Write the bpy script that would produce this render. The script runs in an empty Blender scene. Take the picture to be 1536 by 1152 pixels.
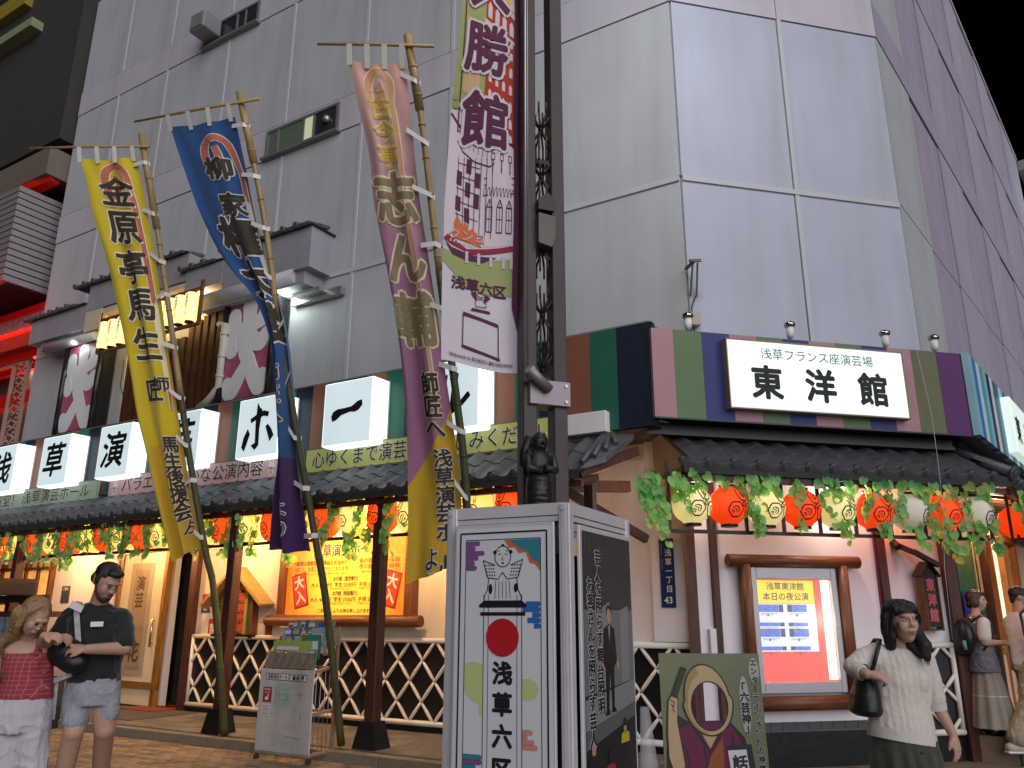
import bpy, bmesh, math, random
from math import sin, cos, pi, radians, sqrt, atan2
from mathutils import Vector, Matrix, noise
random.seed(7)
scene = bpy.context.scene
COL = scene.collection

# ---------------------------------------------------------------- camera, world, light, exposure
def camera():
    f, t, r = 1208.2, radians(16.2268), radians(.163)
    fw = Vector((0, cos(t), sin(t))); rt = Vector((1, 0, 0)); up = rt.cross(fw)
    rt2 = rt*cos(r)+up*sin(r); up2 = -rt*sin(r)+up*cos(r)
    m = Matrix((rt2, up2, -fw)).transposed().to_4x4(); m.translation = (0, 0, 1.5)
    cd = bpy.data.cameras.new('camera'); co = bpy.data.objects.new('camera', cd); COL.objects.link(co)
    co.matrix_world = m; cd.sensor_width = 36; cd.lens = f/1536*36; cd.clip_end = 500; cd.clip_start = .05
    scene.camera = co
camera()
world = bpy.data.worlds.new("World"); scene.world = world; world.use_nodes = True
wn = world.node_tree; wn.nodes.clear()
sky = wn.nodes.new('ShaderNodeTexSky'); sky.sky_type = 'NISHITA'; sky.sun_disc = False
sky.sun_elevation = radians(-14); sky.sun_rotation = radians(158)
bg = wn.nodes.new('ShaderNodeBackground'); bg.inputs['Strength'].default_value = .05
wo = wn.nodes.new('ShaderNodeOutputWorld')
wn.links.new(sky.outputs[0], bg.inputs['Color']); wn.links.new(bg.outputs[0], wo.inputs[0])
def sun():
    L = bpy.data.lights.new('street_glow', 'SUN'); L.energy = 2.1; L.angle = radians(70); L.color = (.93, .91, .99)
    o = bpy.data.objects.new('street_glow', L); COL.objects.link(o)
    az, el = radians(158), radians(18)      # where the light comes from
    d = Vector((sin(az)*cos(el), cos(az)*cos(el), sin(el)))
    o.rotation_euler = d.to_track_quat('Z', 'Y').to_euler(); o.location = (0, -6, 9)
sun()
vs = scene.view_settings
scene.display_settings.display_device = 'sRGB'
vs.view_transform = 'Standard'; vs.look = 'None'; vs.gamma = 1; vs.use_curve_mapping = False; vs.exposure = .25
scene.render.engine = 'CYCLES'
cy = scene.cycles
cy.use_denoising = True; cy.max_bounces = 6; cy.diffuse_bounces = 3; cy.glossy_bounces = 3; cy.transmission_bounces = 4; cy.transparent_max_bounces = 8
cy.sample_clamp_indirect = 4; cy.caustics_reflective = False; cy.caustics_refractive = False

# ---------------------------------------------------------------- frames of the three facades (X right along the wall, Y into it)
OB = Vector((2.13138634, 9.06952325, 0)); OC = Vector((5.24195234, 9.77696874, 0))
def frame(o, az):
    X = Vector((sin(az), cos(az), 0)); Y = Vector((0, 0, 1)).cross(X)
    m = Matrix((X, Y, (0, 0, 1))).transposed().to_4x4(); m.translation = o; return m
FA = frame(OB, radians(121.166)); FB = frame(OB, radians(77.187)); FC = frame(OC, radians(39.656)); FW = Matrix.Identity(4)

# ---------------------------------------------------------------- materials
def lin(h):
    h = h.lstrip('#'); out = []
    for i in (0, 2, 4):
        c = int(h[i:i+2], 16)/255; out.append(c/12.92 if c <= .04045 else ((c+.055)/1.055)**2.4)
    return out
MATS = {}
def mat(name, col, rough=.6, metal=0, emit=0, ecol=None, var=.08, scale=4, bump=0, bscale=60, stretch=(1, 1, 1), spec=.4, alpha=1, trans=0, stain=0, sheen=0):
    if name in MATS: return MATS[name]
    if isinstance(col, str): col = lin(col)
    m = bpy.data.materials.new(name); m.use_nodes = True; n = m.node_tree.nodes; l = m.node_tree.links
    p = n['Principled BSDF']
    p.inputs['Roughness'].default_value = rough; p.inputs['Metallic'].default_value = metal
    p.inputs['Specular IOR Level'].default_value = spec
    p.inputs['Alpha'].default_value = alpha; p.inputs['Transmission Weight'].default_value = trans
    if sheen: p.inputs['Sheen Weight'].default_value = sheen
    c4 = (*col, 1)
    tc = n.new('ShaderNodeTexCoord'); mp = n.new('ShaderNodeMapping'); mp.inputs['Scale'].default_value = stretch
    l.new(tc.outputs['Object'], mp.inputs[0])
    csock = None
    if var:
        nz = n.new('ShaderNodeTexNoise'); nz.inputs['Scale'].default_value = scale; nz.inputs['Detail'].default_value = 5; nz.inputs['Roughness'].default_value = .6
        l.new(mp.outputs[0], nz.inputs['Vector'])
        r = n.new('ShaderNodeValToRGB'); r.color_ramp.elements[0].position = .3; r.color_ramp.elements[1].position = .7
        r.color_ramp.elements[0].color = (*[c*(1-var) for c in col], 1); r.color_ramp.elements[1].color = (*[min(1, c*(1+var)) for c in col], 1)
        l.new(nz.outputs['Fac'], r.inputs[0]); csock = r.outputs[0]
    if stain:   # dirt in streaks
        n2 = n.new('ShaderNodeTexNoise'); n2.inputs['Scale'].default_value = 1.0; n2.inputs['Detail'].default_value = 8
        mp2 = n.new('ShaderNodeMapping'); mp2.inputs['Scale'].default_value = (2.6, 2.6, .3)
        l.new(tc.outputs['Object'], mp2.inputs[0]); l.new(mp2.outputs[0], n2.inputs['Vector'])
        r2 = n.new('ShaderNodeValToRGB'); r2.color_ramp.elements[0].position = .42; r2.color_ramp.elements[1].position = .75
        r2.color_ramp.elements[0].color = (1, 1, 1, 1); k = 1-stain; r2.color_ramp.elements[1].color = (k, k*.98, k*.93, 1)
        l.new(n2.outputs['Fac'], r2.inputs[0])
        mx = n.new('ShaderNodeMix'); mx.data_type = 'RGBA'; mx.blend_type = 'MULTIPLY'; mx.inputs[0].default_value = 1
        if csock: l.new(csock, mx.inputs[6])
        else: mx.inputs[6].default_value = c4
        l.new(r2.outputs[0], mx.inputs[7]); csock = mx.outputs[2]
    if csock: l.new(csock, p.inputs['Base Color'])
    else: p.inputs['Base Color'].default_value = c4
    if bump:
        nb = n.new('ShaderNodeTexNoise'); nb.inputs['Scale'].default_value = bscale; nb.inputs['Detail'].default_value = 4
        l.new(mp.outputs[0], nb.inputs['Vector'])
        b = n.new('ShaderNodeBump'); b.inputs['Strength'].default_value = bump; b.inputs['Distance'].default_value = .02
        l.new(nb.outputs['Fac'], b.inputs['Height']); l.new(b.outputs[0], p.inputs['Normal'])
    if emit:
        p.inputs['Emission Color'].default_value = (*(lin(ecol) if isinstance(ecol, str) else (ecol or col)), 1); p.inputs['Emission Strength'].default_value = emit
    MATS[name] = m; return m
def woodmat(name, c1, c2, rough=.55, sc=3, axis=2):
    if name in MATS: return MATS[name]
    m = mat(name, c1, rough, var=0, bump=.15, bscale=30); n = m.node_tree.nodes; l = m.node_tree.links
    p = n['Principled BSDF']; tc = n['Texture Coordinate']; mp = n.new('ShaderNodeMapping')
    s = [sc*8, sc*8, sc*8]; s[axis] = sc*.7; mp.inputs['Scale'].default_value = s
    nz = n.new('ShaderNodeTexNoise'); nz.inputs['Detail'].default_value = 6; nz.inputs['Scale'].default_value = 1.5
    r = n.new('ShaderNodeValToRGB'); r.color_ramp.elements[0].position = .35; r.color_ramp.elements[1].position = .68
    r.color_ramp.elements[0].color = (*lin(c1), 1); r.color_ramp.elements[1].color = (*lin(c2), 1)
    l.new(tc.outputs['Object'], mp.inputs[0]); l.new(mp.outputs[0], nz.inputs['Vector']); l.new(nz.outputs['Fac'], r.inputs[0]); l.new(r.outputs[0], p.inputs['Base Color'])
    return m

# ---------------------------------------------------------------- mesh builder
class MB:
    def __init__(s): s.v = []; s.f = []; s.m = []; s.mi = 0; s.smooth = False; s.sm = []
    def add(s, vs, fs):
        b = len(s.v); s.v += [tuple(v) for v in vs]; s.f += [tuple(b+i for i in f) for f in fs]
        s.m += [s.mi]*len(fs); s.sm += [s.smooth]*len(fs); return s
    def box(s, x0, x1, y0, y1, z0, z1, bev=0):
        if x0 > x1: x0, x1 = x1, x0
        if y0 > y1: y0, y1 = y1, y0
        if z0 > z1: z0, z1 = z1, z0
        if bev <= 0 or min(x1-x0, y1-y0, z1-z0) < bev*2.2:
            return s.add([(x0,y0,z0),(x1,y0,z0),(x1,y1,z0),(x0,y1,z0),(x0,y0,z1),(x1,y0,z1),(x1,y1,z1),(x0,y1,z1)],
                     [(0,3,2,1),(4,5,6,7),(0,1,5,4),(1,2,6,5),(2,3,7,6),(3,0,4,7)])
        bm = bmesh.new(); bmesh.ops.create_cube(bm, size=1)
        for v in bm.verts: v.co = Vector(((x0+x1)/2+v.co.x*(x1-x0), (y0+y1)/2+v.co.y*(y1-y0), (z0+z1)/2+v.co.z*(z1-z0)))
        bmesh.ops.bevel(bm, geom=bm.edges[:], offset=bev, segments=1, affect='EDGES')
        s.bm(bm); return s
    def bm(s, bm, M=None):
        bm.verts.index_update(); s.add([(M @ v.co) if M else v.co for v in bm.verts], [[v.index for v in f.verts] for f in bm.faces]); bm.free(); return s
    def quad(s, a, b, c, d): return s.add([a, b, c, d], [(0, 1, 2, 3)])
    def tube(s, pts, r, n=8, cap=True, smooth=True):
        pts = [Vector(p) for p in pts]; rs = r if isinstance(r, (list, tuple)) else [r]*len(pts)
        vs = []; prev = None
        for i, p in enumerate(pts):
            t = (pts[min(i+1, len(pts)-1)]-pts[max(i-1, 0)]); t = t.normalized() if t.length > 1e-9 else Vector((0, 0, 1))
            if prev is None:
                a = Vector((0, 0, 1)) if abs(t.z) < .9 else Vector((1, 0, 0)); u = t.cross(a).normalized()
            else:
                u = (prev - t*prev.dot(t)); u = u.normalized() if u.length > 1e-6 else t.orthogonal().normalized()
            prev = u; w = t.cross(u)
            for k in range(n):
                a = 2*pi*k/n; vs.append(p+(u*cos(a)+w*sin(a))*rs[i])
        fs = []
        for i in range(len(pts)-1):
            for k in range(n):
                fs.append((i*n+k, i*n+(k+1) % n, (i+1)*n+(k+1) % n, (i+1)*n+k))
        o = s.smooth; s.smooth = smooth; s.add(vs, fs); s.smooth = False
        if cap:
            m = len(vs); b = len(s.v)-m
            s.f += [tuple(b+k for k in reversed(range(n))), tuple(b+(len(pts)-1)*n+k for k in range(n))]; s.m += [s.mi]*2; s.sm += [False]*2
        s.smooth = o; return s
    def bar(s, a, b, w, d=None, up=(0, 0, 1)):      # rectangular bar from a to b
        a = Vector(a); b = Vector(b); t = (b-a).normalized(); up = Vector(up)
        if abs(t.dot(up)) > .98: up = Vector((0, 1, 0))
        x = t.cross(up).normalized(); y = x.cross(t); d = d or w; x *= w/2; y *= d/2
        return s.add([a-x-y, a+x-y, a+x+y, a-x+y, b-x-y, b+x-y, b+x+y, b-x+y], [(0,1,2,3),(7,6,5,4),(4,5,1,0),(5,6,2,1),(6,7,3,2),(7,4,0,3)])
    def lathe(s, prof, n=16, c=(0, 0, 0), smooth=True, sx=1, sy=1):
        vs = []; fs = []
        for (r, z) in prof:
            for k in range(n):
                a = 2*pi*k/n; vs.append((c[0]+r*cos(a)*sx, c[1]+r*sin(a)*sy, c[2]+z))
        for i in range(len(prof)-1):
            for k in range(n): fs.append((i*n+k, i*n+(k+1) % n, (i+1)*n+(k+1) % n, (i+1)*n+k))
        o = s.smooth; s.smooth = smooth; s.add(vs, fs); s.smooth = o; return s
    def prism(s, poly, y0, y1):     # poly in xz, extruded in y
        n = len(poly); a = sum(poly[i][0]*poly[(i+1) % n][1]-poly[(i+1) % n][0]*poly[i][1] for i in range(n))
        if a < 0: poly = poly[::-1]
        if y0 > y1: y0, y1 = y1, y0
        vs = [(x, y0, z) for x, z in poly]+[(x, y1, z) for x, z in poly]
        return s.add(vs, [tuple(range(n)), tuple(reversed(range(n, 2*n)))]+[(i+n, (i+1) % n+n, (i+1) % n, i) for i in range(n)])
    def prismz(s, poly, z0, z1):
        n = len(poly); a = sum(poly[i][0]*poly[(i+1) % n][1]-poly[(i+1) % n][0]*poly[i][1] for i in range(n))
        if a < 0: poly = poly[::-1]
        vs = [(x, y, z0) for x, y in poly]+[(x, y, z1) for x, y in poly]
        return s.add(vs, [tuple(reversed(range(n))), tuple(range(n, 2*n))]+[(i, (i+1) % n, (i+1) % n+n, i+n) for i in range(n)])
    def ball(s, c, r, n=12, m=8):
        if not isinstance(r, (list, tuple)): r = (r, r, r)
        vs = [(c[0], c[1], c[2]-r[2])]
        for i in range(1, m):
            p = -pi/2+pi*i/m
            for k in range(n): vs.append((c[0]+r[0]*cos(p)*cos(2*pi*k/n), c[1]+r[1]*cos(p)*sin(2*pi*k/n), c[2]+r[2]*sin(p)))
        vs.append((c[0], c[1], c[2]+r[2])); fs = []
        for k in range(n): fs.append((0, 1+(k+1) % n, 1+k))
        for i in range(m-2):
            for k in range(n): fs.append((1+i*n+k, 1+i*n+(k+1) % n, 1+(i+1)*n+(k+1) % n, 1+(i+1)*n+k))
        t = len(vs)-1
        for k in range(n): fs.append((1+(m-2)*n+k, 1+(m-2)*n+(k+1) % n, t))
        o = s.smooth; s.smooth = True; s.add(vs, fs); s.smooth = o; return s
    def grid(s, fn, nu, nv, smooth=True):
        vs = [fn(i/nu, j/nv) for j in range(nv+1) for i in range(nu+1)]
        fs = [(j*(nu+1)+i, j*(nu+1)+i+1, (j+1)*(nu+1)+i+1, (j+1)*(nu+1)+i) for j in range(nv) for i in range(nu)]
        o = s.smooth; s.smooth = smooth; s.add(vs, fs); s.smooth = o; return s
    def mesh(s, name, mats):
        me = bpy.data.meshes.new(name); me.from_pydata(s.v, [], s.f)
        for m in (mats if isinstance(mats, (list, tuple)) else [mats]): me.materials.append(m)
        me.polygons.foreach_set('material_index', s.m); me.polygons.foreach_set('use_smooth', s.sm); me.update(); return me

def link(name, data, parent=None, loc=(0, 0, 0), rot=(0, 0, 0), label=None, kind=None, scale=None):
    o = bpy.data.objects.new(name, data); COL.objects.link(o)
    if parent: o.parent = parent
    o.location = loc; o.rotation_euler = rot
    if scale: o.scale = scale
    if label: o['label'] = label
    if kind: o['kind'] = kind
    return o
def part(name, mb, m, parent, **k): return link(name, mb.mesh(name, m), parent, **k)
def thing(name, label, cat, fr=FW, loc=(0, 0, 0), rz=0, group=None, rx=0, ry=0):
    o = bpy.data.objects.new(name, None); COL.objects.link(o); o.empty_display_size = .1
    o.matrix_world = fr @ Matrix.Translation(loc) @ Matrix.Rotation(rz, 4, 'Z') @ Matrix.Rotation(rx, 4, 'X') @ Matrix.Rotation(ry, 4, 'Y')
    o['label'] = label; o['category'] = cat
    if group: o['group'] = group
    return o
def kids(o): return [c for c in o.children]
def dup(root, fr, loc, rz=0, label=None, group=None, rx=0, scale=1):
    r = root.copy(); COL.objects.link(r)
    r.matrix_world = fr @ Matrix.Translation(loc) @ Matrix.Rotation(rz, 4, 'Z') @ Matrix.Rotation(rx, 4, 'X') @ Matrix.Scale(scale, 4)
    if label: r['label'] = label
    if group: r['group'] = group
    for ch in kids(root):
        c = ch.copy(); COL.objects.link(c); c.parent = r
        for g in kids(ch):
            d = g.copy(); COL.objects.link(d); d.parent = c
    return r
def setting(name, mb, m): o = link(name, mb.mesh(name, m)); o['kind'] = 'structure'; return o

# ---------------------------------------------------------------- lettering (flat print, xz plane, faces -y)
_tc = {}
TMP = bpy.data.scenes.new('workbench'); TL = TMP.view_layers[0]   # an empty scene in which outlines are turned into meshes; removed at the end
def glyphs(s, off=0.0, shear=0):
    k = (s, off, shear)
    if k in _tc: return _tc[k]
    c = bpy.data.curves.new('t', 'FONT'); c.body = s; c.offset = off; c.resolution_u = 2; c.fill_mode = 'FRONT'; c.shear = shear
    o = bpy.data.objects.new('t', c); TMP.collection.objects.link(o)
    TL.update(); me = bpy.data.meshes.new_from_object(o.evaluated_get(TL.depsgraph))
    vs = [tuple(v.co) for v in me.vertices]; fs = [tuple(p.vertices) for p in me.polygons]
    bpy.data.objects.remove(o); bpy.data.curves.remove(c); bpy.data.meshes.remove(me)
    _tc[k] = (vs, fs); return vs, fs
def wid(vs): return (min(v[0] for v in vs), max(v[0] for v in vs))
def text_mb(mb, s, size, x, z, y=0, off=0.0, align='C', sx=1.0, vertical=False, pitch=1.05, shear=0, fit=None):
    """size = height of a character; x,z = centre of the line (or top centre when vertical)"""
    if vertical:
        for i, ch in enumerate(s):
            if ch == ' ': continue
            if ch in 'ー—｜':
                mb.box(x-.04*size, x+.04*size, y-.0005, y, z-(i+.9)*size*pitch, z-(i+.1)*size*pitch); continue
            vs, fs = glyphs(ch, 0, shear); a, b = wid(vs); zs = [v[1] for v in vs]; cz = (min(zs)+max(zs))/2; cx = (a+b)/2
            n = 0 if off < .009 else (10 if off > .05 else 8)
            for q in range(n+1):
                dx, dz = (0, 0) if q == n else (off*size*cos(2*pi*q/n), off*size*sin(2*pi*q/n))
                mb.add([(x+dx+(v[0]-cx)*size*sx, y-.00012*q, z+dz-(i+.5)*size*pitch+(v[1]-cz)*size) for v in vs], fs)
        return mb
    if off > .009:
        n = 10 if off > .05 else 8
        for q in range(n+1):
            dx, dz = (0, 0) if q == n else (off*size*cos(2*pi*q/n), off*size*sin(2*pi*q/n))
            text_mb(mb, s, size, x+dx, z+dz, y-.00012*q, 0, align, sx, False, pitch, shear, fit)
        return mb
    vs, fs = glyphs(s, 0, shear); a, b = wid(vs)
    k = sx if fit is None else fit/((b-a)*size)
    ox = {'C': -(a+b)/2, 'L': -a, 'R': -b}[align]
    mb.add([(x+(v[0]+ox)*size*k, y, z+(v[1]-.36)*size) for v in vs], fs); return mb
def text(s, size, m, parent, x=0, z=0, y=-.002, name='lettering', **k):
    mb = MB(); text_mb(mb, s, size, x, z, y, **k); return part(name, mb, m, parent)

# ================================================================ SETTING AND BUILDINGS
BK = mat('black_gloss', (.012, .012, .013), .35, var=.2)
CREAM = mat('cream_plaster', (.70, .64, .55), .8, var=.06, scale=2, bump=.1, stain=.12)
PANEL = mat('concrete_panel', (.445, .465, .475), .75, var=.05, scale=.8, bump=.15, bscale=25, stain=.15)
BAND = mat('painted_band', (.49, .47, .51), .75, var=.05, scale=1.5, bump=.15, bscale=25, stain=.12)
PLILAC = mat('lilac_lit_plaster', (.72, .69, .72), .75, var=.05, scale=1.5, bump=.1, stain=.08)  # white plaster with the lilac of the street light put into its colour
WHITE = mat('white_paint', (.75, .73, .70), .5, var=.04)
BWOOD = woodmat('brown_post_wood', '#3a1f18', '#54302a', .5)
DWOOD = woodmat('dark_wood', '#20120e', '#33201a', .5)
LOGW = woodmat('log_wood', '#5a3420', '#7a4a2c', .45, axis=0)
LOGV = woodmat('log_wood_upright', '#5a3420', '#7a4a2c', .45, axis=2)
SOFFIT = woodmat('soffit_wood', '#8a5a34', '#a8733f', .6)
TILE = mat('roof_tile', (.075, .078, .085), .42, var=.25, scale=9, bump=.2, bscale=50, spec=.5)
DARK = mat('dark_void', (.01, .01, .01), .9, var=0)
STEEL = mat('grey_steel', (.42, .42, .43), .35, metal=.7, var=.08)
ALU = mat('aluminium', (.40, .40, .41), .38, metal=.55, var=.05)
GLASS = mat('glass', (.9, .95, .95), .05, var=0, trans=1)
RUST = mat('dark_metal', (.05, .045, .04), .45, metal=.6, var=.2)

def build_ground():
    m = mat('paving', (.16, .13, .09), .8, var=.25, scale=3, bump=.3, bscale=80)
    g = MB(); g.add([(-150, -60, 0), (150, -60, 0), (150, 200, 0), (-150, 200, 0)], [(0, 1, 2, 3)])
    g = setting('street_paving', g, m)
    # clay pavers, basket of alternating courses, those near enough to be told apart
    bms = [mat('paver_a', (.25, .175, .11), .75, var=.25, scale=20, bump=.4), mat('paver_b', (.19, .14, .10), .8, var=.25, scale=20, bump=.4), mat('paver_c', (.30, .22, .145), .75, var=.2, scale=20, bump=.4)]
    mes = []
    for k in range(3):
        b = MB(); b.box(-.096, .096, -.046, .046, -.03, .012, bev=.006); mes.append(b.mesh('brick', bms[k]))
    inv = FA.inverted(); n = 0; rows = []
    more = [MB() for _ in range(3)]
    rr = random.Random(3)
    for j in range(24):
        for i in range(60):
            x = -9.6+i*.2+(.1 if j % 2 else 0); y = -1.78-.1*j
            p = FA @ Vector((x, y, 0))
            if p.y < 7.0 or p.x < -6.9 or p.x > -.3: continue
            # what the street camera sees of the paving lies within this wedge
            u = 768+1208.2*p.x/(p.y*.96+.42)
            if u < -20 or u > 700: continue
            d = p.y
            rows.append((d, x, y))
    rows.sort()
    vis = [r for r in rows if r[0] > 9.0]
    for q, (d, x, y) in enumerate(vis):
        k = rr.randrange(3)
        if q < 300:
            o = link('brick', mes[k], g); o.matrix_world = FA @ Matrix.Translation((x, y, rr.uniform(-.002, .002))) @ Matrix.Rotation(rr.uniform(-.02, .02), 4, 'Z')
        else:
            z = rr.uniform(-.002, .002); more[0].mi = k
            b = MB(); b.box(x-.096, x+.096, y-.046, y+.046, -.03, .012+z); more[0].mi = k; more[0].add(b.v, b.f)
    for q, (d, x, y) in enumerate([r for r in rows if r[0] <= 9.0]):
        k = rr.randrange(3); b = MB(); b.box(x-.096, x+.096, y-.046, y+.046, -.03, .012); more[0].mi = k; more[0].add(b.v, b.f)
    me = more[0].mesh('far_bricks', bms); o = link('paver_field', me, g, kind='stuff'); o.matrix_world = FA.copy()
    # raised stone terrace in front of the hall
    t = MB(); t.box(-20, -.05, -1.66, .5, 0, .11)
    mt = mat('terrace_base', (.09, .085, .08), .8, var=.2)
    t = setting('terrace', t, mt); t.matrix_world = FA
    ts = [mat('stone_a', (.13, .12, .11), .6, var=.2, scale=12, bump=.2), mat('stone_b', (.165, .155, .14), .6, var=.2, scale=12, bump=.2), mat('stone_c', (.10, .098, .092), .6, var=.2, scale=12, bump=.2)]
    ms = []
    for k in range(3):
        b = MB(); b.box(-.147, .147, -.147, .147, 0, .012, bev=.003); ms.append(b.mesh('tile', ts[k]))
    for j in range(5):
        for i in range(38):
            x = -11.6+i*.3; y = -1.42+j*.3
            if x > -.4: continue
            link('tile', ms[rr.randrange(3)], t, (x, y, .108))
    km = mat('kerb_stone', (.23, .19, .13), .7, var=.15, scale=10, bump=.25)
    b = MB(); b.box(-.445, .445, -.05, .05, -.02, .118, bev=.008); kb = b.mesh('kerb_stone', km)
    for i in range(13): link('kerb_stone', kb, t, (-11.6+i*.9, -1.71, 0))
    # entrance mats by the door
    b = MB(); b.box(-10.6, -7.9, -1.3, -.15, .1202, .13); part('door_mat', b, mat('coir_mat', (.09, .085, .075), .95, var=.3, scale=60, bump=.5), t)
    b = MB(); b.box(-9.4, -8.5, -.5, .6, .1302, .142); part('red_mat', b, mat('red_mat', (.22, .04, .03), .95, var=.2, scale=60), t)
build_ground()

def build_main():
    """the theatre block: core prism and its cladding"""
    r = thing('theatre_building', 'large pale concrete theatre block with panelled blank walls and a chamfered corner', 'building')
    a0 = FA @ Vector((-14.55, .12, 0)); c0 = FA @ Vector((0, .12, 0))
    P = [FA @ Vector((-14.55, .06, 0)), FB @ Vector((.025, .06, 0)), FB @ Vector((3.165, .06, 0)), FC @ Vector((18.1, .06, 0)), FC @ Vector((18.1, 14, 0)), FA @ Vector((-14.55, 12, 0))]
    b = MB(); b.prismz([(p.x, p.y) for p in P], 3.0, 16.2); part('core_wall', b, mat('joint_dark_grey', (.16, .16, .17), .9, var=.1), r)  # dark grey core, showing in the gaps between the panels
    b = MB(); b.prismz([(p.x, p.y) for p in [FA @ Vector((-14.55, 1.6, 0)), FB @ Vector((.5, 1.5, 0)), FB @ Vector((2.7, 1.5, 0)), FC @ Vector((18, 1.5, 0)), FC @ Vector((18, 14, 0)), FA @ Vector((-14.55, 12, 0))]], 0, 3.0)
    part('inner_core', b, mat('interior_wall', (.30, .26, .21), .9), r)
    # panels sit 6 cm proud of the core; joints are the gaps
    def row(fr, xs, z0, z1, m, name='wall_panel', gap=.018, y=0, rnd=None):
        for a, c in zip(xs[:-1], xs[1:]):
            b = MB(); w = c-a; mm = m
            b.box(-w/2+gap/2, w/2-gap/2, y, .058, 0, z1-z0-gap); 
            o = part(name, b, mm, r); o.matrix_world = fr @ Matrix.Translation(((a+c)/2, 0, z0+gap/2))
    ax = [-14.55, -13.0, -11.27, -9.3, -7.42, -5.52, -3.65, -1.8, 0]
    bx = [0, 1.6, 3.19]
    cx = [0, 1.75, 3.65, 5.6, 7.5, 9.4, 11.3, 13.2, 15.1, 18.1]
    P2 = mat('concrete_panel_b', (.40, .44, .46), .75, var=.05, scale=1.2, bump=.15, bscale=25, stain=.12)
    P3 = mat('concrete_panel_c', (.42, .45, .52), .75, var=.07, scale=.6, bump=.15, bscale=25, stain=.13)
    BANDC = mat('painted_band_plum', (.38, .345, .43), .75, var=.05, scale=1.5, bump=.15, bscale=25, stain=.12)
    PC = mat('concrete_panel_violet', (.40, .37, .46), .75, var=.06, scale=1.2, bump=.15, bscale=25, stain=.16)
    PC2 = mat('concrete_panel_plum', (.37, .33, .41), .75, var=.06, scale=1.2, bump=.15, bscale=25, stain=.16)
    rows = [(3.3, 6.9, 0), (6.9, 9.58, 0), (9.58, 10.25, 1), (10.25, 12.9, 0), (12.9, 13.55, 1), (13.55, 16.2, 0)]
    for z0, z1, k in rows:
        row(FA, ax, z0, z1, BAND if k else PANEL, 'wall_band' if k else 'wall_panel', y=-.012 if k else 0, gap=.012 if k else .03)
        row(FB, bx, z0, z1, BAND if k else P3, 'wall_band' if k else 'wall_panel', y=-.012 if k else 0, gap=.012 if k else .03)
        for i, (a, c) in enumerate(zip(cx[:-1], cx[1:])):
            row(FC, [a, c], z0, z1, BANDC if k else (PC2 if i % 2 and i < 9 else (PC if i else PANEL)), 'wall_band' if k else 'wall_panel', y=-.012 if k else (.02 if i % 2 else 0), gap=.012 if k else .02)
    # light raised strips beside the joints
    RS = mat('joint_cover', (.47, .48, .50), .75, var=.05)
    for fr, xs, z0, z1 in ((FA, ax[1:-1], 3.3, 9.58), (FA, ax[1:-1], 10.25, 12.9), (FA, ax[1:-1], 13.55, 16.2), (FB, bx[1:-1], 3.3, 9.58)):
        for x in xs:
            b = MB(); b.box(-.03, .03, -.015, .03, 0, z1-z0); o = part('joint_strip', b, RS, r); o.matrix_world = fr @ Matrix.Translation((x+.03, 0, z0))
    for fr, x0, x1 in ((FA, -14.5, -.02), (FB, .02, 3.17)):
        b = MB(); b.box(x0, x1, -.025, .02, 6.83, 6.90); o = part('ledge', b, RS, r); o.matrix_world = fr.copy()
    # windows of facade A
    fm = mat('window_frame_grey', (.22, .22, .23), .5, metal=.4)
    def window(x0, x1, z0, z1, lit):
        b = MB(); f = .05
        b.box(x0, x1, -.05, .02, z0, z0+f); b.box(x0, x1, -.05, .02, z1-f, z1); b.box(x0, x0+f, -.05, .02, z0+f, z1-f); b.box(x1-f, x1, -.05, .02, z0+f, z1-f)
        b.box(x0-.04, x1+.04, -.12, .02, z0-.05, z0-.002)
        w = part('window', b, fm, r); w.matrix_world = FA.copy()
        n = 4; e = [x0+f, x0+.3, x0+.95, x0+1.2, x1-f] if x1-x0 > 1.5 else [x0+f, (x0+x1)/2, x1-f]
        pm = [mat('dim_pane', (.05, .07, .06), .2, emit=.2, ecol='#5d6a4f', var=.3), mat('lit_pane', (.3, .3, .25), .3, emit=.5, ecol='#c9d0a0', var=.2), mat('dark_pane', (.03, .035, .035), .15, var=.3)]
        for i, (a, c) in enumerate(zip(e[:-1], e[1:])):
            q = MB(); q.box(a+.01, c-.01, -.025, -.01, z0+f, z1-f)
            part('pane', q, pm[(0, 0, 1, 2)[i % 4] if lit else 2], w)
            q = MB(); q.box(c-.02, c+.02, -.045, .01, z0+f, z1-f); part('mullion', q, fm, w)
        return w
    w = window(-7.8, -6.0, 9.6, 10.17, True)
    q = MB(); q.ball((-6.27, -.06, 9.9), .07, 10, 6); part('vent_cap', q, STEEL, w)
    window(-10.0, -8.4, 12.9, 13.42, False); window(-6.2, -4.6, 12.95, 13.5, False); window(-11.2, -9.6, 6.75, 7.1, False) if False else None
    b = MB(); b.box(-9.95, -9.5, -.48, -.05, 12.98, 13.38, bev=.02); b.box(-9.9, -9.55, -.5, -.475, 13.02, 13.34); o = part('air_duct_box', b, mat('duct_grey', (.25, .25, .26), .6, metal=.3), r); o.matrix_world = FA.copy()
    # parapet line
    b = MB(); b.prismz([(p.x, p.y) for p in [FB @ Vector((3.19, -.03, 0)), FC @ Vector((18.1, -.03, 0)), FC @ Vector((18.1, .4, 0)), FB @ Vector((2.9, .4, 0))]], 16.2, 16.32); part('parapet_cap', b, BAND, r)
    # old wall bracket above the fascia
    b = MB(); b.bar((-.14, -.02, 5.6), (-.14, -.25, 5.6), .03); b.bar((-.2, -.25, 5.6), (-.05, -.25, 5.62), .03); b.bar((-.1, -.02, 5.25), (-.14, -.22, 5.6), .02); b.bar((-.02, -.02, 5.25), (-.08, -.22, 5.6), .02)
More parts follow.
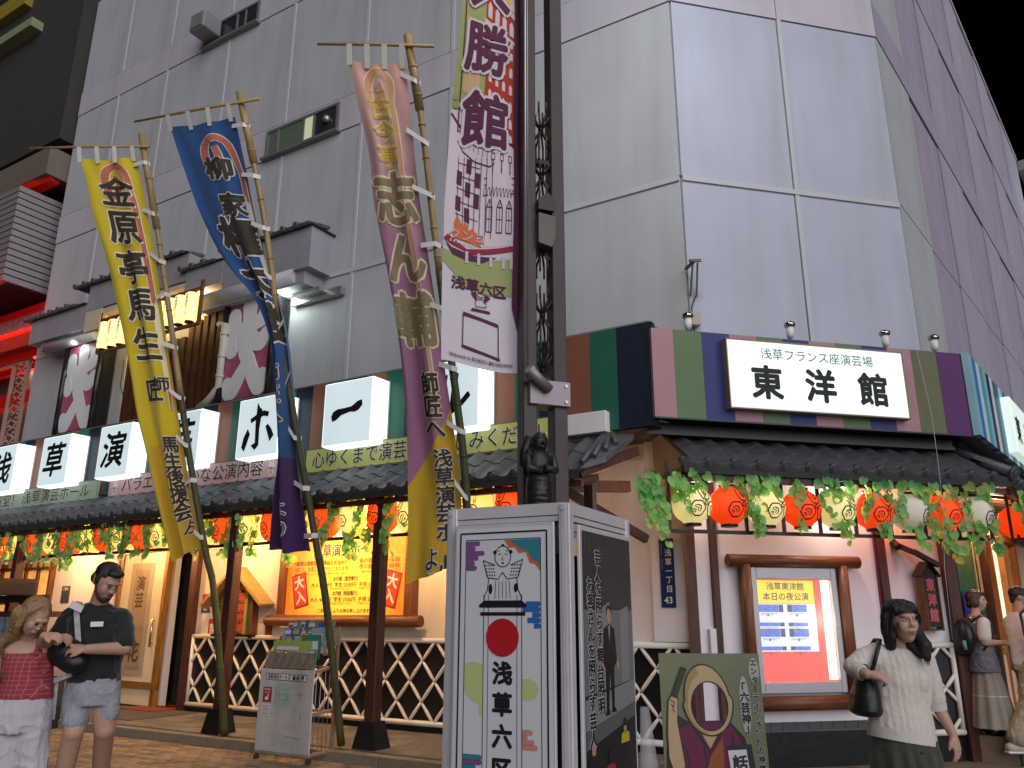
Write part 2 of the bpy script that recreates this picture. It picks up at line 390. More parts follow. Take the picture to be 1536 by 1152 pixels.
    o = part('wall_bracket', b, mat('rusty_iron', (.16, .13, .11), .7, metal=.3, var=.3), r); o.matrix_world = FB @ Matrix.Translation((.12, 0, 0))
    b = MB(); b.box(-.14, -.02, -.1, 0, 4.85, 5.02, bev=.01); o = part('junction_box', b, mat('aged_box', (.42, .38, .30), .6), r); o.matrix_world = FB @ Matrix.Translation((.12, 0, 0))
    b = MB(); b.tube([(-.02, -.03, 5.25), (-.08, -.03, 5.1), (-.07, -.03, 4.9), (-.05, -.03, 4.62)], .008, 5); o = part('cable', b, BK, r); o.matrix_world = FB @ Matrix.Translation((.1, 0, 0))
    return r
MAIN = build_main()

def build_frontage():
    r = thing('hall_frontage', 'ground floor front wall of the hall, cream plaster between brown posts', 'shop front')
    def pl(name, fr, args, m, **k):
        b = MB(); b.box(*args, **k); o = part(name, b, m, r); o.matrix_world = fr.copy(); return o
    # facade A
    pl('plaster_wall', FA, (-8.42, -1.32, 0, .2, 1.2, 3.35), CREAM); pl('plaster_wall', FA, (-1.319, 0, 0, .2, 1.2, 3.35), PLILAC)  # one wall; its street-lit right end carries the lilac light in its colour
    pl('pillar', FA, (-.60, -.14, -.07, -.001, 1.26, 3.06), PLILAC); pl('pillar_cap', FA, (-.64, -.10, -.12, -.001, 3.061, 3.13), PLILAC); pl('pillar_cap', FA, (-.62, -.12, -.09, -.001, 3.131, 3.5), PLILAC)
    pl('plaster_wall', FA, (-8.42, -.0, .02, .2, .12, 1.2), BK)
    pl('plaster_wall', FA, (-13.4, -10.62, 0, .2, .12, 3.35), PLILAC)
    pl('lintel', FA, (-10.62, -8.42, .02, .2, 2.62, 3.35), CREAM)
    pl('plinth', FA, (-8.42, -.05, -.03, .02, .12, .22), BK)
    pl('brown_post', FA, (-8.5, -8.36, -.1, .05, .12, 3.3), BWOOD)
    # facade B
    pl('plaster_wall', FB, (-.12, 3.12, 0, .2, .36, 3.35), PLILAC)
    pl('plinth', FB, (-.12, 3.12, -.02, .2, 0, .3595), mat('black_marble', (.012, .012, .013), .25, var=0, bump=.15, bscale=9))
    for x, w in ((-.19, .1), (.09, .07), (2.2, .09)): pl('brown_post', FB, (x-w/2, x+w/2, -.07, .0-.001, .0, 3.3), BWOOD)
    pl('brown_post', FB, (3.0, 3.14, -.1, .05, .0, 3.3), BWOOD)
    pl('conduit', FB, (2.135, 2.15, -.03, -.001, .4, 3.3), mat('maroon_paint', (.14, .02, .06), .5))
    # little dark tiles above the plinth of the corner wall
    tm = mat('slate_tile', (.06, .06, .07), .35, var=.3, scale=10); b = MB(); b.box(-.072, .072, -.006, .006, -.042, .042); me = b.mesh('tile', tm)
    for i in range(21):
        o = link('tile', me, r); o.matrix_world = FB @ Matrix.Translation((-.05+i*.15, -.006, .405))
    b = MB(); b.box(-.1, 3.0, -.03, 0, .353, .36); o = part('tile_ledge', b, mat('ledge_grey', (.12, .12, .12), .5), r); o.matrix_world = FB.copy()
    # paper notices and wall plates on facade B
    pl('meter_box', FB, (-.02, .16, -.06, 0, 1.12, 1.4), PLILAC, bev=.005)
    # facade C : green boards with blue band, cream boards, shop window
    GR = woodmat('green_board', '#1d4a33', '#2a6446', .6); BL = mat('blue_paint', (.02, .05, .30), .5); YB = woodmat('straw_board', '#a2875a', '#c2a878', .6)
    for i in range(6):
        pl('board', FC, (.1+i*.16, .255+i*.16, -.02, .1, .2, 2.9), GR)
        pl('blue_band', FC, (.1+i*.16, .255+i*.16, -.03, -.0205, 1.5, 1.82), BL)
    for i, m in enumerate((YB, BK, YB, YB)): pl('board', FC, (1.07+i*.09, 1.15+i*.09, -.03, .1, 1.85, 2.9), m)
    for i in range(4): pl('board', FC, (1.07+i*.09, 1.15+i*.09, -.02, .1, .2, 1.85), GR)
    pl('brown_post', FC, (1.45, 1.62, -.1, .05, .2, 3.2), BWOOD)
    pl('plaster_wall', FC, (1.62, 14, .1, .25, 2.75, 3.4), mat('warm_plaster', (.6, .42, .30), .8))
    pl('plaster_wall', FC, (1.62, 1.8, .1, .25, .3, 2.75), mat('warm_plaster', (.6, .42, .30), .8))
    WF = woodmat('orange_wood', '#8a5228', '#a86c38', .45)
    for a in (1.82, 2.55, 3.5, 4.6): pl('window_post', FC, (a, a+.09, 0, .2, .3, 2.7), WF)
    pl('window_rail', FC, (1.8, 4.7, -.02, .22, 2.66, 2.76), WF); pl('window_rail', FC, (1.8, 4.7, 0, .2, 1.05, 1.15), WF)
    pl('window_glass', FC, (1.91, 2.55, .09, .1, 1.15, 2.66), mat('show_window', (.30, .22, .13), .15, emit=.25, ecol='#8a6a3a', var=.6, scale=5))
    pl('window_glass', FC, (2.64, 3.5, .09, .1, 1.15, 2.66), mat('lit_window', (.6, .6, .5), .3, emit=.9, ecol='#d8e8c8', var=.2))
    pl('window_glass', FC, (3.59, 4.6, .09, .1, .3, 2.66), mat('show_window', (.30, .22, .13), .15))
    pl('plaster_wall', FC, (1.82, 4.7, .02, .2, .3, 1.05), mat('warm_plaster', (.6, .42, .30), .8))
    pl('plaster_wall', FC, (4.7, 14, .02, .2, .3, 2.75), mat('warm_plaster', (.6, .42, .30), .8))
    return r
FRONT = build_frontage()

def lattice(name, label, fr, x0, x1, z0, z1, y, start, step=.40):
    r = thing(name, label, 'wainscot', fr, (0, 0, 0))
    b = MB(); b.box(x0, x1, y+.02, y+.045, z0, z1); part('black_board', b, BK, r)
    W = mat('white_render', (.72, .68, .6), .6, var=.05, bump=.1)
    rail = MB(); rail.tube([(x0, y, z1), (x1, y, z1)], .035, 8); part('top_rail', rail, W, r)
    rail = MB(); rail.tube([(x0, y, z0), (x1, y, z0)], .035, 8); part('bottom_rail', rail, W, r)
    for x in (x0+.02, x1-.02):
        rail = MB(); rail.tube([(x, y, z0), (x, y, z1)], .03, 8); part('end_batten', rail, W, r)
    h = z1-z0; run = step/2*4*.5*1.0*2   # horizontal run over the full height
    run = step*2
    for sgn in (1, -1):
        k = -8
        while True:
            xa = start+k*step; k += 1
            if xa > x1+run: break
            # from (xa, z1) to (xa+sgn*run, z0), clipped to the panel, broken into straight pieces
            pts = []
            t0, t1 = 0.0, 1.0
            xb = xa+sgn*run
            lo, hi = x0+.02, x1-.02
            ts = sorted([(lo-xa)/(xb-xa), (hi-xa)/(xb-xa)])
            t0 = max(t0, ts[0]); t1 = min(t1, ts[1])
            if t1-t0 < .03: continue
            f = lambda t: (xa+(xb-xa)*t, y+(.004 if sgn > 0 else -.004), z1+(z0-z1)*t)
            n = max(2, int((t1-t0)*8)+1); pp = []; rs = []
            cuts = sorted({t0, t1, *[c/4 for c in range(5) if t0 < c/4 < t1]})
            for a, c in zip(cuts[:-1], cuts[1:]):
                b = MB(); m = (a+c)/2
                b.tube([f(a), f(a+(c-a)*.25), f(m), f(a+(c-a)*.75), f(c)], [.015, .021, .023, .021, .015], 8); part('batten', b, W, r)
    return r
lattice('lattice_wainscot', 'long low black wall with white diamond lattice under the cream hall front', FA, -8.34, -.14, .22, 1.22, -.05, -8.0)
lattice('lattice_wainscot', 'short black and white lattice panel beside the corner post behind the woman in white', FB, 2.5, 2.98, .3, 1.22, -.05, 2.36, .45)
for k in (0,):
    lattice('lattice_wainscot', 'short lattice rail below the lit shop window behind the backpack woman', FC, 3.0, 4.6, .35, 1.25, -.12, 2.9, .45)

# ---------------------------------------------------------------- tiled eaves
def wave(x, p, a): # pan and roll profile
    t = (x/p) % 1
    return a*(1.0 if False else (cos(2*pi*(t))*.5+.5))**1.6
def make_tile(p, L, a, edge):
    b = MB(); n = 8
    def top(u, v): return (u*p, v*L, wave(u*p, p, a)+.012*(1-v))
    b.grid(lambda u, v: top(u, v), n, 1)
    b.grid(lambda u, v: (u*p, 0, wave(u*p, p, a)+.012-.022*(1-v)), n, 1)
    if edge:
        b.tube([(0, -.012, a*.55), (0, .05, a*.55)], .052, 10); b.tube([(0, -.02, a*.55), (0, -.01, a*.55)], [.03, .036], 8)
        b.grid(lambda u, v: (u*p, -.004, wave(u*p, p, a)*.0+(.0+.012)*v-.045*(1-v)*(sin(pi*u)*.6+.4)), n, 1)
    return b.mesh('tile', TILE)
def eave(name, label, fr, x0, x1, yt, zt, ye, ze, rows, pitch, underz, a=.055, hip0=0, hip1=0):
    r = thing(name, label, 'tiled eave', fr)
    sl = sqrt((yt-ye)**2+(zt-ze)**2); ang = atan2(zt-ze, yt-ye); L = sl/rows
    b = MB(); b.add([(x0-hip0, ye, ze-.03), (x1+hip1, ye, ze-.03), (x1, yt, zt-.03), (x0, yt, zt-.03)], [(0, 1, 2, 3)])
    b.add([(x0-hip0, ye, ze-.09), (x1+hip1, ye, ze-.09), (x1+hip1, ye, ze-.03), (x0-hip0, ye, ze-.03)], [(0, 1, 2, 3)])
    part('roof_board', b, mat('roof_underlay', (.03, .03, .032), .8), r)
    b = MB(); b.add([(x0-hip0, ye+.01, ze-.09), (x1+hip1, ye+.01, ze-.09), (x1, yt, ze+.06), (x0, yt, ze+.06)], [(0, 3, 2, 1)]); part('soffit', b, SOFFIT, r)
    m = (make_tile(pitch, L*1.08, a, False), make_tile(pitch, L*1.08, a, True))
    n = int((x1+hip1+hip0-x0)/pitch)
    for j in range(rows):
        f = j/rows; lo = x0-hip0*(1-f); hi = x1+hip1*(1-f)
        for i in range(n+1):
            x = x0-hip0+i*pitch
            if x < lo-.05 or x+pitch > hi+.12: continue
            link('tile', m[1] if j == 0 else m[0], r, (x, ye+(yt-ye)*f, ze+(zt-ze)*f+.0), (ang, 0, 0))
    # battens below and gutter rafters
    i = 0; x = x0+.2
    while x < x1:
        b = MB(); b.bar((x, ye+.05, ze-.11), (x, yt, ze+.02), .05, .06); part('rafter', b, BWOOD, r); x += .46
    b = MB(); b.box(x0-hip0*.8, x1+hip1*.8, ye+.04, ye+.1, ze-.16, ze-.1); part('eave_beam', b, BWOOD, r)
    b = MB(); b.box(x0, x1, yt-.02, yt+.06, zt+.0, zt+.05); b.box(x0, x1, yt-.05, yt+.06, zt+.052, zt+.10); part('ridge_course', b, TILE, r)
    return r
eave('tiled_eave', 'long dark tiled eave over the green lattice fronted hall, below the caption strips', FA, -14.4, -.75, -.9, 3.40, -1.55, 2.96, 2, .28, 2.9)
eb = eave('tiled_eave', 'dark tiled eave under the signboard with the three large characters', FB, -.55, 3.19, -.02, 3.50, -.78, 3.03, 3, .29, 2.95, a=.05, hip1=.26)
ec = eave('tiled_eave', 'dark tiled eave running away round the right-hand corner', FC, 0, 12, -.02, 3.50, -.78, 3.03, 2, .28, 2.95, hip0=.26)
def hip():
    b = MB(); p0 = FB @ Vector((3.19, -.02, 3.56)); p1 = FB @ Vector((3.47, -.80, 3.1))
    b.tube([p0, p1], [.06, .07], 10); d = (p1-p0).normalized(); b.tube([p1, p1+d*.03], [.085, .085], 12); b.tube([p1+d*.03, p1+d*.045], [.05, .04], 10)
    o = part('hip_ridge', b, TILE, eb); o.matrix_world = Matrix.Identity(4)
    # closed left end of the corner eave
    b = MB(); b.prism([(0, 0), (0, 0), (0, 0)], 0, .01) if False else b.add([(-.56, -.8, 2.95), (-.56, -.02, 2.98), (-.56, -.02, 3.6), (-.56, -.82, 3.1), (-.5, -.8, 2.95), (-.5, -.02, 2.98), (-.5, -.02, 3.6), (-.5, -.82, 3.1)], [(0, 3, 2, 1), (4, 5, 6, 7), (0, 4, 7, 3), (3, 7, 6, 2), (0, 1, 5, 4)])
    o = part('gable_board', b, DWOOD, eb)
hip()
def eave_end_a():
    # right end of the long eave: verge tiles and the timber strut
    r = thing('eave_end', 'tiled end of the long eave with exposed brown rafters near the white pillar', 'eave end', FA)
    b = MB(); b.add([(-.76, -1.56, 3.0), (-.56, -1.3, 3.12), (-.42, -.88, 3.42), (-.76, -.9, 3.45), (-.76, -1.56, 2.95), (-.56, -1.3, 3.06), (-.42, -.88, 3.36)], [(0, 1, 2, 3), (4, 5, 1, 0), (5, 6, 2, 1)]); part('verge_board', b, TILE, r)
    for i in range(4):
        t = i/4; b = MB(); b.tube([(-.73+.28*t, -1.54+.55*t, 3.03+.33*t), (-.75+.15*t, -.93, 3.44)], .032, 8); part('tile', b, TILE, r)
    b = MB(); b.bar((-.78, -1.5, 2.93), (-.42, -.8, 3.25), .07, .10); part('verge_rafter', b, BWOOD, r)
    b = MB(); b.bar((-1.3, -1.35, 2.86), (-.66, -.5, 2.92), .1, .12); part('beam', b, LOGW, r)
    b = MB(); b.bar((-1.2, -1.3, 2.9), (-.55, -.3, 2.35), .07, .09); part('strut', b, DWOOD, r)
    b = MB(); b.bar((-.8, -1.2, 2.85), (-.8, -1.2, 2.2), .1, .1); part('strut', b, DWOOD, r)
eave_end_a()

# ---------------------------------------------------------------- striped fascia boards
ST = {k: mat('stripe_'+k, c, .5, var=.06, scale=3, spec=.35) for k, c in dict(brown=(.22, .085, .05), green=(.02, .11, .07), navy=(.008, .015, .03), pink=(.38, .2, .22), olive=(.12, .13, .06), leaf=(.10, .17, .07), blue=(.02, .03, .15), purple=(.08, .015, .10), pale=(.30, .55, .62), sky=(.05, .22, .6), white=(.65, .75, .72), teal=(.08, .42, .45)).items()}
def build_fascia():
    r = thing('striped_fascia', 'long signboard band in brown green and navy stripes behind the row of light boxes', 'fascia', FA)
    FZ0, FZ1 = 3.5, 4.68
    x = -14.3; seq = ['brown', 'green', 'navy']
    xs = [-.18-.005]; 
    edges = []; e = -.25; k = 2
    edges.append((-.25, -.155, 'navy'))
    while e > -14.2:
        k -= 0; edges.append((e-.335, e, ['navy', 'green', 'brown'][len(edges)-1 if False else (len(edges)-1) % 3])); e -= .335
    for a, c, n in edges:
        b = MB(); b.box(a+.001, c-.001, -.87, -.78, FZ0, FZ1-.0); part('stripe', b, ST[n], r)
    b = MB(); b.box(-14.3, -.2, -.84, -.02, FZ1, FZ1+.03); part('top_cover', b, ALU, r)
    b = MB(); b.box(-14.3, -.2, -.84, -.02, FZ0, FZ0+.02); part('soffit_board', b, BK, r)
    b = MB(); b.box(-14.34, -14.3, -.87, 0, FZ0, FZ1); part('end_cap', b, BK, r)
    r2 = thing('striped_fascia', 'corner signboard band striped pink green blue olive and purple round the lit panel', 'fascia', FB)
    bs = [(-.74, -.48, 'pink'), (-.48, -.14, 'leaf'), (-.14, .2, 'blue'), (.2, .54, 'pink'), (.54, .87, 'leaf'), (.87, 1.2, 'blue'), (1.2, 1.54, 'pink'), (1.54, 1.89, 'leaf'), (1.89, 2.23, 'blue'), (2.23, 2.55, 'pink'), (2.55, 2.9, 'olive'), (2.9, 3.25, 'purple')]
    for a, c, n in bs:
        b = MB(); b.box(a+.001, c-.001, -.55, -.48, 3.58, 4.59); part('stripe', b, ST[n], r2)
    b = MB(); b.add([(-.74, -.48, 3.585), (3.25, -.48, 3.585), (3.19, .0, 3.585), (0, 0, 3.585)], [(3, 2, 1, 0)]); part('soffit_board', b, BK, r2)
    b = MB(); b.add([(-.74, -.5, 4.58), (3.25, -.5, 4.58), (3.19, .0, 4.58), (0, 0, 4.58)], [(0, 1, 2, 3)]); part('top_cover', b, ALU, r2)
    b = MB(); b.box(-.745, 3.255, -.555, -.53, 3.565, 3.582); part('edge_trim', b, BK, r2)
    b = MB(); b.box(3.251, 3.275, -.555, -.49, 3.58, 4.59); part('edge_trim', b, mat('rose_trim', (.3, .14, .15), .5), r2)
    b = MB(); b.box(-.74, 3.2, -.3, -.0, 3.45, 3.58); part('soffit_step', b, BK, r2)
    # closing piece between the two bands
    r3 = thing('striped_fascia', 'signboard band in lit blue turquoise and white stripes on the street running right', 'fascia', FC)
    cs = ['pale', 'sky', 'white', 'teal', 'pale', 'blue', 'white', 'leaf', 'sky', 'white', 'pale', 'blue', 'teal', 'white', 'blue', 'leaf']
    x = -.3
    for i in range(44):
        w = .21 if i < 9 else (.2, .12, .16, .22, .14)[i % 5]
        b = MB(); b.box(x+.001, x+w-.001, -.55, -.48, 3.58, 4.59); part('stripe', b, ST[cs[i % 16]], r3); x += w
    b = MB(); b.add([(-.25, -.48, 3.585), (7, -.48, 3.585), (7, .0, 3.585), (0, 0, 3.585)], [(3, 2, 1, 0)]); part('soffit_board', b, BK, r3)
    b = MB(); b.box(-.2, 7, -.3, 0, 3.5, 3.58); part('soffit_step', b, BK, r3)
build_fascia()

# ================================================================ SIGNS
INK = mat('ink', (.01, .01, .01), .6, var=0)
INKB = mat('brown_ink', (.06, .045, .035), .7, var=0)
BOXW = mat('lit_acrylic', (.8, .85, .85), .3, emit=.48, ecol='#d4eef4', var=0)
BOXS = mat('lit_acrylic_side', (.8, .85, .85), .3, emit=1.1, ecol='#eefcff', var=0)
CREAML = mat('print_cream', (.75, .70, .55), .7, var=0)

def sign_boxes():
    chars = [(-2.63, 'ル', 'far right light box, brush character RU, half behind the pink banner'), (-4.28, 'ー', 'light box with one long horizontal brush stroke, right of the blue banner'),
             (-5.95, 'ホ', 'light box with the brush character HO beside the blue banner'), (-7.63, '芸', 'light box half hidden behind the yellow banner pole'),
             (-9.3, '演', 'light box with the brush character for performance, left of the yellow banner'), (-10.98, '草', 'light box with the brush character for grass, second from the far left end'), (-12.65, '浅', 'light box at the far left end of the row, cut by the picture edge')]
    for x, ch, lab in chars:
        t = thing('light_box', lab.replace('RU', 'ru').replace('HO', 'ho'), 'light box', FA, (x, -.88, 3.66), group='light boxes spelling the hall name')
        b = MB(); b.box(-.42, .42, -.33, -.325, .01, .86); b.box(-.42, .42, -.325, 0, 0, .87, bev=.012); part('box_body', b, BOXS, t)
        b = MB(); b.box(-.405, .405, -.336, -.331, .015, .855); part('face_panel', b, BOXW, t)
        for a in (-.425, .425):
            b = MB(); b.box(a-.004, a+.004, -.02, -.0, -.004, .874); part('edge_trim', b, mat('box_trim', (.5, .5, .5), .4), t)
        if ch == 'ー':
            b = MB(); b.prism([(-.27, .40), (-.25, .33), (-.19, .34), (-.1, .40), (.05, .43), (.14, .42), (.2, .44), (.26, .5), (.25, .57), (.18, .56), (.08, .5), (-.05, .49), (-.16, .49), (-.24, .46)], -.345, -.338); part('lettering', b, INK, t)
        elif ch == 'ホ':
            b = MB()
            b.prism([(-.16, .56), (-.14, .50), (-.02, .55), (.1, .58), (.19, .56), (.2, .63), (.1, .66), (.0, .63)], -.345, -.338)
            b.prism([(-.03, .78), (.03, .70), (.07, .68), (.04, .4), (.05, .16), (-.02, .1), (-.1, .17), (-.02, .2), (-.04, .5)], -.352, -.346)
            b.prism([(-.3, .16), (-.24, .1), (-.15, .34), (-.2, .42), (-.27, .3)], -.345, -.338); b.prism([(.16, .42), (.26, .2), (.33, .28), (.27, .38), (.2, .45)], -.345, -.338)
            part('lettering', b, INK, t)
        else:
            text(ch, .62, INK, t, 0, .44, -.338, off=.022, shear=.12)
sign_boxes()

def caption_strips():
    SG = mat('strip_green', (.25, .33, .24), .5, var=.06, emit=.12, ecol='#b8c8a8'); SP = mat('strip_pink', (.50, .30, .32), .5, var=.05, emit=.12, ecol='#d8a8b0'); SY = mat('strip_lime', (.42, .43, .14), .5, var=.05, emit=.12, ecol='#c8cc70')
    data = [(-14.3, -9.98, SG, '笑いの殿堂！ 浅草演芸ホール', 3.9, 'green caption strip with the hall name under the leftmost light boxes'),
            (-9.68, -5.68, SP, 'バラエティ豊かな公演内容', 3.3, 'pink caption strip with black letters, crossed by the yellow banner'),
            (-5.22, -1.22, SY, '心ゆくまで演芸をお楽しみください', 3.75, 'yellow-green caption strip with large black letters, right of the blue banner')]
    for x0, x1, m, s, fit, lab in data:
        t = thing('caption_strip', lab, 'sign', FA, ((x0+x1)/2, -.97, 3.39), group='caption strips above the long eave')
        w = (x1-x0)/2
        b = MB(); b.box(-w, w, 0, .03, 0, .335); part('strip_board', b, m, t)
        b = MB(); b.box(-w, w, -.003, -.001, 0, .012); b.box(-w, w, -.003, -.001, .323, .335); b.box(-w, -w+.012, -.003, -.001, .012, .323); b.box(w-.012, w, -.003, -.001, .012, .323); part('strip_border', b, mat('strip_edge', (.12, .12, .08), .5), t)
        text(s, .25, CREAML, t, 0, .17, -.004, off=.035, fit=fit); text(s, .25, INK, t, 0, .17, -.008, off=.006, fit=fit*.992)
        if m is SP:
            for sx in (-w+.18, w-.2): lucky_cat(t, sx)
        if m is SY:   # little bell drawing at the right end
            b = MB(); b.prism([(w-.22, .05), (w-.06, .05), (w-.1, .12), (w-.11, .24), (w-.14, .3), (w-.17, .24), (w-.18, .12)], -.006, -.003); part('bell_print', b, mat('bell_orange', (.6, .15, .04), .6), t)
    b = MB()
    t = thing('white_end_box', 'plain white box at the right end of the caption strips beside the lamp post', 'sign box', FA, (-1.18, -.97, 3.47))
    b.box(0, .48, 0, .3, 0, .24, bev=.006); part('box_shell', b, WHITE, t)
    b = MB(); b.box(.02, .46, .3, .5, .02, .2); part('back_shell', b, mat('grey_shell', (.3, .3, .3), .6), t)
def lucky_cat(t, x):
    w = mat('print_white', (.72, .70, .66), .7, var=0); b = MB()
    e = lambda cx, cz, rx, rz, n=14: [(cx+rx*cos(2*pi*k/n), cz+rz*sin(2*pi*k/n)) for k in range(n)]
    b.prism(e(x, .19, .06, .05), -.006, -.003); b.prism(e(x, .09, .055, .07), -.006, -.003); b.prism([(x-.055, .21), (x-.05, .28), (x-.015, .235)], -.006, -.003); b.prism([(x+.055, .21), (x+.05, .28), (x+.015, .235)], -.006, -.003); b.prism(e(x+.06, .17, .018, .04), -.009, -.006)
    part('cat_print', b, w, t); b = MB(); b.prism([(x-.05, .135), (x+.05, .135), (x+.04, .15), (x-.04, .15)], -.011, -.009); part('collar_print', b, mat('print_red', (.5, .03, .03), .6), t)
    b = MB(); b.prism(e(x, .09, .022, .03), -.011, -.007); part('coin_print', b, mat('print_gold', (.6, .4, .05), .6), t)
caption_strips()

def corner_panel():
    t = thing('lit_sign_panel', 'large white lit sign panel with three big black characters above the corner window', 'sign', FB, (1.22, -.56, 3.71))
    b = MB(); b.box(-1.11, 1.11, -.1, .01, 0, .78, bev=.008); part('sign_box', b, mat('lit_sign', (.8, .85, .8), .3, emit=.56, ecol='#dcf2e4', var=0), t)
    b = MB(); 
    for a in ((-1.115, 1.115, -.105, .0, -.014, -.0005), (-1.115, 1.115, -.105, .0, .7805, .794), (-1.127, -1.1155, -.105, 0, -.014, .794), (1.1155, 1.127, -.105, 0, -.014, .794)): b.box(*a)
    part('sign_trim', b, mat('rust_trim', (.25, .2, .14), .6), t)
    text('浅草フランス座演芸場', .14, mat('sign_green', (.03, .12, .05), .6, var=0), t, 0, .64, -.103, off=.004, fit=1.42)
    for i, ch in enumerate('東洋館'): text(ch, .40, INK, t, -.66+.665*i, .30, -.103, off=.036, sx=.98)
    t2 = thing('lit_sign_panel', 'white lit sign panel with black characters on the blue striped band at the right edge', 'sign', FC, (2.65, -.56, 3.66))
    b = MB(); b.box(-1.0, 1.3, -.1, .01, 0, .78, bev=.008); part('sign_box', b, MATS['lit_sign'], t2)
    for i, ch in enumerate('東洋館'): text(ch, .40, INK, t2, -.66+.72*i, .36, -.103, off=.036)
corner_panel()

def spot(x, fr, lab, tilt):
    t = thing('spot_lamp', lab, 'spotlight', fr, (x, -.42, 4.61), rz=tilt)
    b = MB(); b.tube([(0, 0, 0), (0, 0, .05)], .012, 6); b.bar((-.03, 0, .05), (.03, 0, .05), .02); part('bracket', b, STEEL, t)
    b = MB(); b.tube([(0, .0, .04), (0, -.015, .08), (0, -.02, .17)], [.03, .043, .045], 12); part('lamp_body', b, WHITE, t)
    b = MB(); b.lathe([(.0, .245), (.04, .24), (.062, .222), (.068, .2), (.06, .18), (.045, .17)], 14, (0, -.02, 0)); part('reflector_bulb', b, mat('mirror_bulb', (.45, .42, .38), .12, metal=1, var=0), t)
for x, l, ti in ((-.24, 'spot lamp with silver bulb nearest the old wall bracket, left of the corner sign', .3), (1.05, 'spot lamp with silver bulb above the middle of the white lit sign', 0), (2.33, 'spot lamp with silver bulb above the right end of the white lit sign', -.5), (3.02, 'spot lamp at the corner of the striped band, mostly behind its edge', -.8)): spot(x, FB, l, ti)

import itertools
KC_ = itertools.count()
def plaque(x, lab):   # black framed board with fat white lettering for a full house
    t = thing('full_house_board', lab, 'sign board', FA, (x, -.3, 4.88), group='full house boards on the upper wall')
    w, h = .58, 1.86
    b = MB()
    b.tube([(-w, -.02, 0), (-w, -.02, h)], .06, 8); b.tube([(w, -.02, 0), (w, -.02, h)], .06, 8); b.tube([(-w, -.02, h), (w, -.02, h)], .055, 8); b.tube([(-w, -.02, 0), (w, -.02, 0)], .055, 8)
    part('black_frame', b, mat('black_lacquer', (.012, .012, .013), .25, var=0), t)
    b = MB(); b.box(w, w+.03, -.06, .26, 0, h); b.box(-w-.03, -w, -.06, .26, 0, h); part('box_side', b, MATS['black_lacquer'], t)
    b = MB(); b.box(-w+.001, w-.001, -.01, .1, 0, h); part('board', b, mat('plum_board', (.42, .10, .16), .45, var=.2, scale=2), t)
    W = mat('board_white', (.74, .74, .74), .5, var=.05)
    def blob(pts, rs):   # fat rounded strokes
        mb = MB()
        vs = []
        for (a, c), (ra, rc) in zip(zip(pts[:-1], pts[1:]), zip(rs[:-1], rs[1:])):
            d = Vector((c[0]-a[0], c[1]-a[1])); n = Vector((-d.y, d.x)).normalized()
            mb.prism([(a[0]+n.x*ra, a[1]+n.y*ra), (c[0]+n.x*rc, c[1]+n.y*rc), (c[0]-n.x*rc, c[1]-n.y*rc), (a[0]-n.x*ra, a[1]-n.y*ra)], -.0130-.00006*next(KC_), -.012)
        for (p, r) in zip(pts, rs): mb.prism([(p[0]+r*cos(2*pi*k/18), p[1]+r*sin(2*pi*k/18)) for k in range(18)], -.0130-.00006*next(KC_), -.012)
        return mb
    def smooth(P, R, n=4):
        out = []; rr = []
        for i in range(len(P)-1):
            p0 = P[max(i-1, 0)]; p1 = P[i]; p2 = P[i+1]; p3 = P[min(i+2, len(P)-1)]
            for k in range(n):
                q = k/n
                out.append(tuple(.5*(2*p1[j]+(p2[j]-p0[j])*q+(2*p0[j]-5*p1[j]+4*p2[j]-p3[j])*q*q+(3*p1[j]-p0[j]-3*p2[j]+p3[j])*q**3) for j in (0, 1))); rr.append(R[i]*(1-q)+R[i+1]*q)
        out.append(P[-1]); rr.append(R[-1]); return blob(out, rr)
    mb = MB(); yk = [0]
    for P, R in (([(-.02, 1.66), (-.02, 1.45), (-.05, 1.2), (-.22, 1.05), (-.38, .98)], [.17, .15, .16, .15, .14]),   # the big stroke going down left
                 ([(-.38, 1.52), (-.36, 1.32), (-.15, 1.24), (.1, 1.3), (.33, 1.4), (.36, 1.55)], [.15, .16, .13, .12, .16, .14]),
                 ([(.0, 1.2), (.14, 1.02), (.3, .97), (.42, 1.1)], [.13, .15, .16, .12]),
                 ([(-.42, 1.1), (-.38, .9)], [.12, .13]),
                 ([(-.05, .86), (.06, .66), (.2, .4), (.36, .2), (.42, .4)], [.15, .15, .15, .16, .11]),
                 ([(.0, .62), (-.14, .42), (-.32, .18), (-.4, .34)], [.12, .14, .16, .11])):
        q = smooth(P, R)
        for k_ in range(0, len(q.f)): pass
        mb.add(q.v, q.f)
    part('lettering', mb, W, t)
plaque(-12.15, 'plum full house board with fat white letters above the far left light boxes')
plaque(-7.42, 'plum full house board with fat white letters between drainpipe and blue banner')

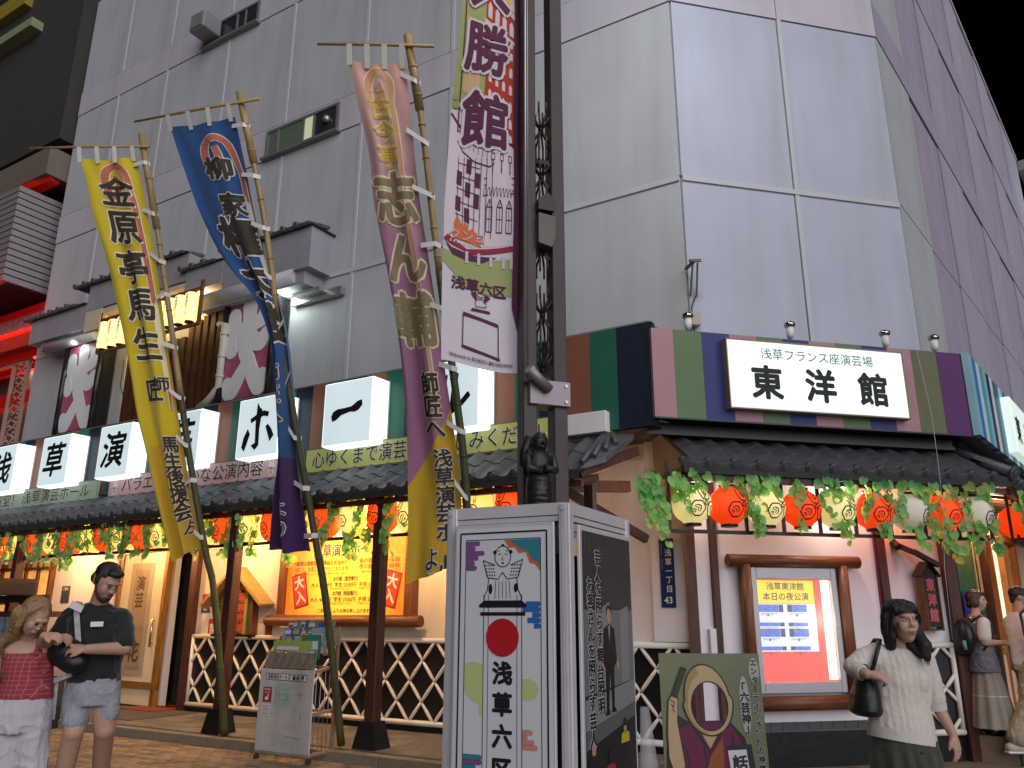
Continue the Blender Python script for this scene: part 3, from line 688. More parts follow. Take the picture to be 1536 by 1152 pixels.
# ---------------------------------------------------------------- stepped canopy on the upper wall
def upper_canopy():
    r = thing('stepped_canopy', 'grey rendered canopy with three tiled steps on the upper wall of the hall', 'canopy', FA)
    G = mat('canopy_render', (.30, .295, .32), .75, var=.06, stain=.12, bump=.1)
    def bx(n, a, m=G, **k): b = MB(); b.box(*a, **k); return part(n, b, m, r)
    bx('canopy_step', (-13.95, -12.0, -.5, -.001, 6.93, 7.46)); bx('canopy_step', (-11.98, -9.0, -.5, -.001, 7.28, 7.84)); bx('canopy_step', (-8.98, -8.02, -.52, -.001, 7.02, 7.46)); bx('canopy_step', (-8.0, -5.95, -.5, -.001, 6.85, 7.58))
    bx('canopy_mould', (-13.6, -11.7, -.42, -.001, 6.76, 6.929)); bx('canopy_mould', (-8.6, -6.1, -.44, -.001, 6.62, 6.849))
    bx('side_box', (-12.0, -11.5, -.49, -.001, 6.85, 7.279), mat('warm_render', (.6, .5, .36), .7)); bx('niche_ceiling', (-11.48, -8.62, -.48, -.01, 7.16, 7.25), mat('warm_render', (.6, .5, .36), .7))
    b = MB(); b.tube([(-13.4, -.40, 6.78), (-11.7, -.40, 6.76)], .09, 12); part('tube_light', b, mat('fitting_grey', (.45, .46, .46), .5), r)
    b = MB(); b.tube([(-8.75, -.42, 6.80), (-6.3, -.42, 6.78)], .13, 14); part('tube_light', b, MATS['fitting_grey'], r)
    b = MB(); b.box(-6.7, -5.6, -.12, -.02, 6.45, 6.58); b.box(-6.5, -5.9, -.3, -.12, 6.52, 6.57); part('flood_fitting', b, STEEL, r)
    T = MB(); T.box(-.165, .165, -.14, .14, -.02, .03); T.tube([(-.13, -.16, .03), (-.13, .14, .03)], .05, 6); me = T.mesh('tile', TILE)
    for x0, x1, z in ((-14.1, -12.0, 7.48), (-12.4, -9.0, 7.86), (-9.1, -8.0, 7.48), (-8.05, -5.9, 7.60)):
        n = int((x1-x0)/.3)
        for j in range(2):
            for i in range(n): link('tile', me, r, (x0+.15+i*.3, -.45+j*.2, z+.05*j), (.2, 0, 0))
        bx('tile_bed', (x0, x1, -.56, -.001, z-.04, z-.021), BK)
    # brown louvre bars below the niche
    PB = woodmat('painted_pole', '#3b2215', '#5e3a22', .4)
    for i in range(5): b = MB(); b.box(-10.72+i*.19, -10.60+i*.19, -.3, -.2, 4.9, 6.35); part('louvre_pole', b, PB, r)
    for i in range(3): b = MB(); b.box(-9.6+i*.19, -9.48+i*.19, -.3, -.2, 4.9, 6.3); part('louvre_pole', b, PB, r)
    for i in range(6): b = MB(); b.box(-9.02+i*.19, -8.9+i*.19, -.3, -.2, 4.9, 6.5+.05*i); part('louvre_pole', b, PB, r)
    b = MB(); b.tube([(-8.2, -.3, 6.35), (-8.0, -.34, 6.3), (-8.0, -.34, 5.2), (-8.25, -.32, 5.0), (-8.5, -.3, 4.9)], .065, 10)
    for z in (6.1, 5.7, 5.35): b.tube([(-8.0, -.34, z), (-8.0, -.34, z+.05)], .075, 10)
    part('drain_pipe', b, mat('pvc', (.52, .50, .42), .5), r)
    b = MB(); b.tube([(-11.0, -.2, 6.2), (-11.0, -.2, 5.7), (-10.85, -.2, 5.45), (-10.7, -.2, 5.35)], .008, 5); part('cable', b, BK, r)
    RM = woodmat('rail_wood', '#5a3a20', '#7d5430', .5)
    for (a, c, z) in ((-11.2, -9.55, 6.25), (-9.55, -8.35, 6.3)):
        b = MB(); b.bar((a, -.62, z), (c, -.62, z), .05, .05); part('lantern_rail', b, RM, r); b = MB(); b.bar((a, -.62, z+.65), (c, -.62, z+.65), .05, .05); part('lantern_rail', b, RM, r)
        for x in (a, c): b = MB(); b.bar((x, -.62, z-.02), (x, -.62, z+.8), .05, .05); part('lantern_rail', b, RM, r)
    return r
upper_canopy()

# ---------------------------------------------------------------- lanterns
L_CREAM = mat('lantern_cream', (.75, .66, .38), .7, emit=.5, ecol='#f4e08a', var=.05, scale=8)
L_CREAMA = mat('lantern_cream_lit', (.75, .62, .35), .7, emit=1.0, ecol='#ffd060', var=.05, scale=8)
L_OR = mat('lantern_orange', (.6, .08, .01), .7, emit=.62, ecol='#ff3c08', var=.05, scale=8)
L_ORA = mat('lantern_orange_lit', (.6, .08, .01), .7, emit=.95, ecol='#ff4a0c', var=.05, scale=8)
L_OFF = mat('lantern_white_faint_glow', (.62, .57, .48), .7, emit=.12, ecol='#f0e0c0', var=.05)  # unlit lanterns; a faint glow is put into their paper
CAPM = mat('lantern_cap', (.015, .012, .012), .4, var=0)
def lantern_profile(barrel, R, H):
    pr = []
    n = 14
    for i in range(n+1):
        t = -1+2*i/n
        r = (1-abs(t)**(3.2 if barrel else 2.3))**(.42 if barrel else .5)
        pr.append((max(R*.42, R*r), H/2*t))
    return pr
def make_lantern(barrel, R, H, m, rot, crest=True):
    t = bpy.data.objects.new('paper_lantern', None); COL.objects.link(t); t['category'] = 'lantern'
    pr = lantern_profile(barrel, R, H)
    rr = []; n = len(pr)
    b = MB(); b.lathe(pr, 24); 
    # sewn vertical ribs
    k2 = 24
    for k in range(0, len(b.v)):
        if (k % 24) % 4 == 0:
            v = b.v[k]; b.v[k] = (v[0]*.965, v[1]*.965, v[2])
    part('paper_body', b, m, t)
    b = MB(); b.tube([(0, 0, H/2-.005), (0, 0, H/2+.022)], R*.44, 14); b.tube([(0, 0, -H/2-.022), (0, 0, -H/2+.005)], R*.44, 14); part('cap_rings', b, CAPM, t)
    b = MB(); b.tube([(0, 0, H/2+.02), (0, 0, H/2+.12)], .004, 4); part('hanger', b, CAPM, t)
    if crest:
        c = MB()
        def surf(u, v):     # u, v metres on the paper, centre facing angle rot
            a = rot+u/R; z = v
            tt = max(-.97, min(.97, z/(H/2))); r = R*(1-abs(tt)**(3.2 if barrel else 2.3))**(.42 if barrel else .5)+.003
            return (r*sin(a), -r*cos(a), z)
        def stroke(P, w):
            for i in range(len(P)-1):
                (x0, y0), (x1, y1) = P[i], P[i+1]; d = Vector((x1-x0, y1-y0))
                if d.length < 1e-6: continue
                n_ = Vector((-d.y, d.x)).normalized()*w/2; d = d.normalized()*w*.3
                c.add([surf(x0-d.x+n_.x, y0-d.y+n_.y), surf(x0-d.x-n_.x, y0-d.y-n_.y), surf(x1+d.x-n_.x, y1+d.y-n_.y), surf(x1+d.x+n_.x, y1+d.y+n_.y)], [(0, 1, 2, 3)])
        S = R*.80
        for q in range(3):
            a0 = pi/2+q*2*pi/3
            def pol(x, y): return ((x*cos(a0)-y*sin(a0))*S, (x*sin(a0)+y*cos(a0))*S)
            out = []
            for k in range(25):
                th = 2*pi*k/24; rad = .44*(1+.10*abs(sin(th*3)))
                out.append(pol(.68+rad*cos(th)*1.05, rad*sin(th)*.98))
            stroke(out, .013)
            inn = [pol(.72+.24*cos(2*pi*k/12), .22*sin(2*pi*k/12)) for k in range(3, 11)]; stroke(inn, .009)
            stroke([pol(.2, 0), pol(1.0, 0)], .01)
            for dd in (.45, .65, .85):
                stroke([pol(dd, 0), pol(dd+.14, .13)], .008); stroke([pol(dd, 0), pol(dd+.14, -.13)], .008)
        stroke([(.12*S*cos(2*pi*k/10), .12*S*sin(2*pi*k/10)) for k in range(11)], .012)
        part('crest_print', c, mat('crest_ink', (.02, .01, .01), .7, var=0), t)
    return t
# front row under the long eave
PA = {c: make_lantern(True, .185, .42, m, -.45) for c, m in (('orange', L_ORA), ('cream', L_CREAMA))}
used = set()
def put(proto, key, fr, loc, rz, lab, grp):
    if key not in used:
        used.add(key); proto.matrix_world = fr @ Matrix.Translation(loc) @ Matrix.Rotation(rz, 4, 'Z'); proto['label'] = lab; proto['group'] = grp; return proto
    return dup(proto, fr, loc, rz, lab, grp)
i = 0; x = -1.7; n_or = n_cr = 0
rl = random.Random(5)
near = {-1.7: 'just left of the bronze bust', -2.157: 'between the bust and the pink banner pole', -3.07: 'left of the yellow foot of the pink banner'}
while x > -13.6:
    c = 'orange' if i % 2 == 0 else 'cream'
    if i % 2 == 0: n_or += 1; n = n_or
    else: n_cr += 1; n = n_cr
    g = 'lanterns under the long eave'
    word = ['first', 'second', 'third', 'fourth', 'fifth', 'sixth', 'seventh', 'eighth', 'ninth', 'tenth', 'eleventh', 'twelfth', 'thirteenth', 'fourteenth'][n-1]
    put(PA[c], 'A'+c, FA, (x, -1.3, 2.68+rl.uniform(-.01, .01)), rl.uniform(-.25, .25), f'lit {c} paper lantern, {word} {c} one left of the bronze bust under the long eave', g)
    x -= .457; i += 1
# corner row
PB_ = {'orange': make_lantern(False, .205, .39, L_OR, .42), 'cream': make_lantern(False, .205, .39, L_CREAM, .42), 'off': make_lantern(False, .205, .39, L_OFF, .9)}
rowB = [(-.42, 'cream', 'round cream lantern with leaf crest at the left end of the corner eave'), (-.01, 'orange', 'round orange lantern beside the left end cream one, partly behind vine'), (.42, 'cream', 'round cream lantern above the left end of the display window'), (.84, 'orange', 'round orange lantern over the middle of the display window'), (1.26, 'cream', 'round cream lantern over the right half of the display window'), (1.71, 'orange', 'round orange lantern just right of the display window'), (2.16, 'off', 'unlit white lantern between two orange ones over the brown post'), (2.59, 'orange', 'round orange red lantern above the wooden name board'), (3.0, 'off', 'unlit pale lantern at the corner post, behind dense leaves')]
for x, c, lab in rowB:
    put(PB_[c], 'B'+c, FB, (x, -.64, 2.635), rl.uniform(-.15, .15), lab, 'lanterns under the corner eave')
ordn = ['first', 'second', 'third', 'fourth', 'fifth', 'sixth', 'seventh', 'eighth', 'ninth']
for i in range(9):
    c = ('orange', 'cream')[i % 2]
    put(PB_[c], 'B'+c, FC, (.62+i*.47, -.64, 2.635), .3+rl.uniform(-.15, .15), f'round {c} lantern on the street running right, {ordn[i]} past the corner post', 'lanterns on the right-hand street side')
# small paper cylinders in the upper niche
def small_lantern():
    t = bpy.data.objects.new('paper_lantern', None); COL.objects.link(t); t['category'] = 'lantern'
    b = MB(); pr = [(.075, 0), (.11, .03), (.115, .1), (.115, .42), (.11, .5), (.075, .53)]; b.lathe(pr, 14); part('paper_body', b, mat('lantern_warm', (.7, .55, .3), .7, emit=1.25, ecol='#ffd98a', var=.1, scale=10), t)
    b = MB(); b.tube([(0, 0, -.02), (0, 0, .01)], .08, 10); b.tube([(0, 0, .52), (0, 0, .55)], .08, 10); part('cap_rings', b, CAPM, t)
    c = MB()
    for i, ch in enumerate('浅草演芸ホール'):
        text_mb(c, ch, .06, 0, .455-i*.058, -.119, off=.02) if ch != 'ー' else c.box(-.004, .004, -.119, -.118, .455-i*.058-.02, .455-i*.058+.02)
    part('lettering', c, INKB, t); return t
sl = small_lantern(); first = True
for k, x in enumerate([-11.05, -10.78, -10.51, -10.24, -9.97, -9.7, -9.42, -9.15, -8.88, -8.6]):
    lab = f'small cylindrical lantern, {["leftmost","second","third","fourth","fifth","sixth","seventh","eighth","ninth","rightmost"][k]} in the lit row of the upper niche'
    z = 6.3 if x < -9.5 else 6.38
    if first: sl.matrix_world = FA @ Matrix.Translation((x, -.62, z)); sl['label'] = lab; sl['group'] = 'small lanterns in the upper niche'; first = False
    else: dup(sl, FA, (x, -.62, z), rl.uniform(-.3, .3), lab, 'small lanterns in the upper niche')
def lamp(name, fr, loc, e, col, r=.05, parent=None):
    L = bpy.data.lights.new(name, 'POINT'); L.energy = e; L.color = col; L.shadow_soft_size = r
    o = bpy.data.objects.new(name, L); COL.objects.link(o); o.matrix_world = fr @ Matrix.Translation(loc); return o
lamp('niche_bulb', FA, (-8.75, -.3, 6.95), 26, (1, .72, .35)); lamp('niche_bulb', FA, (-10.4, -.3, 6.95), 24, (1, .72, .35))
lamp('lamp_tube', FA, (-6.7, -.3, 6.55), 14, (.85, 1, .95), .1); lamp('lamp_tube', FA, (-12.3, -.45, 6.7), 7, (.85, 1, .95), .1)
# bulbs behind the lantern row, under the eave
for x in (-3.7, -5.3, -7.1, -9.2, -11.5): lamp('eave_bulb', FA, (x, -.75, 2.75), 85, (1, .60, .26), .06)
lamp('eave_bulb', FB, (2.35, -.3, 2.8), 12, (1, .30, .15), .05); lamp('eave_bulb', FB, (-.1, -.32, 2.8), 8, (1, .88, .78), .05); lamp('eave_bulb', FB, (1.55, -.32, 2.8), 16, (1, .86, .76), .05)
for x in (1.0, 3.0): lamp('eave_bulb', FC, (x, -.35, 2.8), 26, (1, .6, .3), .05)

def rail(fr, x0, x1, y, z0, z1, step, lab):
    t = thing('lantern_rack', lab, 'lantern rack', fr)
    b = MB(); b.bar((x0, y, z0), (x1, y, z0), .045, .035); part('bottom_rail', b, DWOOD, t)
    b = MB(); b.bar((x0, y, z1), (x1, y, z1), .045, .035); part('top_rail', b, DWOOD, t)
    n = int(round((x1-x0)/step))
    for i in range(n+1):
        x = x0+(x1-x0)*i/n; b = MB(); b.bar((x, y+.012, z0), (x, y+.012, z1+.12), .03, .03); part('upright', b, DWOOD, t)
rail(FA, -14.0, -1.25, -1.34, 2.44, 2.99, .46, 'long dark timber rack that holds the lanterns of the hall front')
rail(FB, -.68, 3.2, -.66, 2.36, 2.96, .43, 'dark timber rack that holds the lanterns of the corner wall')
rail(FC, .05, 6, -.66, 2.36, 2.96, .47, 'dark timber rack that holds the lanterns round the corner to the right')
# posts of the hall
for k, (x, y, lab) in enumerate(((-5.9, -1.44, 'brown square post on a black shoe beside the yellow banner pole'), (-3.45, -1.4, 'brown square post on a black shoe in front of the price board'), (-11.2, -1.4, 'brown square post behind the couple by the little stall roof'))):
    t = thing('eave_post', lab, 'post', FA, (x, y, .12), group='posts carrying the long eave')
    b = MB(); b.box(-.07, .07, -.07, .07, .18, 2.85, bev=.008); part('shaft', b, BWOOD, t)
    b = MB(); b.add([(-.16, -.14, 0), (.16, -.14, 0), (.16, .14, 0), (-.16, .14, 0), (-.1, -.1, .28), (.1, -.1, .28), (.1, .1, .28), (-.1, .1, .28)], [(0,3,2,1),(4,5,6,7),(0,1,5,4),(1,2,6,5),(2,3,7,6),(3,0,4,7)]); part('shoe', b, BK, t)

# ================================================================ VINES (artificial leaf garlands)
def leaf_mesh(name, m, w=.095):
    pts = [(0, 0), (.28, .16), (.5, -.05), (.52, -.38), (.3, -.75), (0, -1.0), (-.3, -.75), (-.52, -.38), (-.5, -.05), (-.28, .16)]
    vs = [(x*w, -.012*abs(x)*0, z*w) for x, z in pts]+[(0, .18*w, -.4*w)]
    n = len(pts); fs = [(i, (i+1) % n, n) for i in range(n)]
    b = MB(); b.smooth = True; b.add(vs, fs); return b.mesh(name, m)
def leafmat(name, c, tr):
    m = mat(name, c, .5, var=.25, scale=6); p = m.node_tree.nodes['Principled BSDF']; n = m.node_tree.nodes; l = m.node_tree.links
    out = [q for q in n if q.type == 'OUTPUT_MATERIAL'][0]
    t = n.new('ShaderNodeBsdfTranslucent'); t.inputs[0].default_value = (*tr, 1); mx = n.new('ShaderNodeMixShader'); mx.inputs[0].default_value = .5
    l.new(p.outputs[0], mx.inputs[1]); l.new(t.outputs[0], mx.inputs[2]); l.new(mx.outputs[0], out.inputs[0]); return m
LM = [leafmat('leaf_green', (.22, .54, .18), (.42, .70, .10)), leafmat('leaf_fresh', (.28, .60, .22), (.50, .78, .14)), leafmat('leaf_blue', (.15, .47, .20), (.28, .62, .14)), leafmat('leaf_olive', (.32, .45, .15), (.65, .66, .12))]
LEAF = [leaf_mesh('leaf', m) for m in LM]
STEM = mat('vine_stem', (.06, .14, .03), .6)
rv = random.Random(11)
vine_n = 0
def vine(fr, x, y, z, L, label, single, spacing=.048, group='leaf garlands along the eaves', drift=None, tint=0):
    t = thing('leaf_vine', label, 'vine', fr, (x, y, z), group=group)
    drift = rv.uniform(-.25, .25) if drift is None else drift
    ph = rv.uniform(0, 6); L *= 1.28 if single else 1.0; n = max(3, int(L/spacing))
    P = [(drift*L*(q/n)+.03*sin(ph+q*.35), -.02*sin(q*.5+ph), -L*q/n) for q in range(n+1)]
    b = MB(); b.tube(P, .003, 4, cap=False); part('stem', b, STEM, t)
    fol = MB(); mats = LM
    for q in range(1, n+1):
        for s in ((-1, 1) if rv.random() < .40 else (rv.choice((-1, 1)),)):
            p = P[q]; k = rv.choice((0, 0, 1, 2, 1)) if rv.random() > tint else 3
            sc = rv.uniform(.75, 1.2)*(1.0 if q < n-1 else .8)
            R = Matrix.Translation((p[0]+s*rv.uniform(.004, .03), p[1]+rv.uniform(-.035, .02), p[2]+rv.uniform(-.01, .02))) @ Matrix.Rotation(rv.uniform(-1.0, 1.0), 4, 'Z') @ Matrix.Rotation(rv.uniform(-.5, .35), 4, 'X') @ Matrix.Rotation(s*rv.uniform(-.9, .1), 4, 'Y') @ Matrix.Scale(sc, 4)
            if single:
                o = link('leaf', LEAF[k], t); o.matrix_local = R
            else:
                fol.mi = k; me = LEAF[k]; fol.smooth = True
                fol.add([R @ v.co for v in me.vertices], [tuple(f.vertices) for f in me.polygons])
    if not single: part('foliage', fol, mats, t, kind='stuff')
    return t
_O = 'first second third fourth fifth sixth seventh eighth ninth tenth eleventh twelfth thirteenth fourteenth fifteenth sixteenth seventeenth eighteenth nineteenth'.split()
def nth(i):
    if i < 19: return _O[i]
    t, u = divmod(i+1, 10); w = ['', '', 'twent', 'thirt', 'fort', 'fift', 'sixt', 'sevent', 'eight', 'ninet'][t]
    return w+'ieth' if u == 0 else w+'y-'+_O[u-1]
def vines():
    # corner eave: 26 hanging strings, counted from the white pillar
    spec = [(-.93, .42, -.1), (-.86, .56, .25), (-.8, .35, .3), (-.66, .30, .7), (-.60, .34, .4), (-.46, .30, .1), (-.3, .22, -.5), (-.12, .26, .6), (.06, .5, .45), (.14, .42, .5), (.36, .42, -.4), (.46, .30, -.1), (.72, .42, 0), (.78, .18, .2),
            (1.02, .30, .2), (1.12, .4, .3), (1.22, .55, .1), (1.34, .2, -.3), (1.52, .35, .2), (1.66, .46, .25), (1.78, .5, 0), (1.98, .42, -.1), (2.14, .58, .2), (2.3, .5, .1), (2.42, .62, .1), (2.56, .66, .0), (2.68, .55, .15), (2.84, .6, 0), (2.98, .52, .1), (3.1, .62, 0)]
    for i, (x, L, d) in enumerate(spec):
        lab = f'green leaf garland, {nth(i)} from the white pillar along the corner eave'
        where = 'hanging over the white pillar' if x < -.7 else ('at the left end of the corner eave' if x < -.2 else ('above the display window' if x < 1.7 else ('over the brown post and name board' if x < 2.7 else 'at the corner post')))
        vine(FB, x, -.78 if x > -.7 else -.7, 2.98+rv.uniform(-.03, .03), L, lab, True, drift=d*.5, tint=0 if x < 2.2 else .35)
    x = .1; q = 0
    while x < 4.6:
        q += 1; vine(FC, x, -.8+rv.uniform(-.05, .05), 2.98, rv.uniform(.4, .75), f'leaf garland on the street running right, {nth(q-1)} past the corner post', False, group='leaf garlands on the right-hand street side', tint=.3); x += .13
    # the long eave: strings at irregular steps, denser towards the left
    x = -1.5; q = 0
    while x > -13.6:
        d = .20 if x > -5 else (.15 if x > -7.5 else .11)
        if -2.7 < x < -2.2: x -= .3; continue
        where = 'between the blue and pink banners' if x > -4.6 else ('behind the blue banner' if x > -5.2 else ('between the yellow and blue banners' if x > -7.2 else ('left of the yellow banner' if x > -9.5 else 'above the couple at the far left')))
        if x > -2.3: where = 'beside the bronze bust on the lamp post'
        q += 1; vine(FA, x, -1.45+rv.uniform(-.04, .06), 3.0+rv.uniform(-.08, .06), rv.uniform(.35, .70), f'leaf garland under the long eave, {nth(q-1)} counting left from the bust', x > -4.9, spacing=.038, tint=.25)
        x -= d*rv.uniform(.6, 1.4)
vines()

# ================================================================ TALL CLOTH BANNERS ON BAMBOO
BAM = mat('bamboo', (.34, .24, .10), .4, var=.25, scale=3, stretch=(3, 3, .6)); BAMG = mat('bamboo_green', (.065, .07, .025), .45, var=.3, scale=3, stretch=(3, 3, .6))
LOOP = mat('white_loop', (.70, .70, .66), .8, var=.05)
def cloth(name, c, **k): return mat(name, c, .8, var=.05, scale=3, bump=.25, bscale=140, sheen=.3, **k)
def interp(rows, t):
    n = len(rows)-1; f = max(0, min(n-1e-6, t*n)); i = int(f); q = f-i
    p0 = Vector(rows[max(i-1, 0)]); p1 = Vector(rows[i]); p2 = Vector(rows[i+1]); p3 = Vector(rows[min(i+2, n)])
    return .5*(2*p1+(p2-p0)*q+(2*p0-5*p1+4*p2-p3)*q*q+(3*p1-p0-3*p2+p3)*q**3)
def arclen(rows, N=60):
    P = [interp(rows, i/N) for i in range(N+1)]; L = [0]
    for a, b in zip(P[:-1], P[1:]): L.append(L[-1]+(b-a).length)
    return L
class Cloth:
    def __init__(s, L, R, W, seed, amp=.02, fold=None):
        s.L, s.R, s.W, s.seed, s.amp, s.fold = L, R, W, seed, amp, fold
        s.al = arclen(R); s.len = s.al[-1]
        a = Vector(L[0]); b = Vector(R[0]); c = Vector(R[-1]); s.n = (b-a).cross(c-b).normalized()
        if s.n.y > 0: s.n = -s.n       # towards the street
    def t_of(s, d):     # distance from the top along the pole -> parameter
        if d <= 0: return 0
        for i in range(60):
            if s.al[i+1] >= d: return (i+(d-s.al[i])/(s.al[i+1]-s.al[i]))/60
        return 1
    def at(s, u, d, off=0):     # u 0..1 left to right, d metres down
        t = s.t_of(d); l = interp(s.L, t); r = interp(s.R, t)
        w = (r-l).length; slack = max(0, s.W-w)
        z = s.amp*sin(u*9+d*1.3+s.seed)*(.4+.6*min(1, d))+.012*sin(u*17-d*2.1+s.seed*2)
        z += slack*.32*sin(u*pi*3.2+.5*d)*sin(pi*u)**.5 if 0 < u < 1 else 0
        p = l.lerp(r, u)+s.n*(z+off)
        p.z -= .03*sin(pi*u)*(1 if d < .3 else .3)
        return p
    def print(s, fn_mb, parent, name, m, off=.006, split=True, dil=0):
        mb = MB(); fn_mb(mb)    # authored with x = metres from the left edge, z = -distance down
        bm = bmesh.new(); vs = [bm.verts.new((v[0], v[1], v[2])) for v in mb.v]
        for f in mb.f:
            try: bm.faces.new([vs[i] for i in f])
            except ValueError: pass
        if split:
            zs = [v[2] for v in mb.v]; z = min(zs)+.09
            while z < max(zs):
                bmesh.ops.bisect_plane(bm, geom=bm.verts[:]+bm.edges[:]+bm.faces[:], plane_co=(0, 0, z), plane_no=(0, 0, 1)); z += .09
            for x in [s.W*k/12 for k in range(1, 12)]:
                bmesh.ops.bisect_plane(bm, geom=bm.verts[:]+bm.edges[:]+bm.faces[:], plane_co=(x, 0, 0), plane_no=(1, 0, 0))
        bm.verts.index_update(); base = [v.co.copy() for v in bm.verts]; fs = [tuple(v.index for v in f.verts) for f in bm.faces]; bm.free()
        out = MB(); n = 0 if dil < .002 else 8
        for q in range(n+1):
            dx, dz = (0, 0) if q == n else (dil*cos(2*pi*q/n), dil*sin(2*pi*q/n))
            out.add([s.at(max(0, min(1, (c.x+dx)/s.W)), max(0, -c.z-dz), off+.0003*q) for c in base], fs)
        return part(name, out, m, parent)
def nobori(d, label, W, segs, seed, amp, inks, base):
    t = thing('cloth_banner', label, 'banner', FW); org = Vector(d['pole'][0])
    C = Cloth(d['L'], d['R'], W, seed, amp)
    for (z0, z1, m, dia) in segs:
        z1 = min(z1, C.len) if z1 > 0 else C.len
        mb = MB()
        def fn(u, v, z0=z0, z1=z1, dia=dia):
            a = z0+(dia[0]*(1-u)+dia[1]*u if dia else 0) if z0 > 0 else 0
            b_ = z1+((dia[2]*(1-u)+dia[3]*u) if dia else 0)
            return C.at(u, a+(b_-a)*v)
        mb.grid(fn, 22, max(4, int((z1-z0)*16))); part('cloth', mb, m, t)
    # pole with bamboo joints
    P = [Vector(p) for p in d['pole']]; al = arclen(d['pole'])
    N = 40; pts = [interp(d['pole'], i/N) for i in range(N+1)]
    mb = MB(); mb.tube(pts[:int(N*.62)+1], [.043-.008*i/N for i in range(int(N*.62)+1)], 10); part('lower_pole', mb, BAMG, t)
    mb = MB(); pp = pts[int(N*.62):]; mb.tube(pp, [.037-.010*(i/len(pp)) for i in range(len(pp))], 10)
    top = pts[-1]; k = int(N*.86); mb.tube([pts[k], pts[-1]+(pts[-1]-pts[-2])*.4], [.048, .043], 12)
    part('upper_pole', mb, BAM, t)
    for i in range(3, N, 2):
        mb = MB(); q = pts[i]; dd = (pts[min(i+1, N)]-q).normalized()*.008; r = (.047-.009*i/N) if i < N*.86 else .052
        mb.tube([q-dd, q+dd], r, 10); part('joint_ring', mb, BAMG if i < N*.62 else BAM, t)
    a, b = Vector(d['bar'][0]), Vector(d['bar'][1]); off = C.n*.055
    mb = MB(); mb.tube([a+off, (a+b)/2+off+Vector((0, 0, .01)), b+off], [.014, .018, .02], 8); part('crossbar', mb, BAM, t)
    # white loops on the crossbar and along the pole
    top_l, top_r = Vector(d['L'][0]), Vector(d['R'][0])
    for i in range(4):
        u = .03+.31*i; q = C.at(min(u, .97), 0, .01); f = (q-a).dot((b-a).normalized()); w = a+(b-a).normalized()*f+off
        mb = MB(); h = (b-a).normalized()*.028
        mb.add([q-h-Vector((0, 0, .06)), q+h-Vector((0, 0, .06)), w+h+C.n*.025, w-h+C.n*.025, w+h*1-C.n*.025, w-h*1-C.n*.025], [(0, 1, 2, 3), (3, 2, 4, 5)]); part('loop', mb, LOOP, t)
    n = 9
    for i in range(n):
        dd = .12+(C.len-.3)*i/(n-1); q = C.at(1, dd, .01); tt = C.t_of(dd)
        best = min(range(N+1), key=lambda j: abs(pts[j].z-q.z+.02)); w = pts[best]
        ax = (w-q); ax.z = 0; L = ax.length; ax = ax.normalized(); h = Vector((0, 0, .028))
        mb = MB(); mb.add([q-ax*.06-h, q-ax*.06+h, w+ax*.055+C.n*.0+h-Vector((0, 0, .03)), w+ax*.055-h-Vector((0, 0, .03)), w+C.n*.065-h-Vector((0, 0, .02)), w+C.n*.065+h-Vector((0, 0, .02))], [(0, 1, 5, 4), (4, 5, 2, 3)]); part('loop', mb, LOOP, t)
    inks(C, t); return t
b1 = dict(pole=[(-3.478, 10.591, 0.127), (-3.568, 10.447, 0.923), (-3.69, 10.278, 1.867), (-3.809, 10.2, 2.307), (-4.05, 10.005, 3.403), (-4.24, 9.827, 4.4), (-4.447, 9.629, 5.504), (-4.654, 9.443, 6.547), (-4.872, 9.265, 7.549)], bar=[(-6.322, 9.318, 7.399), (-4.733, 9.287, 7.414)],
 L=[(-5.678, 9.328, 7.278), (-5.564, 9.378, 6.993), (-5.46, 9.457, 6.551), (-5.25, 9.564, 5.939), (-5.097, 9.664, 5.378), (-4.947, 9.762, 4.824), (-4.847, 9.837, 4.402), (-4.757, 9.911, 3.983), (-4.633, 9.985, 3.568), (-4.52, 10.057, 3.157), (-4.349, 10.158, 2.588), (-4.22, 10.232, 2.17)],
 R=[(-4.93, 9.311, 7.3), (-4.85, 9.374, 6.944), (-4.737, 9.461, 6.46), (-4.615, 9.554, 5.936), (-4.501, 9.654, 5.376), (-4.397, 9.753, 4.822), (-4.308, 9.828, 4.4), (-4.229, 9.902, 3.982), (-4.142, 9.976, 3.568), (-4.056, 10.049, 3.157), (-3.954, 10.122, 2.75), (-3.853, 10.19, 2.363)])
b2 = dict(pole=[(-1.863, 9.605, 0.156), (-2.061, 9.325, 1.62), (-2.236, 9.174, 2.487), (-2.459, 8.998, 3.524), (-2.69, 8.8, 4.665), (-2.885, 8.586, 5.832), (-3.077, 8.437, 6.715), (-3.271, 8.307, 7.512)], bar=[(-4.655, 8.705, 7.392), (-2.981, 8.255, 7.402)],
 L=[(-4.205, 8.61, 7.282), (-4.006, 8.674, 6.767), (-3.764, 8.744, 6.175), (-3.438, 8.791, 5.585), (-2.994, 8.788, 5.074), (-2.79, 8.833, 4.635), (-2.73, 8.913, 4.214), (-2.69, 8.972, 3.911), (-2.657, 9.048, 3.535), (-2.65, 9.114, 3.237), (-2.708, 9.214, 2.869), (-2.748, 9.325, 2.427), (-2.768, 9.372, 2.243)],
 R=[(-3.334, 8.38, 7.267), (-3.179, 8.479, 6.65), (-3.044, 8.572, 6.085), (-2.878, 8.655, 5.523), (-2.715, 8.72, 5.047), (-2.606, 8.788, 4.62), (-2.547, 8.867, 4.201), (-2.524, 8.93, 3.9), (-2.492, 9.006, 3.526), (-2.47, 9.068, 3.229), (-2.421, 9.139, 2.858), (-2.341, 9.202, 2.49), (-2.279, 9.248, 2.213)])
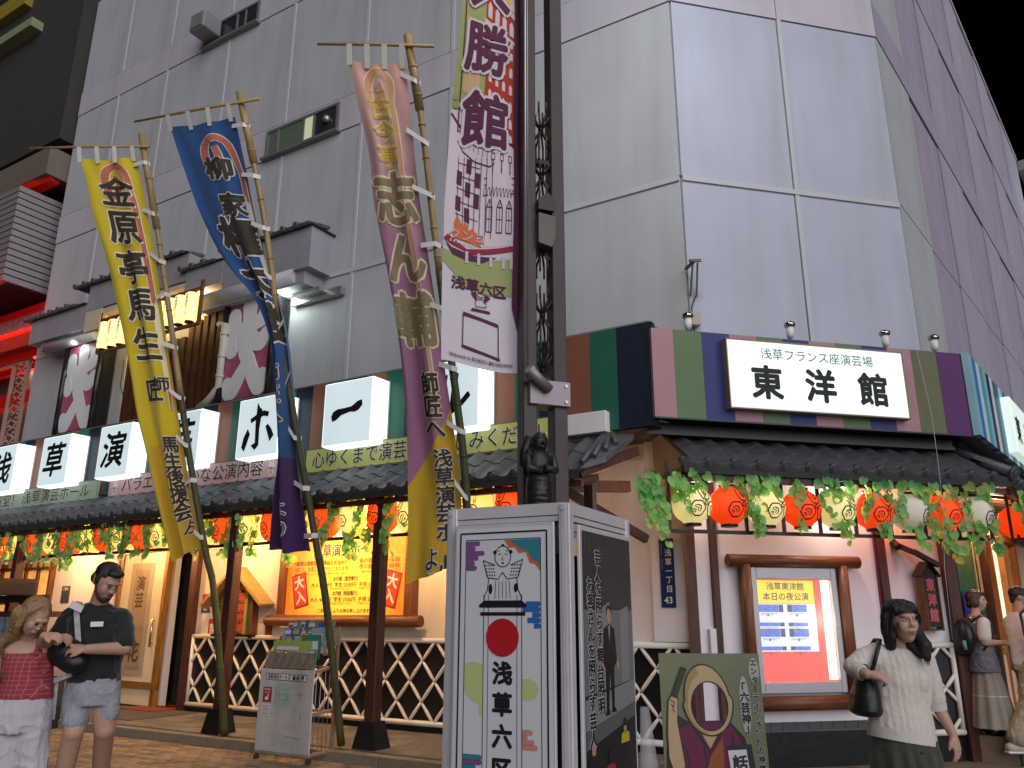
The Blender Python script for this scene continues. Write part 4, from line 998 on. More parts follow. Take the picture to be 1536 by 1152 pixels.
b3 = dict(pole=[(-0.359, 8.669, 0.248), (-0.453, 8.127, 2.612), (-0.561, 7.894, 3.627), (-0.682, 7.712, 4.423), (-0.799, 7.512, 5.296), (-0.947, 7.246, 6.454), (-1.094, 7.051, 7.304)], bar=[(-2.023, 7.073, 7.211), (-0.815, 7.077, 7.193)],
 L=[(-1.709, 7.104, 7.073), (-1.619, 7.199, 6.658), (-1.488, 7.325, 6.109), (-1.433, 7.434, 5.633), (-1.288, 7.589, 4.957), (-1.186, 7.712, 4.421), (-1.112, 7.834, 3.89), (-1.066, 7.955, 3.362), (-1.047, 8.075, 2.838), (-1.041, 8.194, 2.318), (-1.049, 8.306, 1.828)],
 R=[(-1.126, 7.112, 7.04), (-1.073, 7.199, 6.66), (-1.012, 7.325, 6.111), (-0.953, 7.434, 5.634), (-0.844, 7.589, 4.958), (-0.757, 7.712, 4.423), (-0.678, 7.834, 3.891), (-0.593, 7.955, 3.363), (-0.522, 8.075, 2.84), (-0.498, 8.194, 2.32), (-0.503, 8.256, 2.048)])
SALM = mat('print_salmon', (.50, .15, .09), .8, var=.05); OUTL = mat('print_outline', (.80, .72, .46), .8, var=0); OUTW = mat('print_outline_pale', (.72, .68, .6), .8, var=0)
GLY = mat('print_darkbrown', (.05, .04, .03), .8, var=.1); GOLDG = mat('print_old_gold', (.27, .21, .12), .8, var=.15); PEACH = mat('print_peach', (.62, .33, .18), .8, var=.08)
def chars(C, t, s, size, x, d0, m, mo, off, pitch, sx=1.25, gap=None):
    for i, ch in enumerate(s):
        d = d0+i*size*pitch
        f = lambda mb: text_mb(mb, ch, size, x, -d+size*pitch*.5, 0, off=0, sx=sx, vertical=True, pitch=pitch)
        C.print(f, t, 'lettering_outline', mo, off=.006, dil=(off+.045)*size); C.print(f, t, 'lettering', m, off=.012, dil=off*size)
def no_mark(C, t, x, d, w, h, tail, m, mo, tx):     # the big hooked character whose tail runs down the cloth
    import itertools
    def body(g):
        def fn(mb):
            P = []
            for k in range(15):
                a = radians(-150+k*300/14); P.append((x-.0+w*.46*sin(a)*-1, -d-h*.5+h*.5*cos(a)))
            P = [(x+w*.02, -d-h*.30), (x+w*.10, -d-h*.62), (x-w*.02, -d-h*.90), (x-w*.28, -d-h*.92), (x-w*.42, -d-h*.62), (x-w*.34, -d-h*.28), (x-w*.10, -d-h*.05), (x+w*.22, -d-h*.02), (x+w*.5, -d-h*.3), (tx-.02, -d-h*.9), (tx, -d-h*1.5), (tx+.005, -d-tail*.7), (tx+.02, -d-tail)]
            R = [.055, .06, .065, .07, .07, .07, .06, .055, .055, .045, .045, .045, .015]
            pp = []; rr = []
            for i in range(len(P)-1):
                for q in range(5):
                    s_ = q/5; p0 = P[max(0, i-1)]; p1 = P[i]; p2 = P[i+1]; p3 = P[min(len(P)-1, i+2)]
                    pp.append(tuple(.5*(2*p1[j]+(p2[j]-p0[j])*s_+(2*p0[j]-5*p1[j]+4*p2[j]-p3[j])*s_*s_+(3*p1[j]-p0[j]-3*p2[j]+p3[j])*s_**3) for j in (0, 1))); rr.append((R[i]*(1-s_)+R[i+1]*s_)*w/.5+g)
            pp.append(P[-1]); rr.append(R[-1]+g)
            A = []; B = []
            for i in range(len(pp)):
                a = pp[max(0, i-1)]; c = pp[min(len(pp)-1, i+1)]; dx, dz = c[0]-a[0], c[1]-a[1]; l = max(1e-6, sqrt(dx*dx+dz*dz)); nx, nz = -dz/l, dx/l
                A.append((pp[i][0]+nx*rr[i], 0, pp[i][1]+nz*rr[i])); B.append((pp[i][0]-nx*rr[i], 0, pp[i][1]-nz*rr[i]))
            n = len(A); mb.add(A+B, [(i, i+1, n+i+1, n+i) for i in range(n-1)])
        return fn
    C.print(body(.012), t, 'mark_outline', mo, off=.005, split=False); C.print(body(0), t, 'mark_print', m, off=.009, split=False)
def ink1(C, t):
    no_mark(C, t, .42, .10, .38, .50, 3.3, SALM, OUTL, .66)
    chars(C, t, '金原亭馬生', .46, .42, .50, GLY, OUTL, .026, 1.10, 1.15)
    chars(C, t, '師', .2, .58, 3.06, GLY, OUTL, .03, 1.1); chars(C, t, '匠', .3, .42, 3.14, GLY, OUTL, .03, 1.1)
    chars(C, t, '馬生後援会', .22, .56, 3.84, GLY, OUTL, .035, .92); chars(C, t, 'ゟ', .18, .60, 4.84, GLY, OUTL, .03, 1)
def ink2(C, t):
    no_mark(C, t, .50, .22, .36, .46, 2.9, SALM, OUTW, .76)
    chars(C, t, '柳', .30, .48, .66, GLY, OUTW, .05, 1.1); chars(C, t, '家', .30, .56, 1.12, GLY, OUTW, .04, 1.1)
    chars(C, t, '権太楼', .50, .50, 1.52, GLY, OUTW, .05, 1.1); chars(C, t, '師匠へ', .22, .45, 3.2, GLY, OUTW, .04, 1.1)
    chars(C, t, 'より', .2, .44, 4.72, mat('purple_ink', (.05, .01, .08), .8), OUTW, .0, 1.05)
def ink3(C, t):
    no_mark(C, t, .28, .08, .3, .42, 3.55, PEACH, OUTL, .42)
    chars(C, t, '古今亭', .25, .27, .46, mat('print_gold', (.40, .30, .10), .8), OUTL, .02, 1.04, 1.1)
    chars(C, t, '志ん輔', .58, .30, 1.42, GOLDG, OUTL, .035, 1.10, .98)
    chars(C, t, '師匠へ', .24, .38, 3.36, GLY, OUTL, .035, .98, 1.1)
    chars(C, t, '浅草演芸ホ', .19, .44, 4.12, GLY, OUTW, .03, .98, 1.2); chars(C, t, 'ル', .19, .44, 5.2, GLY, OUTW, .03, .98, 1.2)
    C.print(lambda mb: mb.box(.425, .455, -.001, .001, -5.18, -5.06), t, 'lettering', GLY, off=.012)
    chars(C, t, 'より', .16, .28, 5.06, GLY, OUTW, .02, .98, 1.1)
YEL = cloth('yellow_cloth', (.62, .47, .015)); YEL2 = cloth('gold_cloth', (.60, .38, .02)); BLU = cloth('blue_cloth', (.012, .075, .24)); PUR = cloth('purple_cloth', (.05, .008, .09))
PNK = cloth('pink_cloth', (.46, .22, .20)); MAU = cloth('mauve_cloth', (.30, .12, .22))
def gradient(m, c1, c2, z0, z1):    # dyed fade of the cloth itself, along its height
    n = m.node_tree.nodes; l = m.node_tree.links; p = n['Principled BSDF']; tc = n['Texture Coordinate']
    s = n.new('ShaderNodeSeparateXYZ'); l.new(tc.outputs['Object'], s.inputs[0]); r = n.new('ShaderNodeMapRange'); r.inputs[1].default_value = z0; r.inputs[2].default_value = z1
    l.new(s.outputs['Z'], r.inputs[0]); mx = n.new('ShaderNodeMix'); mx.data_type = 'RGBA'; mx.inputs[6].default_value = (*c1, 1); mx.inputs[7].default_value = (*c2, 1); l.new(r.outputs[0], mx.inputs[0]); l.new(mx.outputs[2], p.inputs['Base Color'])
gradient(PNK, (.36, .16, .27), (.68, .40, .35), 4.9, 6.7)
OUTLINE = OUTL
nobori(b1, 'bright yellow cloth banner on a leaning bamboo pole, nearest the couple', .80, [(0, 3.75, YEL, (0, 0, .18, -.12)), (3.75, -1, YEL2, (.18, -.12, 0, 0))], 1.0, .018, ink1, None)
nobori(b2, 'twisted blue cloth banner with purple foot, between the yellow and pink ones', .84, [(0, 4.1, BLU, (0, 0, 0, .1)), (4.1, -1, PUR, (0, .1, 0, 0))], 2.2, .03, ink2, None)
nobori(b3, 'pink and mauve cloth banner with golden foot, nearest the lamp post', .62, [(0, 4.0, PNK, (0, 0, .42, -.38)), (4.0, -1, YEL2, (.42, -.38, 0, 0))], 3.1, .02, ink3, None)

# ================================================================ LAMP POST, STREET BANNER, KIOSK
def oval(cx, cz, rx, rz, n=28, a0=0): return [(cx+rx*cos(2*pi*k/n+a0), cz+rz*sin(2*pi*k/n+a0)) for k in range(n)]
def P(mb, poly, y=-.002, t=.001): mb.prism(poly, y-t, y); return mb
def pr(parent, name, m, polys, y=-.002):
    if name in ('cloud_print', 'audience_print', 'photo', 'stamp_print'):
        for q in polys: o = part(name, P(MB(), q, y), m, parent)
        return o
    b = MB()
    for q in polys: P(b, q, y)
    return part(name, b, m, parent)
def line(a, b, w):
    d = Vector((b[0]-a[0], b[1]-a[1])); n = Vector((-d.y, d.x)).normalized()*w/2
    return [(a[0]+n.x, a[1]+n.y), (b[0]+n.x, b[1]+n.y), (b[0]-n.x, b[1]-n.y), (a[0]-n.x, a[1]-n.y)]
def pline(pts, w): return [line(a, b, w) for a, b in zip(pts[:-1], pts[1:])]
def rectline(x0, x1, z0, z1, w): return [line((x0, z0), (x1, z0), w), line((x0, z1), (x1, z1), w), line((x0, z0), (x0, z1), w), line((x1, z0), (x1, z1), w)]
POLEM = mat('bronze_pole', (.05, .036, .034), .42, metal=.15, var=.15, scale=2)
FP = frame(Vector((.21, 5.25, 0)), radians(70))
def lamp_post():
    t = thing('lamp_post', 'tall twin bar bronze lamp post with star tracery rising out of the white kiosk', 'street lamp', FP)
    for x, y in ((-.115, 0), (.105, 0)):
        b = MB(); b.box(x-.05, x+.05, y-.06, y+.06, 0, 9, bev=.006); part('shaft', b, POLEM, t)
    b = MB()
    for z in (4.7, 3.02): b.box(-.06, .06, -.03, .03, z, z+.04)
    part('cross_plate', b, POLEM, t)
    star = MB()
    n = 8
    def cup(mb, z, up):
        for k in range(8):
            a = 2*pi*k/8+.2; x, y = .062*cos(a), .062*sin(a)
            mb.tube([(0, 0, z), (x*1.15, y*1.15, z+up*.11)], .008, 5); mb.tube([(x*1.15, y*1.15, z+up*.11), (x*1.15, y*1.15, z+up*.2)], .008, 5)
        mb.tube([(0, 0, z-.012), (0, 0, z+.012)], .022, 8)
    for i, z in enumerate((3.12, 3.52, 4.03, 4.6, 5.0)):
        mb = MB(); cup(mb, z, 1); part('star_tracery', mb, POLEM, t); mb = MB(); cup(mb, z, -1) if i not in (2,) else cup(mb, z, -1); part('star_tracery', mb, POLEM, t)
    # flood light and bracket
    b = MB(); b.prism([(-.07, 4.28), (.05, 4.28), (.06, 4.38), (.0, 4.42), (-.07, 4.36)], -.12, .06); part('flood_hood', b, mat('black_fitting', (.03, .03, .03), .4, metal=.3), t)
    b = MB(); b.prism([(-.07, 4.02), (.03, 4.0), (.055, 4.08), (.06, 4.24), (-.07, 4.25)], -.12, .06); part('flood_body', b, mat('olive_fitting', (.10, .10, .08), .45, metal=.3), t)
    b = MB(); b.box(-.13, .165, -.09, .075, 2.86, 3.03, bev=.004); part('clamp_plate', b, mat('mauve_steel', (.30, .26, .28), .45, metal=.4), t)
    b = MB(); b.tube([(-.17, -.17, 3.07), (.0, -.11, 2.96)], .035, 12); part('clamp_arm', b, MATS['mauve_steel'], t)
    for z in (2.89, 3.0): b = MB(); b.tube([(.13, -.1, z), (.13, -.085, z)], .012, 8); part('bolt', b, STEEL, t)
    b = MB(); b.tube([(-.16, -.1, 9), (-.165, -.1, 3.0)], .012, 6); b.tube([(-.145, -.11, 9), (-.15, -.11, 3.0)], .005, 5); part('halyard', b, STEEL, t)
    # the lantern head of the post, above the picture
    b = MB(); b.tube([(0, 0, 9), (0, -.5, 9.4), (0, -1.1, 9.5)], .05, 8); b.lathe([(.02, .25), (.2, .2), (.28, .0), (.25, -.02)], 16, (0, -1.1, 9.35)); part('lamp_head', b, POLEM, t)
    b = MB(); b.lathe([(.0, -.1), (.15, -.08), (.24, -.01), (.24, .0)], 16, (0, -1.1, 9.33)); part('lamp_shade', b, mat('street_lamp_glass', (.8, .7, .4), .4, emit=4, ecol='#ffc860', var=0), t)
    lamp('street_lamp_bulb', FP, (0, -1.1, 9.1), 90, (1, .72, .32), .15)
    b = MB(); b.tube([(0, 0, 8.9), (.6, .1, 9.35), (1.3, .3, 9.4)], .05, 8); b.box(1.1, 1.7, .15, .45, 9.32, 9.42, bev=.02); part('lamp_head', b, POLEM, t)  # added unseen second head, there to brighten the corner wall
    b = MB(); b.box(1.13, 1.67, .18, .42, 9.305, 9.318); part('lamp_shade', b, mat('added_cool_glow', (.8, .85, .9), .4, emit=5, ecol='#dfe8ff', var=0), t)
    lamp('street_lamp_bulb', FP, (1.4, .3, 9.15), 200, (.80, .86, 1), .2)  # cool fill light of the added head
lamp_post()
def bust():
    t = thing('bronze_bust', 'dark bronze figure with folded arms on a ringed base in front of the lamp post', 'statue', FP, (-.1, -.17, 2.13))
    bz = mat('bronze', (.035, .033, .033), .4, metal=.5, var=.4, scale=14, bump=.5, bscale=25)
    b = MB(); b.tube([(0, 0, -2.13), (0, 0, .0)], .13, 16); part('plinth_column', b, bz, t)
    b = MB()
    for i in range(7): b.lathe([(.085, 0), (.098-.003*i, .012), (.098-.003*i, .022), (.085, .032)], 18, (0, 0, i*.033))
    part('ringed_base', b, bz, t)
    b = MB(); b.ball((0, .0, .31), (.088, .07, .11), 16, 10); b.ball((.0, -.015, .45), (.052, .055, .068), 16, 10); b.ball((-.07, 0, .35), (.03, .035, .06), 10, 8); b.ball((.07, 0, .35), (.03, .035, .06), 10, 8)
    b.tube([(-.085, -.01, .36), (-.09, -.05, .27), (-.01, -.085, .255)], [.03, .027, .022], 8); b.tube([(.085, -.01, .36), (.09, -.05, .27), (.0, -.09, .27)], [.03, .027, .022], 8)
    b.ball((0, -.075, .44), (.013, .018, .016), 8, 6); b.ball((.0, -.06, .47), (.035, .012, .008), 8, 6); b.ball((-.05, 0, .45), (.012, .018, .024), 8, 6); b.ball((.05, 0, .45), (.012, .018, .024), 8, 6); b.ball((0, -.06, .415), (.022, .012, .01), 8, 6)
    b.tube([(-.055, .02, .49), (-.08, .04, .40), (-.095, .03, .3)], [.03, .035, .03], 8)
    part('figure', b, bz, t)
bust()

FS = frame(Vector((.05431275, 5.25, 0)), radians(70))
def street_banner():
    t = thing('street_banner', 'long printed street banner with red tower picture hung beside the lamp post', 'banner', FS)
    # left edge drifts outwards towards the foot, the cloth is 0.5 m wide
    def edge(z): return -.478-.085*max(0, min(1, (6.0-z)/1.7))
    def at(u, z, off=0):
        l = edge(z); x = l+(0-l)*u; y = .03*sin(z*1.7+u*3)*(.3+.7*(1-u))+.012*sin(z*4+u*7)
        return Vector((x, y-off, z+(.02*sin(u*5+1) if z < 3.3 else 0)))
    def zb(u): return 3.115-.0*u
    def cl(name, u0, u1, z0, z1, m, nu=10, off=0):
        mb = MB(); nz = max(2, int(abs(z1-z0)*14)); mb.grid(lambda u, v: at(u0+(u1-u0)*u, z0+(z1-z0)*v, off), nu, nz); return part(name, mb, m, t)
    W_ = cloth('banner_white', (.66, .62, .66)); cl('cloth', 0, 1, 3.115, 8.0, W_, 16)
    ZK = [(3.1, 3.12), (3.128, 3.165), (3.14, 3.18), (3.27, 3.50), (3.44, 3.66), (3.50, 3.715), (3.56, 3.86), (3.74, 3.95), (3.80, 4.0), (3.86, 4.04), (4.04, 4.22), (4.62, 4.82), (4.82, 5.0), (5.42, 5.62), (5.75, 5.83), (6.14, 6.2), (8, 8)]
    def zm(z):
        for (a, c), (b_, d) in zip(ZK[:-1], ZK[1:]):
            if z <= b_: return c+(d-c)*(z-a)/(b_-a)
        return z
    def prt(name, polys, m, off=.004, split=True):
        if name == 'tower_windows' and len(polys) > 1:
            for q in polys: prt(name, [q], m, off, False)
            return
        polys = [[(a, zm(c)) for a, c in q] for q in polys]   # polys in (u, z)
        bm = bmesh.new()
        for q in polys:
            vs = [bm.verts.new((a, 0, c)) for a, c in q]
            try: bm.faces.new(vs)
            except ValueError: pass
        if split:
            for zz in [3.1+.1*i for i in range(50)]: bmesh.ops.bisect_plane(bm, geom=bm.verts[:]+bm.edges[:]+bm.faces[:], plane_co=(0, 0, zz), plane_no=(0, 0, 1))
            for uu in [k/10 for k in range(1, 10)]: bmesh.ops.bisect_plane(bm, geom=bm.verts[:]+bm.edges[:]+bm.faces[:], plane_co=(uu, 0, 0), plane_no=(1, 0, 0))
        for v in bm.verts: v.co = at(v.co.x, v.co.z, off)
        bmesh.ops.recalc_face_normals(bm, faces=bm.faces[:]); me = bpy.data.meshes.new(name); bm.to_mesh(me); bm.free(); me.materials.append(m); return link(name, me, t)
    def glyph(s, size, u, z, m, off, o, name='lettering', fit=None, sxx=1.0):
        z = zm(z); mb = MB(); text_mb(mb, s, size, 0, 0, 0, off=off, fit=fit)
        bm = bmesh.new(); vs = [bm.verts.new((u+v[0]/.54*sxx, 0, z+v[2])) for v in mb.v]
        for f in mb.f:
            try: bm.faces.new([vs[i] for i in f])
            except ValueError: pass
        for v, w_ in zip(bm.verts, mb.v): v.co = at(min(1, max(0, v.co.x)), v.co.z, o-w_[1]*2)
        me = bpy.data.meshes.new(name); bm.to_mesh(me); bm.free(); me.materials.append(m); return link(name, me, t)
    GRN = mat('print_moss', (.33, .38, .14), .8, var=.04); PLUM = mat('print_plum', (.10, .02, .06), .8, var=0); RED = mat('print_brick', (.42, .04, .02), .8, var=.04); YL = mat('print_yellow', (.70, .48, .10), .8, var=0); LIL = mat('print_lilac', (.58, .50, .56), .8, var=0); ORG = mat('print_orange', (.62, .16, .05), .8, var=0); TAN = mat('print_tan', (.60, .40, .22), .8, var=0); PW = mat('print_palepink', (.66, .58, .62), .8, var=0)
    prt('sky_print', [[(0, 4.9), (.9, 4.9), (.9, 8), (0, 8)]], GRN, .003)
    prt('sun_print', [[(.62, 5.75), (.9, 5.5), (.9, 8), (.55, 8)]], YL, .004)
    prt('tower_print', [[(.42, 4.55), (.9, 4.55), (.9, 5.75), (.46, 5.95)], [(.42, 5.82), (.9, 5.62), (.9, 5.90), (.42, 6.12)]], RED, .005)
    wp = []
    for r_ in range(7):
        for c_ in range(4):
            u0 = .49+c_*.11; z0 = 4.72+r_*.145-.02*c_; wp.append([(u0, z0), (u0+.05, z0-.005), (u0+.05, z0+.06), (u0+.025, z0+.085), (u0, z0+.065)])
    for c_ in range(4): u0 = .45+c_*.12; z0 = 5.86-.05*c_; wp.append([(u0, z0), (u0+.07, z0-.02), (u0+.07, z0+.1), (u0+.035, z0+.15), (u0, z0+.12)])
    wp.append([(.40, 5.80), (.9, 5.58), (.9, 5.62), (.40, 5.84)]); wp.append([(.40, 6.12), (.9, 5.88), (.9, 5.93), (.40, 6.17)]); wp.append([(.42, 6.17), (.9, 5.95), (.9, 6.3), (.6, 6.5)])
    prt('tower_windows', wp, PW, .007, False)
    prt('flag_print', [[(.12, 5.05), (.36, 4.95), (.34, 5.72), (.10, 5.82)]], TAN, .006); prt('flagpole_print', [line((.11, 4.7), (.07, 5.95), .018)], PLUM, .007)
    # theatre drawing
    prt('theatre_print', [[(0, 3.78), (.25, 3.72), (.9, 3.86), (.9, 4.62), (.62, 4.72), (.40, 4.60), (.2, 4.66), (.0, 4.86)]], PW, .006)
    ln = []
    for k in range(7): u = .16+k*.075; ln += [line((u, 3.9), (u-.01, 4.5), .008)]
    for k in range(6): z = 3.95+k*.1; ln += [line((.14, z), (.44, z-.03), .006)]
    ln += pline([(.12, 4.62), (.2, 4.54), (.36, 4.47), (.56, 4.44), (.62, 4.47)], .012)+pline([(.12, 4.72), (.2, 4.66), (.36, 4.59), (.56, 4.56), (.62, 4.58)], .010)+pline([(.5, 4.35), (.9, 4.38)], .012)+pline([(.5, 4.3), (.9, 4.33)], .008)+pline([(.5, 4.22), (.9, 4.26)], .01)
    for k in range(8): u = .16+k*.06; ln += [line((u, 4.60-.02*k*.9), (u, 4.72-.02*k*.9), .006)]
    ln += pline([(0, 4.86), (.2, 4.70), (.3, 4.66)], .02)+pline([(.62, 4.60), (.75, 4.66), (.9, 4.66)], .016)
    for k in range(3): u = .60+k*.12; ln += [line((u, 4.4), (u, 4.5), .014)]+rectline(u-.022, u+.022, 4.5, 4.55, .008)
    for u in (.55, .68, .8): ln += rectline(u, u+.07, 3.95, 4.14, .010)+pline([(u, 4.14), (u+.035, 4.2), (u+.07, 4.14)], .01)+[line((u+.035, 3.95), (u+.035, 4.18), .006), line((u, 4.05), (u+.07, 4.05), .006)]
    for k in range(9): u = .5+k*.045; ln += pline([(u, 4.22), (u+.01, 4.27), (u+.03, 4.29), (u+.04, 4.22)], .006)
    prt('theatre_lines', ln, PLUM, .009, False)
    bl = [[(u, z), (u+.07, z-.01), (u+.07, z+.10), (u, z+.11)] for u, z in ((.14, 4.28), (.26, 4.2), (.38, 4.12), (.14, 4.08), (.26, 4.0), (.38, 4.28), (.26, 4.38))]
    prt('theatre_panes', bl, PLUM, .010, False)
    prt('balcony_print', [[(0, 3.84), (.1, 3.78), (.35, 3.70), (.9, 3.80), (.9, 3.85), (.3, 3.76), (.05, 3.88)]], mat('print_crimson', (.30, .02, .05), .8, var=0), .010)
    prt('balcony_rail', [[(u, 3.785+abs(u-.3)*.12), (u+.02, 3.785+abs(u-.3)*.12), (u+.02, 3.81+abs(u-.3)*.12), (u, 3.81+abs(u-.3)*.12)] for u in [.08+.045*k for k in range(18)]], PW, .012, False)
    prt('shadow_print', [[(0, 3.84), (.1, 3.76), (.35, 3.69), (.7, 3.72), (.5, 3.60), (.3, 3.60), (.12, 3.66)]], PLUM, .008)
    prt('posts_print', [line((u, 3.56), (u, 3.74), .04) for u in (.30, .46, .62, .78, .88)], LIL, .011)
    prt('flame_print', [[(.12, 3.86), (.48, 3.8), (.5, 3.9), (.44, 3.88), (.38, 3.96), (.33, 3.93), (.27, 4.0), (.24, 3.95), (.17, 4.04), (.13, 3.98)]], ORG, .013)
    glyph('クンコ', .09, .3, 3.885, mat('print_pink', (.66, .40, .42), .8, var=0), .02, .015)
    prt('ground_print', [[(0, 3.74), (0, 3.56), (.3, 3.46), (.6, 3.42), (.9, 3.44), (.9, 3.72), (.35, 3.62), (.12, 3.7)]], GRN, .005)
    prt('leaf_print', [oval(.76, 4.64+.05*k, .07, .022, 10) for k in range(3)]+[oval(.06, 4.93, .05, .03, 10), oval(.04, 4.99, .04, .025, 10)], mat('print_olive', (.30, .32, .12), .8, var=0), .011, False)
    for ch, z in (('大', 6.14), ('勝', 5.42), ('館', 4.82)):
        glyph(ch, .47, .47 if ch != '勝' else .45, z, W_, .085, .012, 'lettering_outline', sxx=.80); glyph(ch, .47, .47 if ch != '勝' else .45, z, PLUM, .03, .018, sxx=.80)
    prt('border_print', [[(.895, 3.35), (1, 3.2), (1, 8), (.895, 8)]], PLUM, .014)
    for ch, u in zip('浅草六区', (.2, .38, .56, .74)): glyph(ch, .10, u, 3.50-.01*(u*5), PLUM, .03, .008)
    # seated emblem and empty scroll below it
    seat = [[(.36, 3.285), (.62, 3.275), (.60, 3.295), (.38, 3.305)], [(.36, 3.42), (.44, 3.36), (.43, 3.44)], [(.62, 3.40), (.53, 3.35), (.54, 3.43)]]
    prt('emblem_print', seat+rectline(.42, .56, 3.32, 3.38, .006)+pline(oval(.485, 3.415, .04, .022, 12), .008), PLUM, .010, False)
    prt('scroll_print', [line((.27, 3.265), (.72, 3.24), .010), line((.27, 3.265), (.27, 3.16), .012), line((.72, 3.24), (.72, 3.145), .012)], PLUM, .010, False)
    prt('scroll_rod', [line((.26, 3.165), (.74, 3.148), .008)], PLUM, .010, False)
    glyph('Welcome to ROKKU BROADWAY', .036, .5, 3.128, PLUM, .01, .012, fit=.44)
    for z in (5.35, 4.7, 4.05, 3.45): b = MB(); b.tube([(.0, -.01, z+.03), (.03, -.02, z-.02), (.045, -.02, z-.06)], .006, 5); b.tube([(.04, -.02, z-.05), (.05, .0, z-.05)], .01, 6); part('hook', b, STEEL, t)
street_banner()

WF_ = mat('white_frame', (.64, .63, .66), .42, metal=.15, var=.06, stain=.1)
PRW = mat('board_print_white', (.66, .67, .70), .5, var=.03, scale=2)
az1, az2 = radians(116), radians(28)
KC = Vector((.328, 4.7, 0)); KL = KC-Vector((sin(az1), cos(az1), 0))*.81
K1 = frame(KL, az1); K2 = frame(KC, az2)
KW1, KW2, KH = .81, 1.03, 2.15
def kiosk():
    t = thing('information_kiosk', 'white framed four sided advertising kiosk standing round the lamp post', 'kiosk', K1)
    inv = K1.inverted()
    back = Vector((sin(az2), cos(az2), 0))*KW2
    corners = [KL, KC, KC+back, KL+back]
    loc = [inv @ c for c in corners]; mid_ = (loc[0]+loc[2])/2; loc = [mid_+(c-mid_)*(1-.05/(c-mid_).length) for c in loc]
    for c in loc:
        b = MB(); b.box(c.x-.035, c.x+.035, c.y-.035, c.y+.035, 0, KH, bev=.006)
        b.box(c.x-.012, c.x+.012, c.y-.042, c.y+.042, 0, KH-.005); part('corner_post', b, WF_, t)
    for i in range(4):
        a, c = loc[i], loc[(i+1) % 4]
        for z, h in ((KH-.03, .07), (KH-.085, .03), (.25, .07)):
            b = MB(); b.bar((a.x, a.y, z), (c.x, c.y, z), .06 if h > .05 else .045, h); part('frame_rail', b, WF_, t)
    b = MB()
    for c in loc[:3]: b.tube([(c.x+.0, c.y-.04, KH-.03), (c.x, c.y-.05, KH-.03)], .014, 10)
    part('rivet', b, WF_, t)
    m = (loc[0]+loc[2])/2
    b = MB(); b.bar((loc[0].x, loc[0].y, KH-.06), (m.x, m.y, KH-.06), .04, .03); b.bar((loc[1].x, loc[1].y, KH-.06), (m.x, m.y, KH-.06), .04, .03); part('cross_rod', b, WF_, t)
    # black block stands in for the shade inside the kiosk
    mid = [m+(l-m)*.80 for l in loc]; b = MB(); b.prismz([(l.x, l.y) for l in mid], .2, KH-.28); part('inner_dark_block', b, DARK, t)
    # front board
    x0, x1, z1 = .085, .735, 2.04
    b = MB(); b.box(x0, x1, -.045, -.02, .3, z1, bev=.004); part('front_board', b, WF_, t)
    ink = mat('print_black', (.012, .012, .014), .5, var=0); y = -.047
    pr(t, 'board_white', PRW, [[(x0+.015, .32), (x1-.015, .32), (x1-.015, z1-.02), (x0+.015, z1-.02)]], y+.0015)
    pr(t, 'border_lines', ink, rectline(.127, .693, .34, z1-.05, .010)+rectline(.165, .655, .34, z1-.09, .004)+[line((.29, 1.63), (.29, .34), .004), line((.535, 1.63), (.535, .34), .004), line((.32, 1.63), (.32, .5), .003), line((.505, 1.63), (.505, .5), .003), line((.32, .5), (.505, .5), .004)], y-.001)
    # coloured clouds
    TE = mat('print_teal', (.04, .22, .27), .5, var=0); OG = mat('print_tangerine', (.60, .16, .06), .5, var=0); PU = mat('print_mauve', (.20, .09, .24), .5, var=0); LG = mat('print_pear', (.52, .60, .25), .5, var=0); BLU_ = mat('print_blue', (.03, .14, .42), .5, var=0); SA = mat('print_salmonpink', (.60, .26, .22), .5, var=0)
    pr(t, 'cloud_print', OG, [[(.42, 1.945), (.45, 1.90), (.49, 1.90), (.515, 1.865), (.56, 1.87), (.585, 1.81), (.62, 1.80), (.653, 1.76), (.653, 1.945)]], y); pr(t, 'cloud_print', TE, [[(.455, 1.945), (.49, 1.915), (.53, 1.89), (.57, 1.88), (.60, 1.83), (.653, 1.80), (.653, 1.945)]], y-.001)
    def bars(L): return [[(a, z)]+[(c-.013+.013*sin(pi*k/6), z+.0145-.0145*cos(pi*k/6)) for k in range(7)]+[(a, z+.029)] for a, c, z in L]
    pr(t, 'cloud_print', PU, bars([(.168, .26, 1.915), (.168, .23, 1.885), (.168, .29, 1.858), (.168, .25, 1.83), (.168, .225, 1.80), (.168, .24, 1.772)]), y)
    pr(t, 'cloud_print', BLU_, bars([(.56, .652, 1.565), (.54, .652, 1.535), (.60, .652, 1.505), (.57, .652, 1.475), (.61, .652, 1.445)]), y)
    pr(t, 'cloud_print', LG, [[(.168, 1.25), (.22, 1.26), (.289, 1.25), (.289, 1.0), (.28, .96), (.27, .97), (.265, 1.03), (.22, 1.05), (.18, 1.08), (.168, 1.12)], [(.537, 1.175), (.58, 1.178), (.62, 1.16), (.645, 1.12), (.62, 1.08), (.58, 1.062), (.537, 1.068)], [(.537, .62), (.58, .62), (.6, .58), (.537, .55)]], y)
    pr(t, 'cloud_print', SA, bars([(.537, .60, .885), (.537, .57, .86), (.537, .61, .835), (.537, .63, .81)]), y); pr(t, 'cloud_print', TE, bars([(.168, .286, .74), (.168, .25, .69), (.168, .27, .66)]), y); pr(t, 'cloud_print', PU, bars([(.168, .286, .715), (.168, .24, .635)]), y)
    # seated figure in winged jacket
    cx = .412
    fig = pline(oval(cx, 1.85, .052, .06, 24)+[oval(cx, 1.85, .052, .06, 24)[0]], .005)
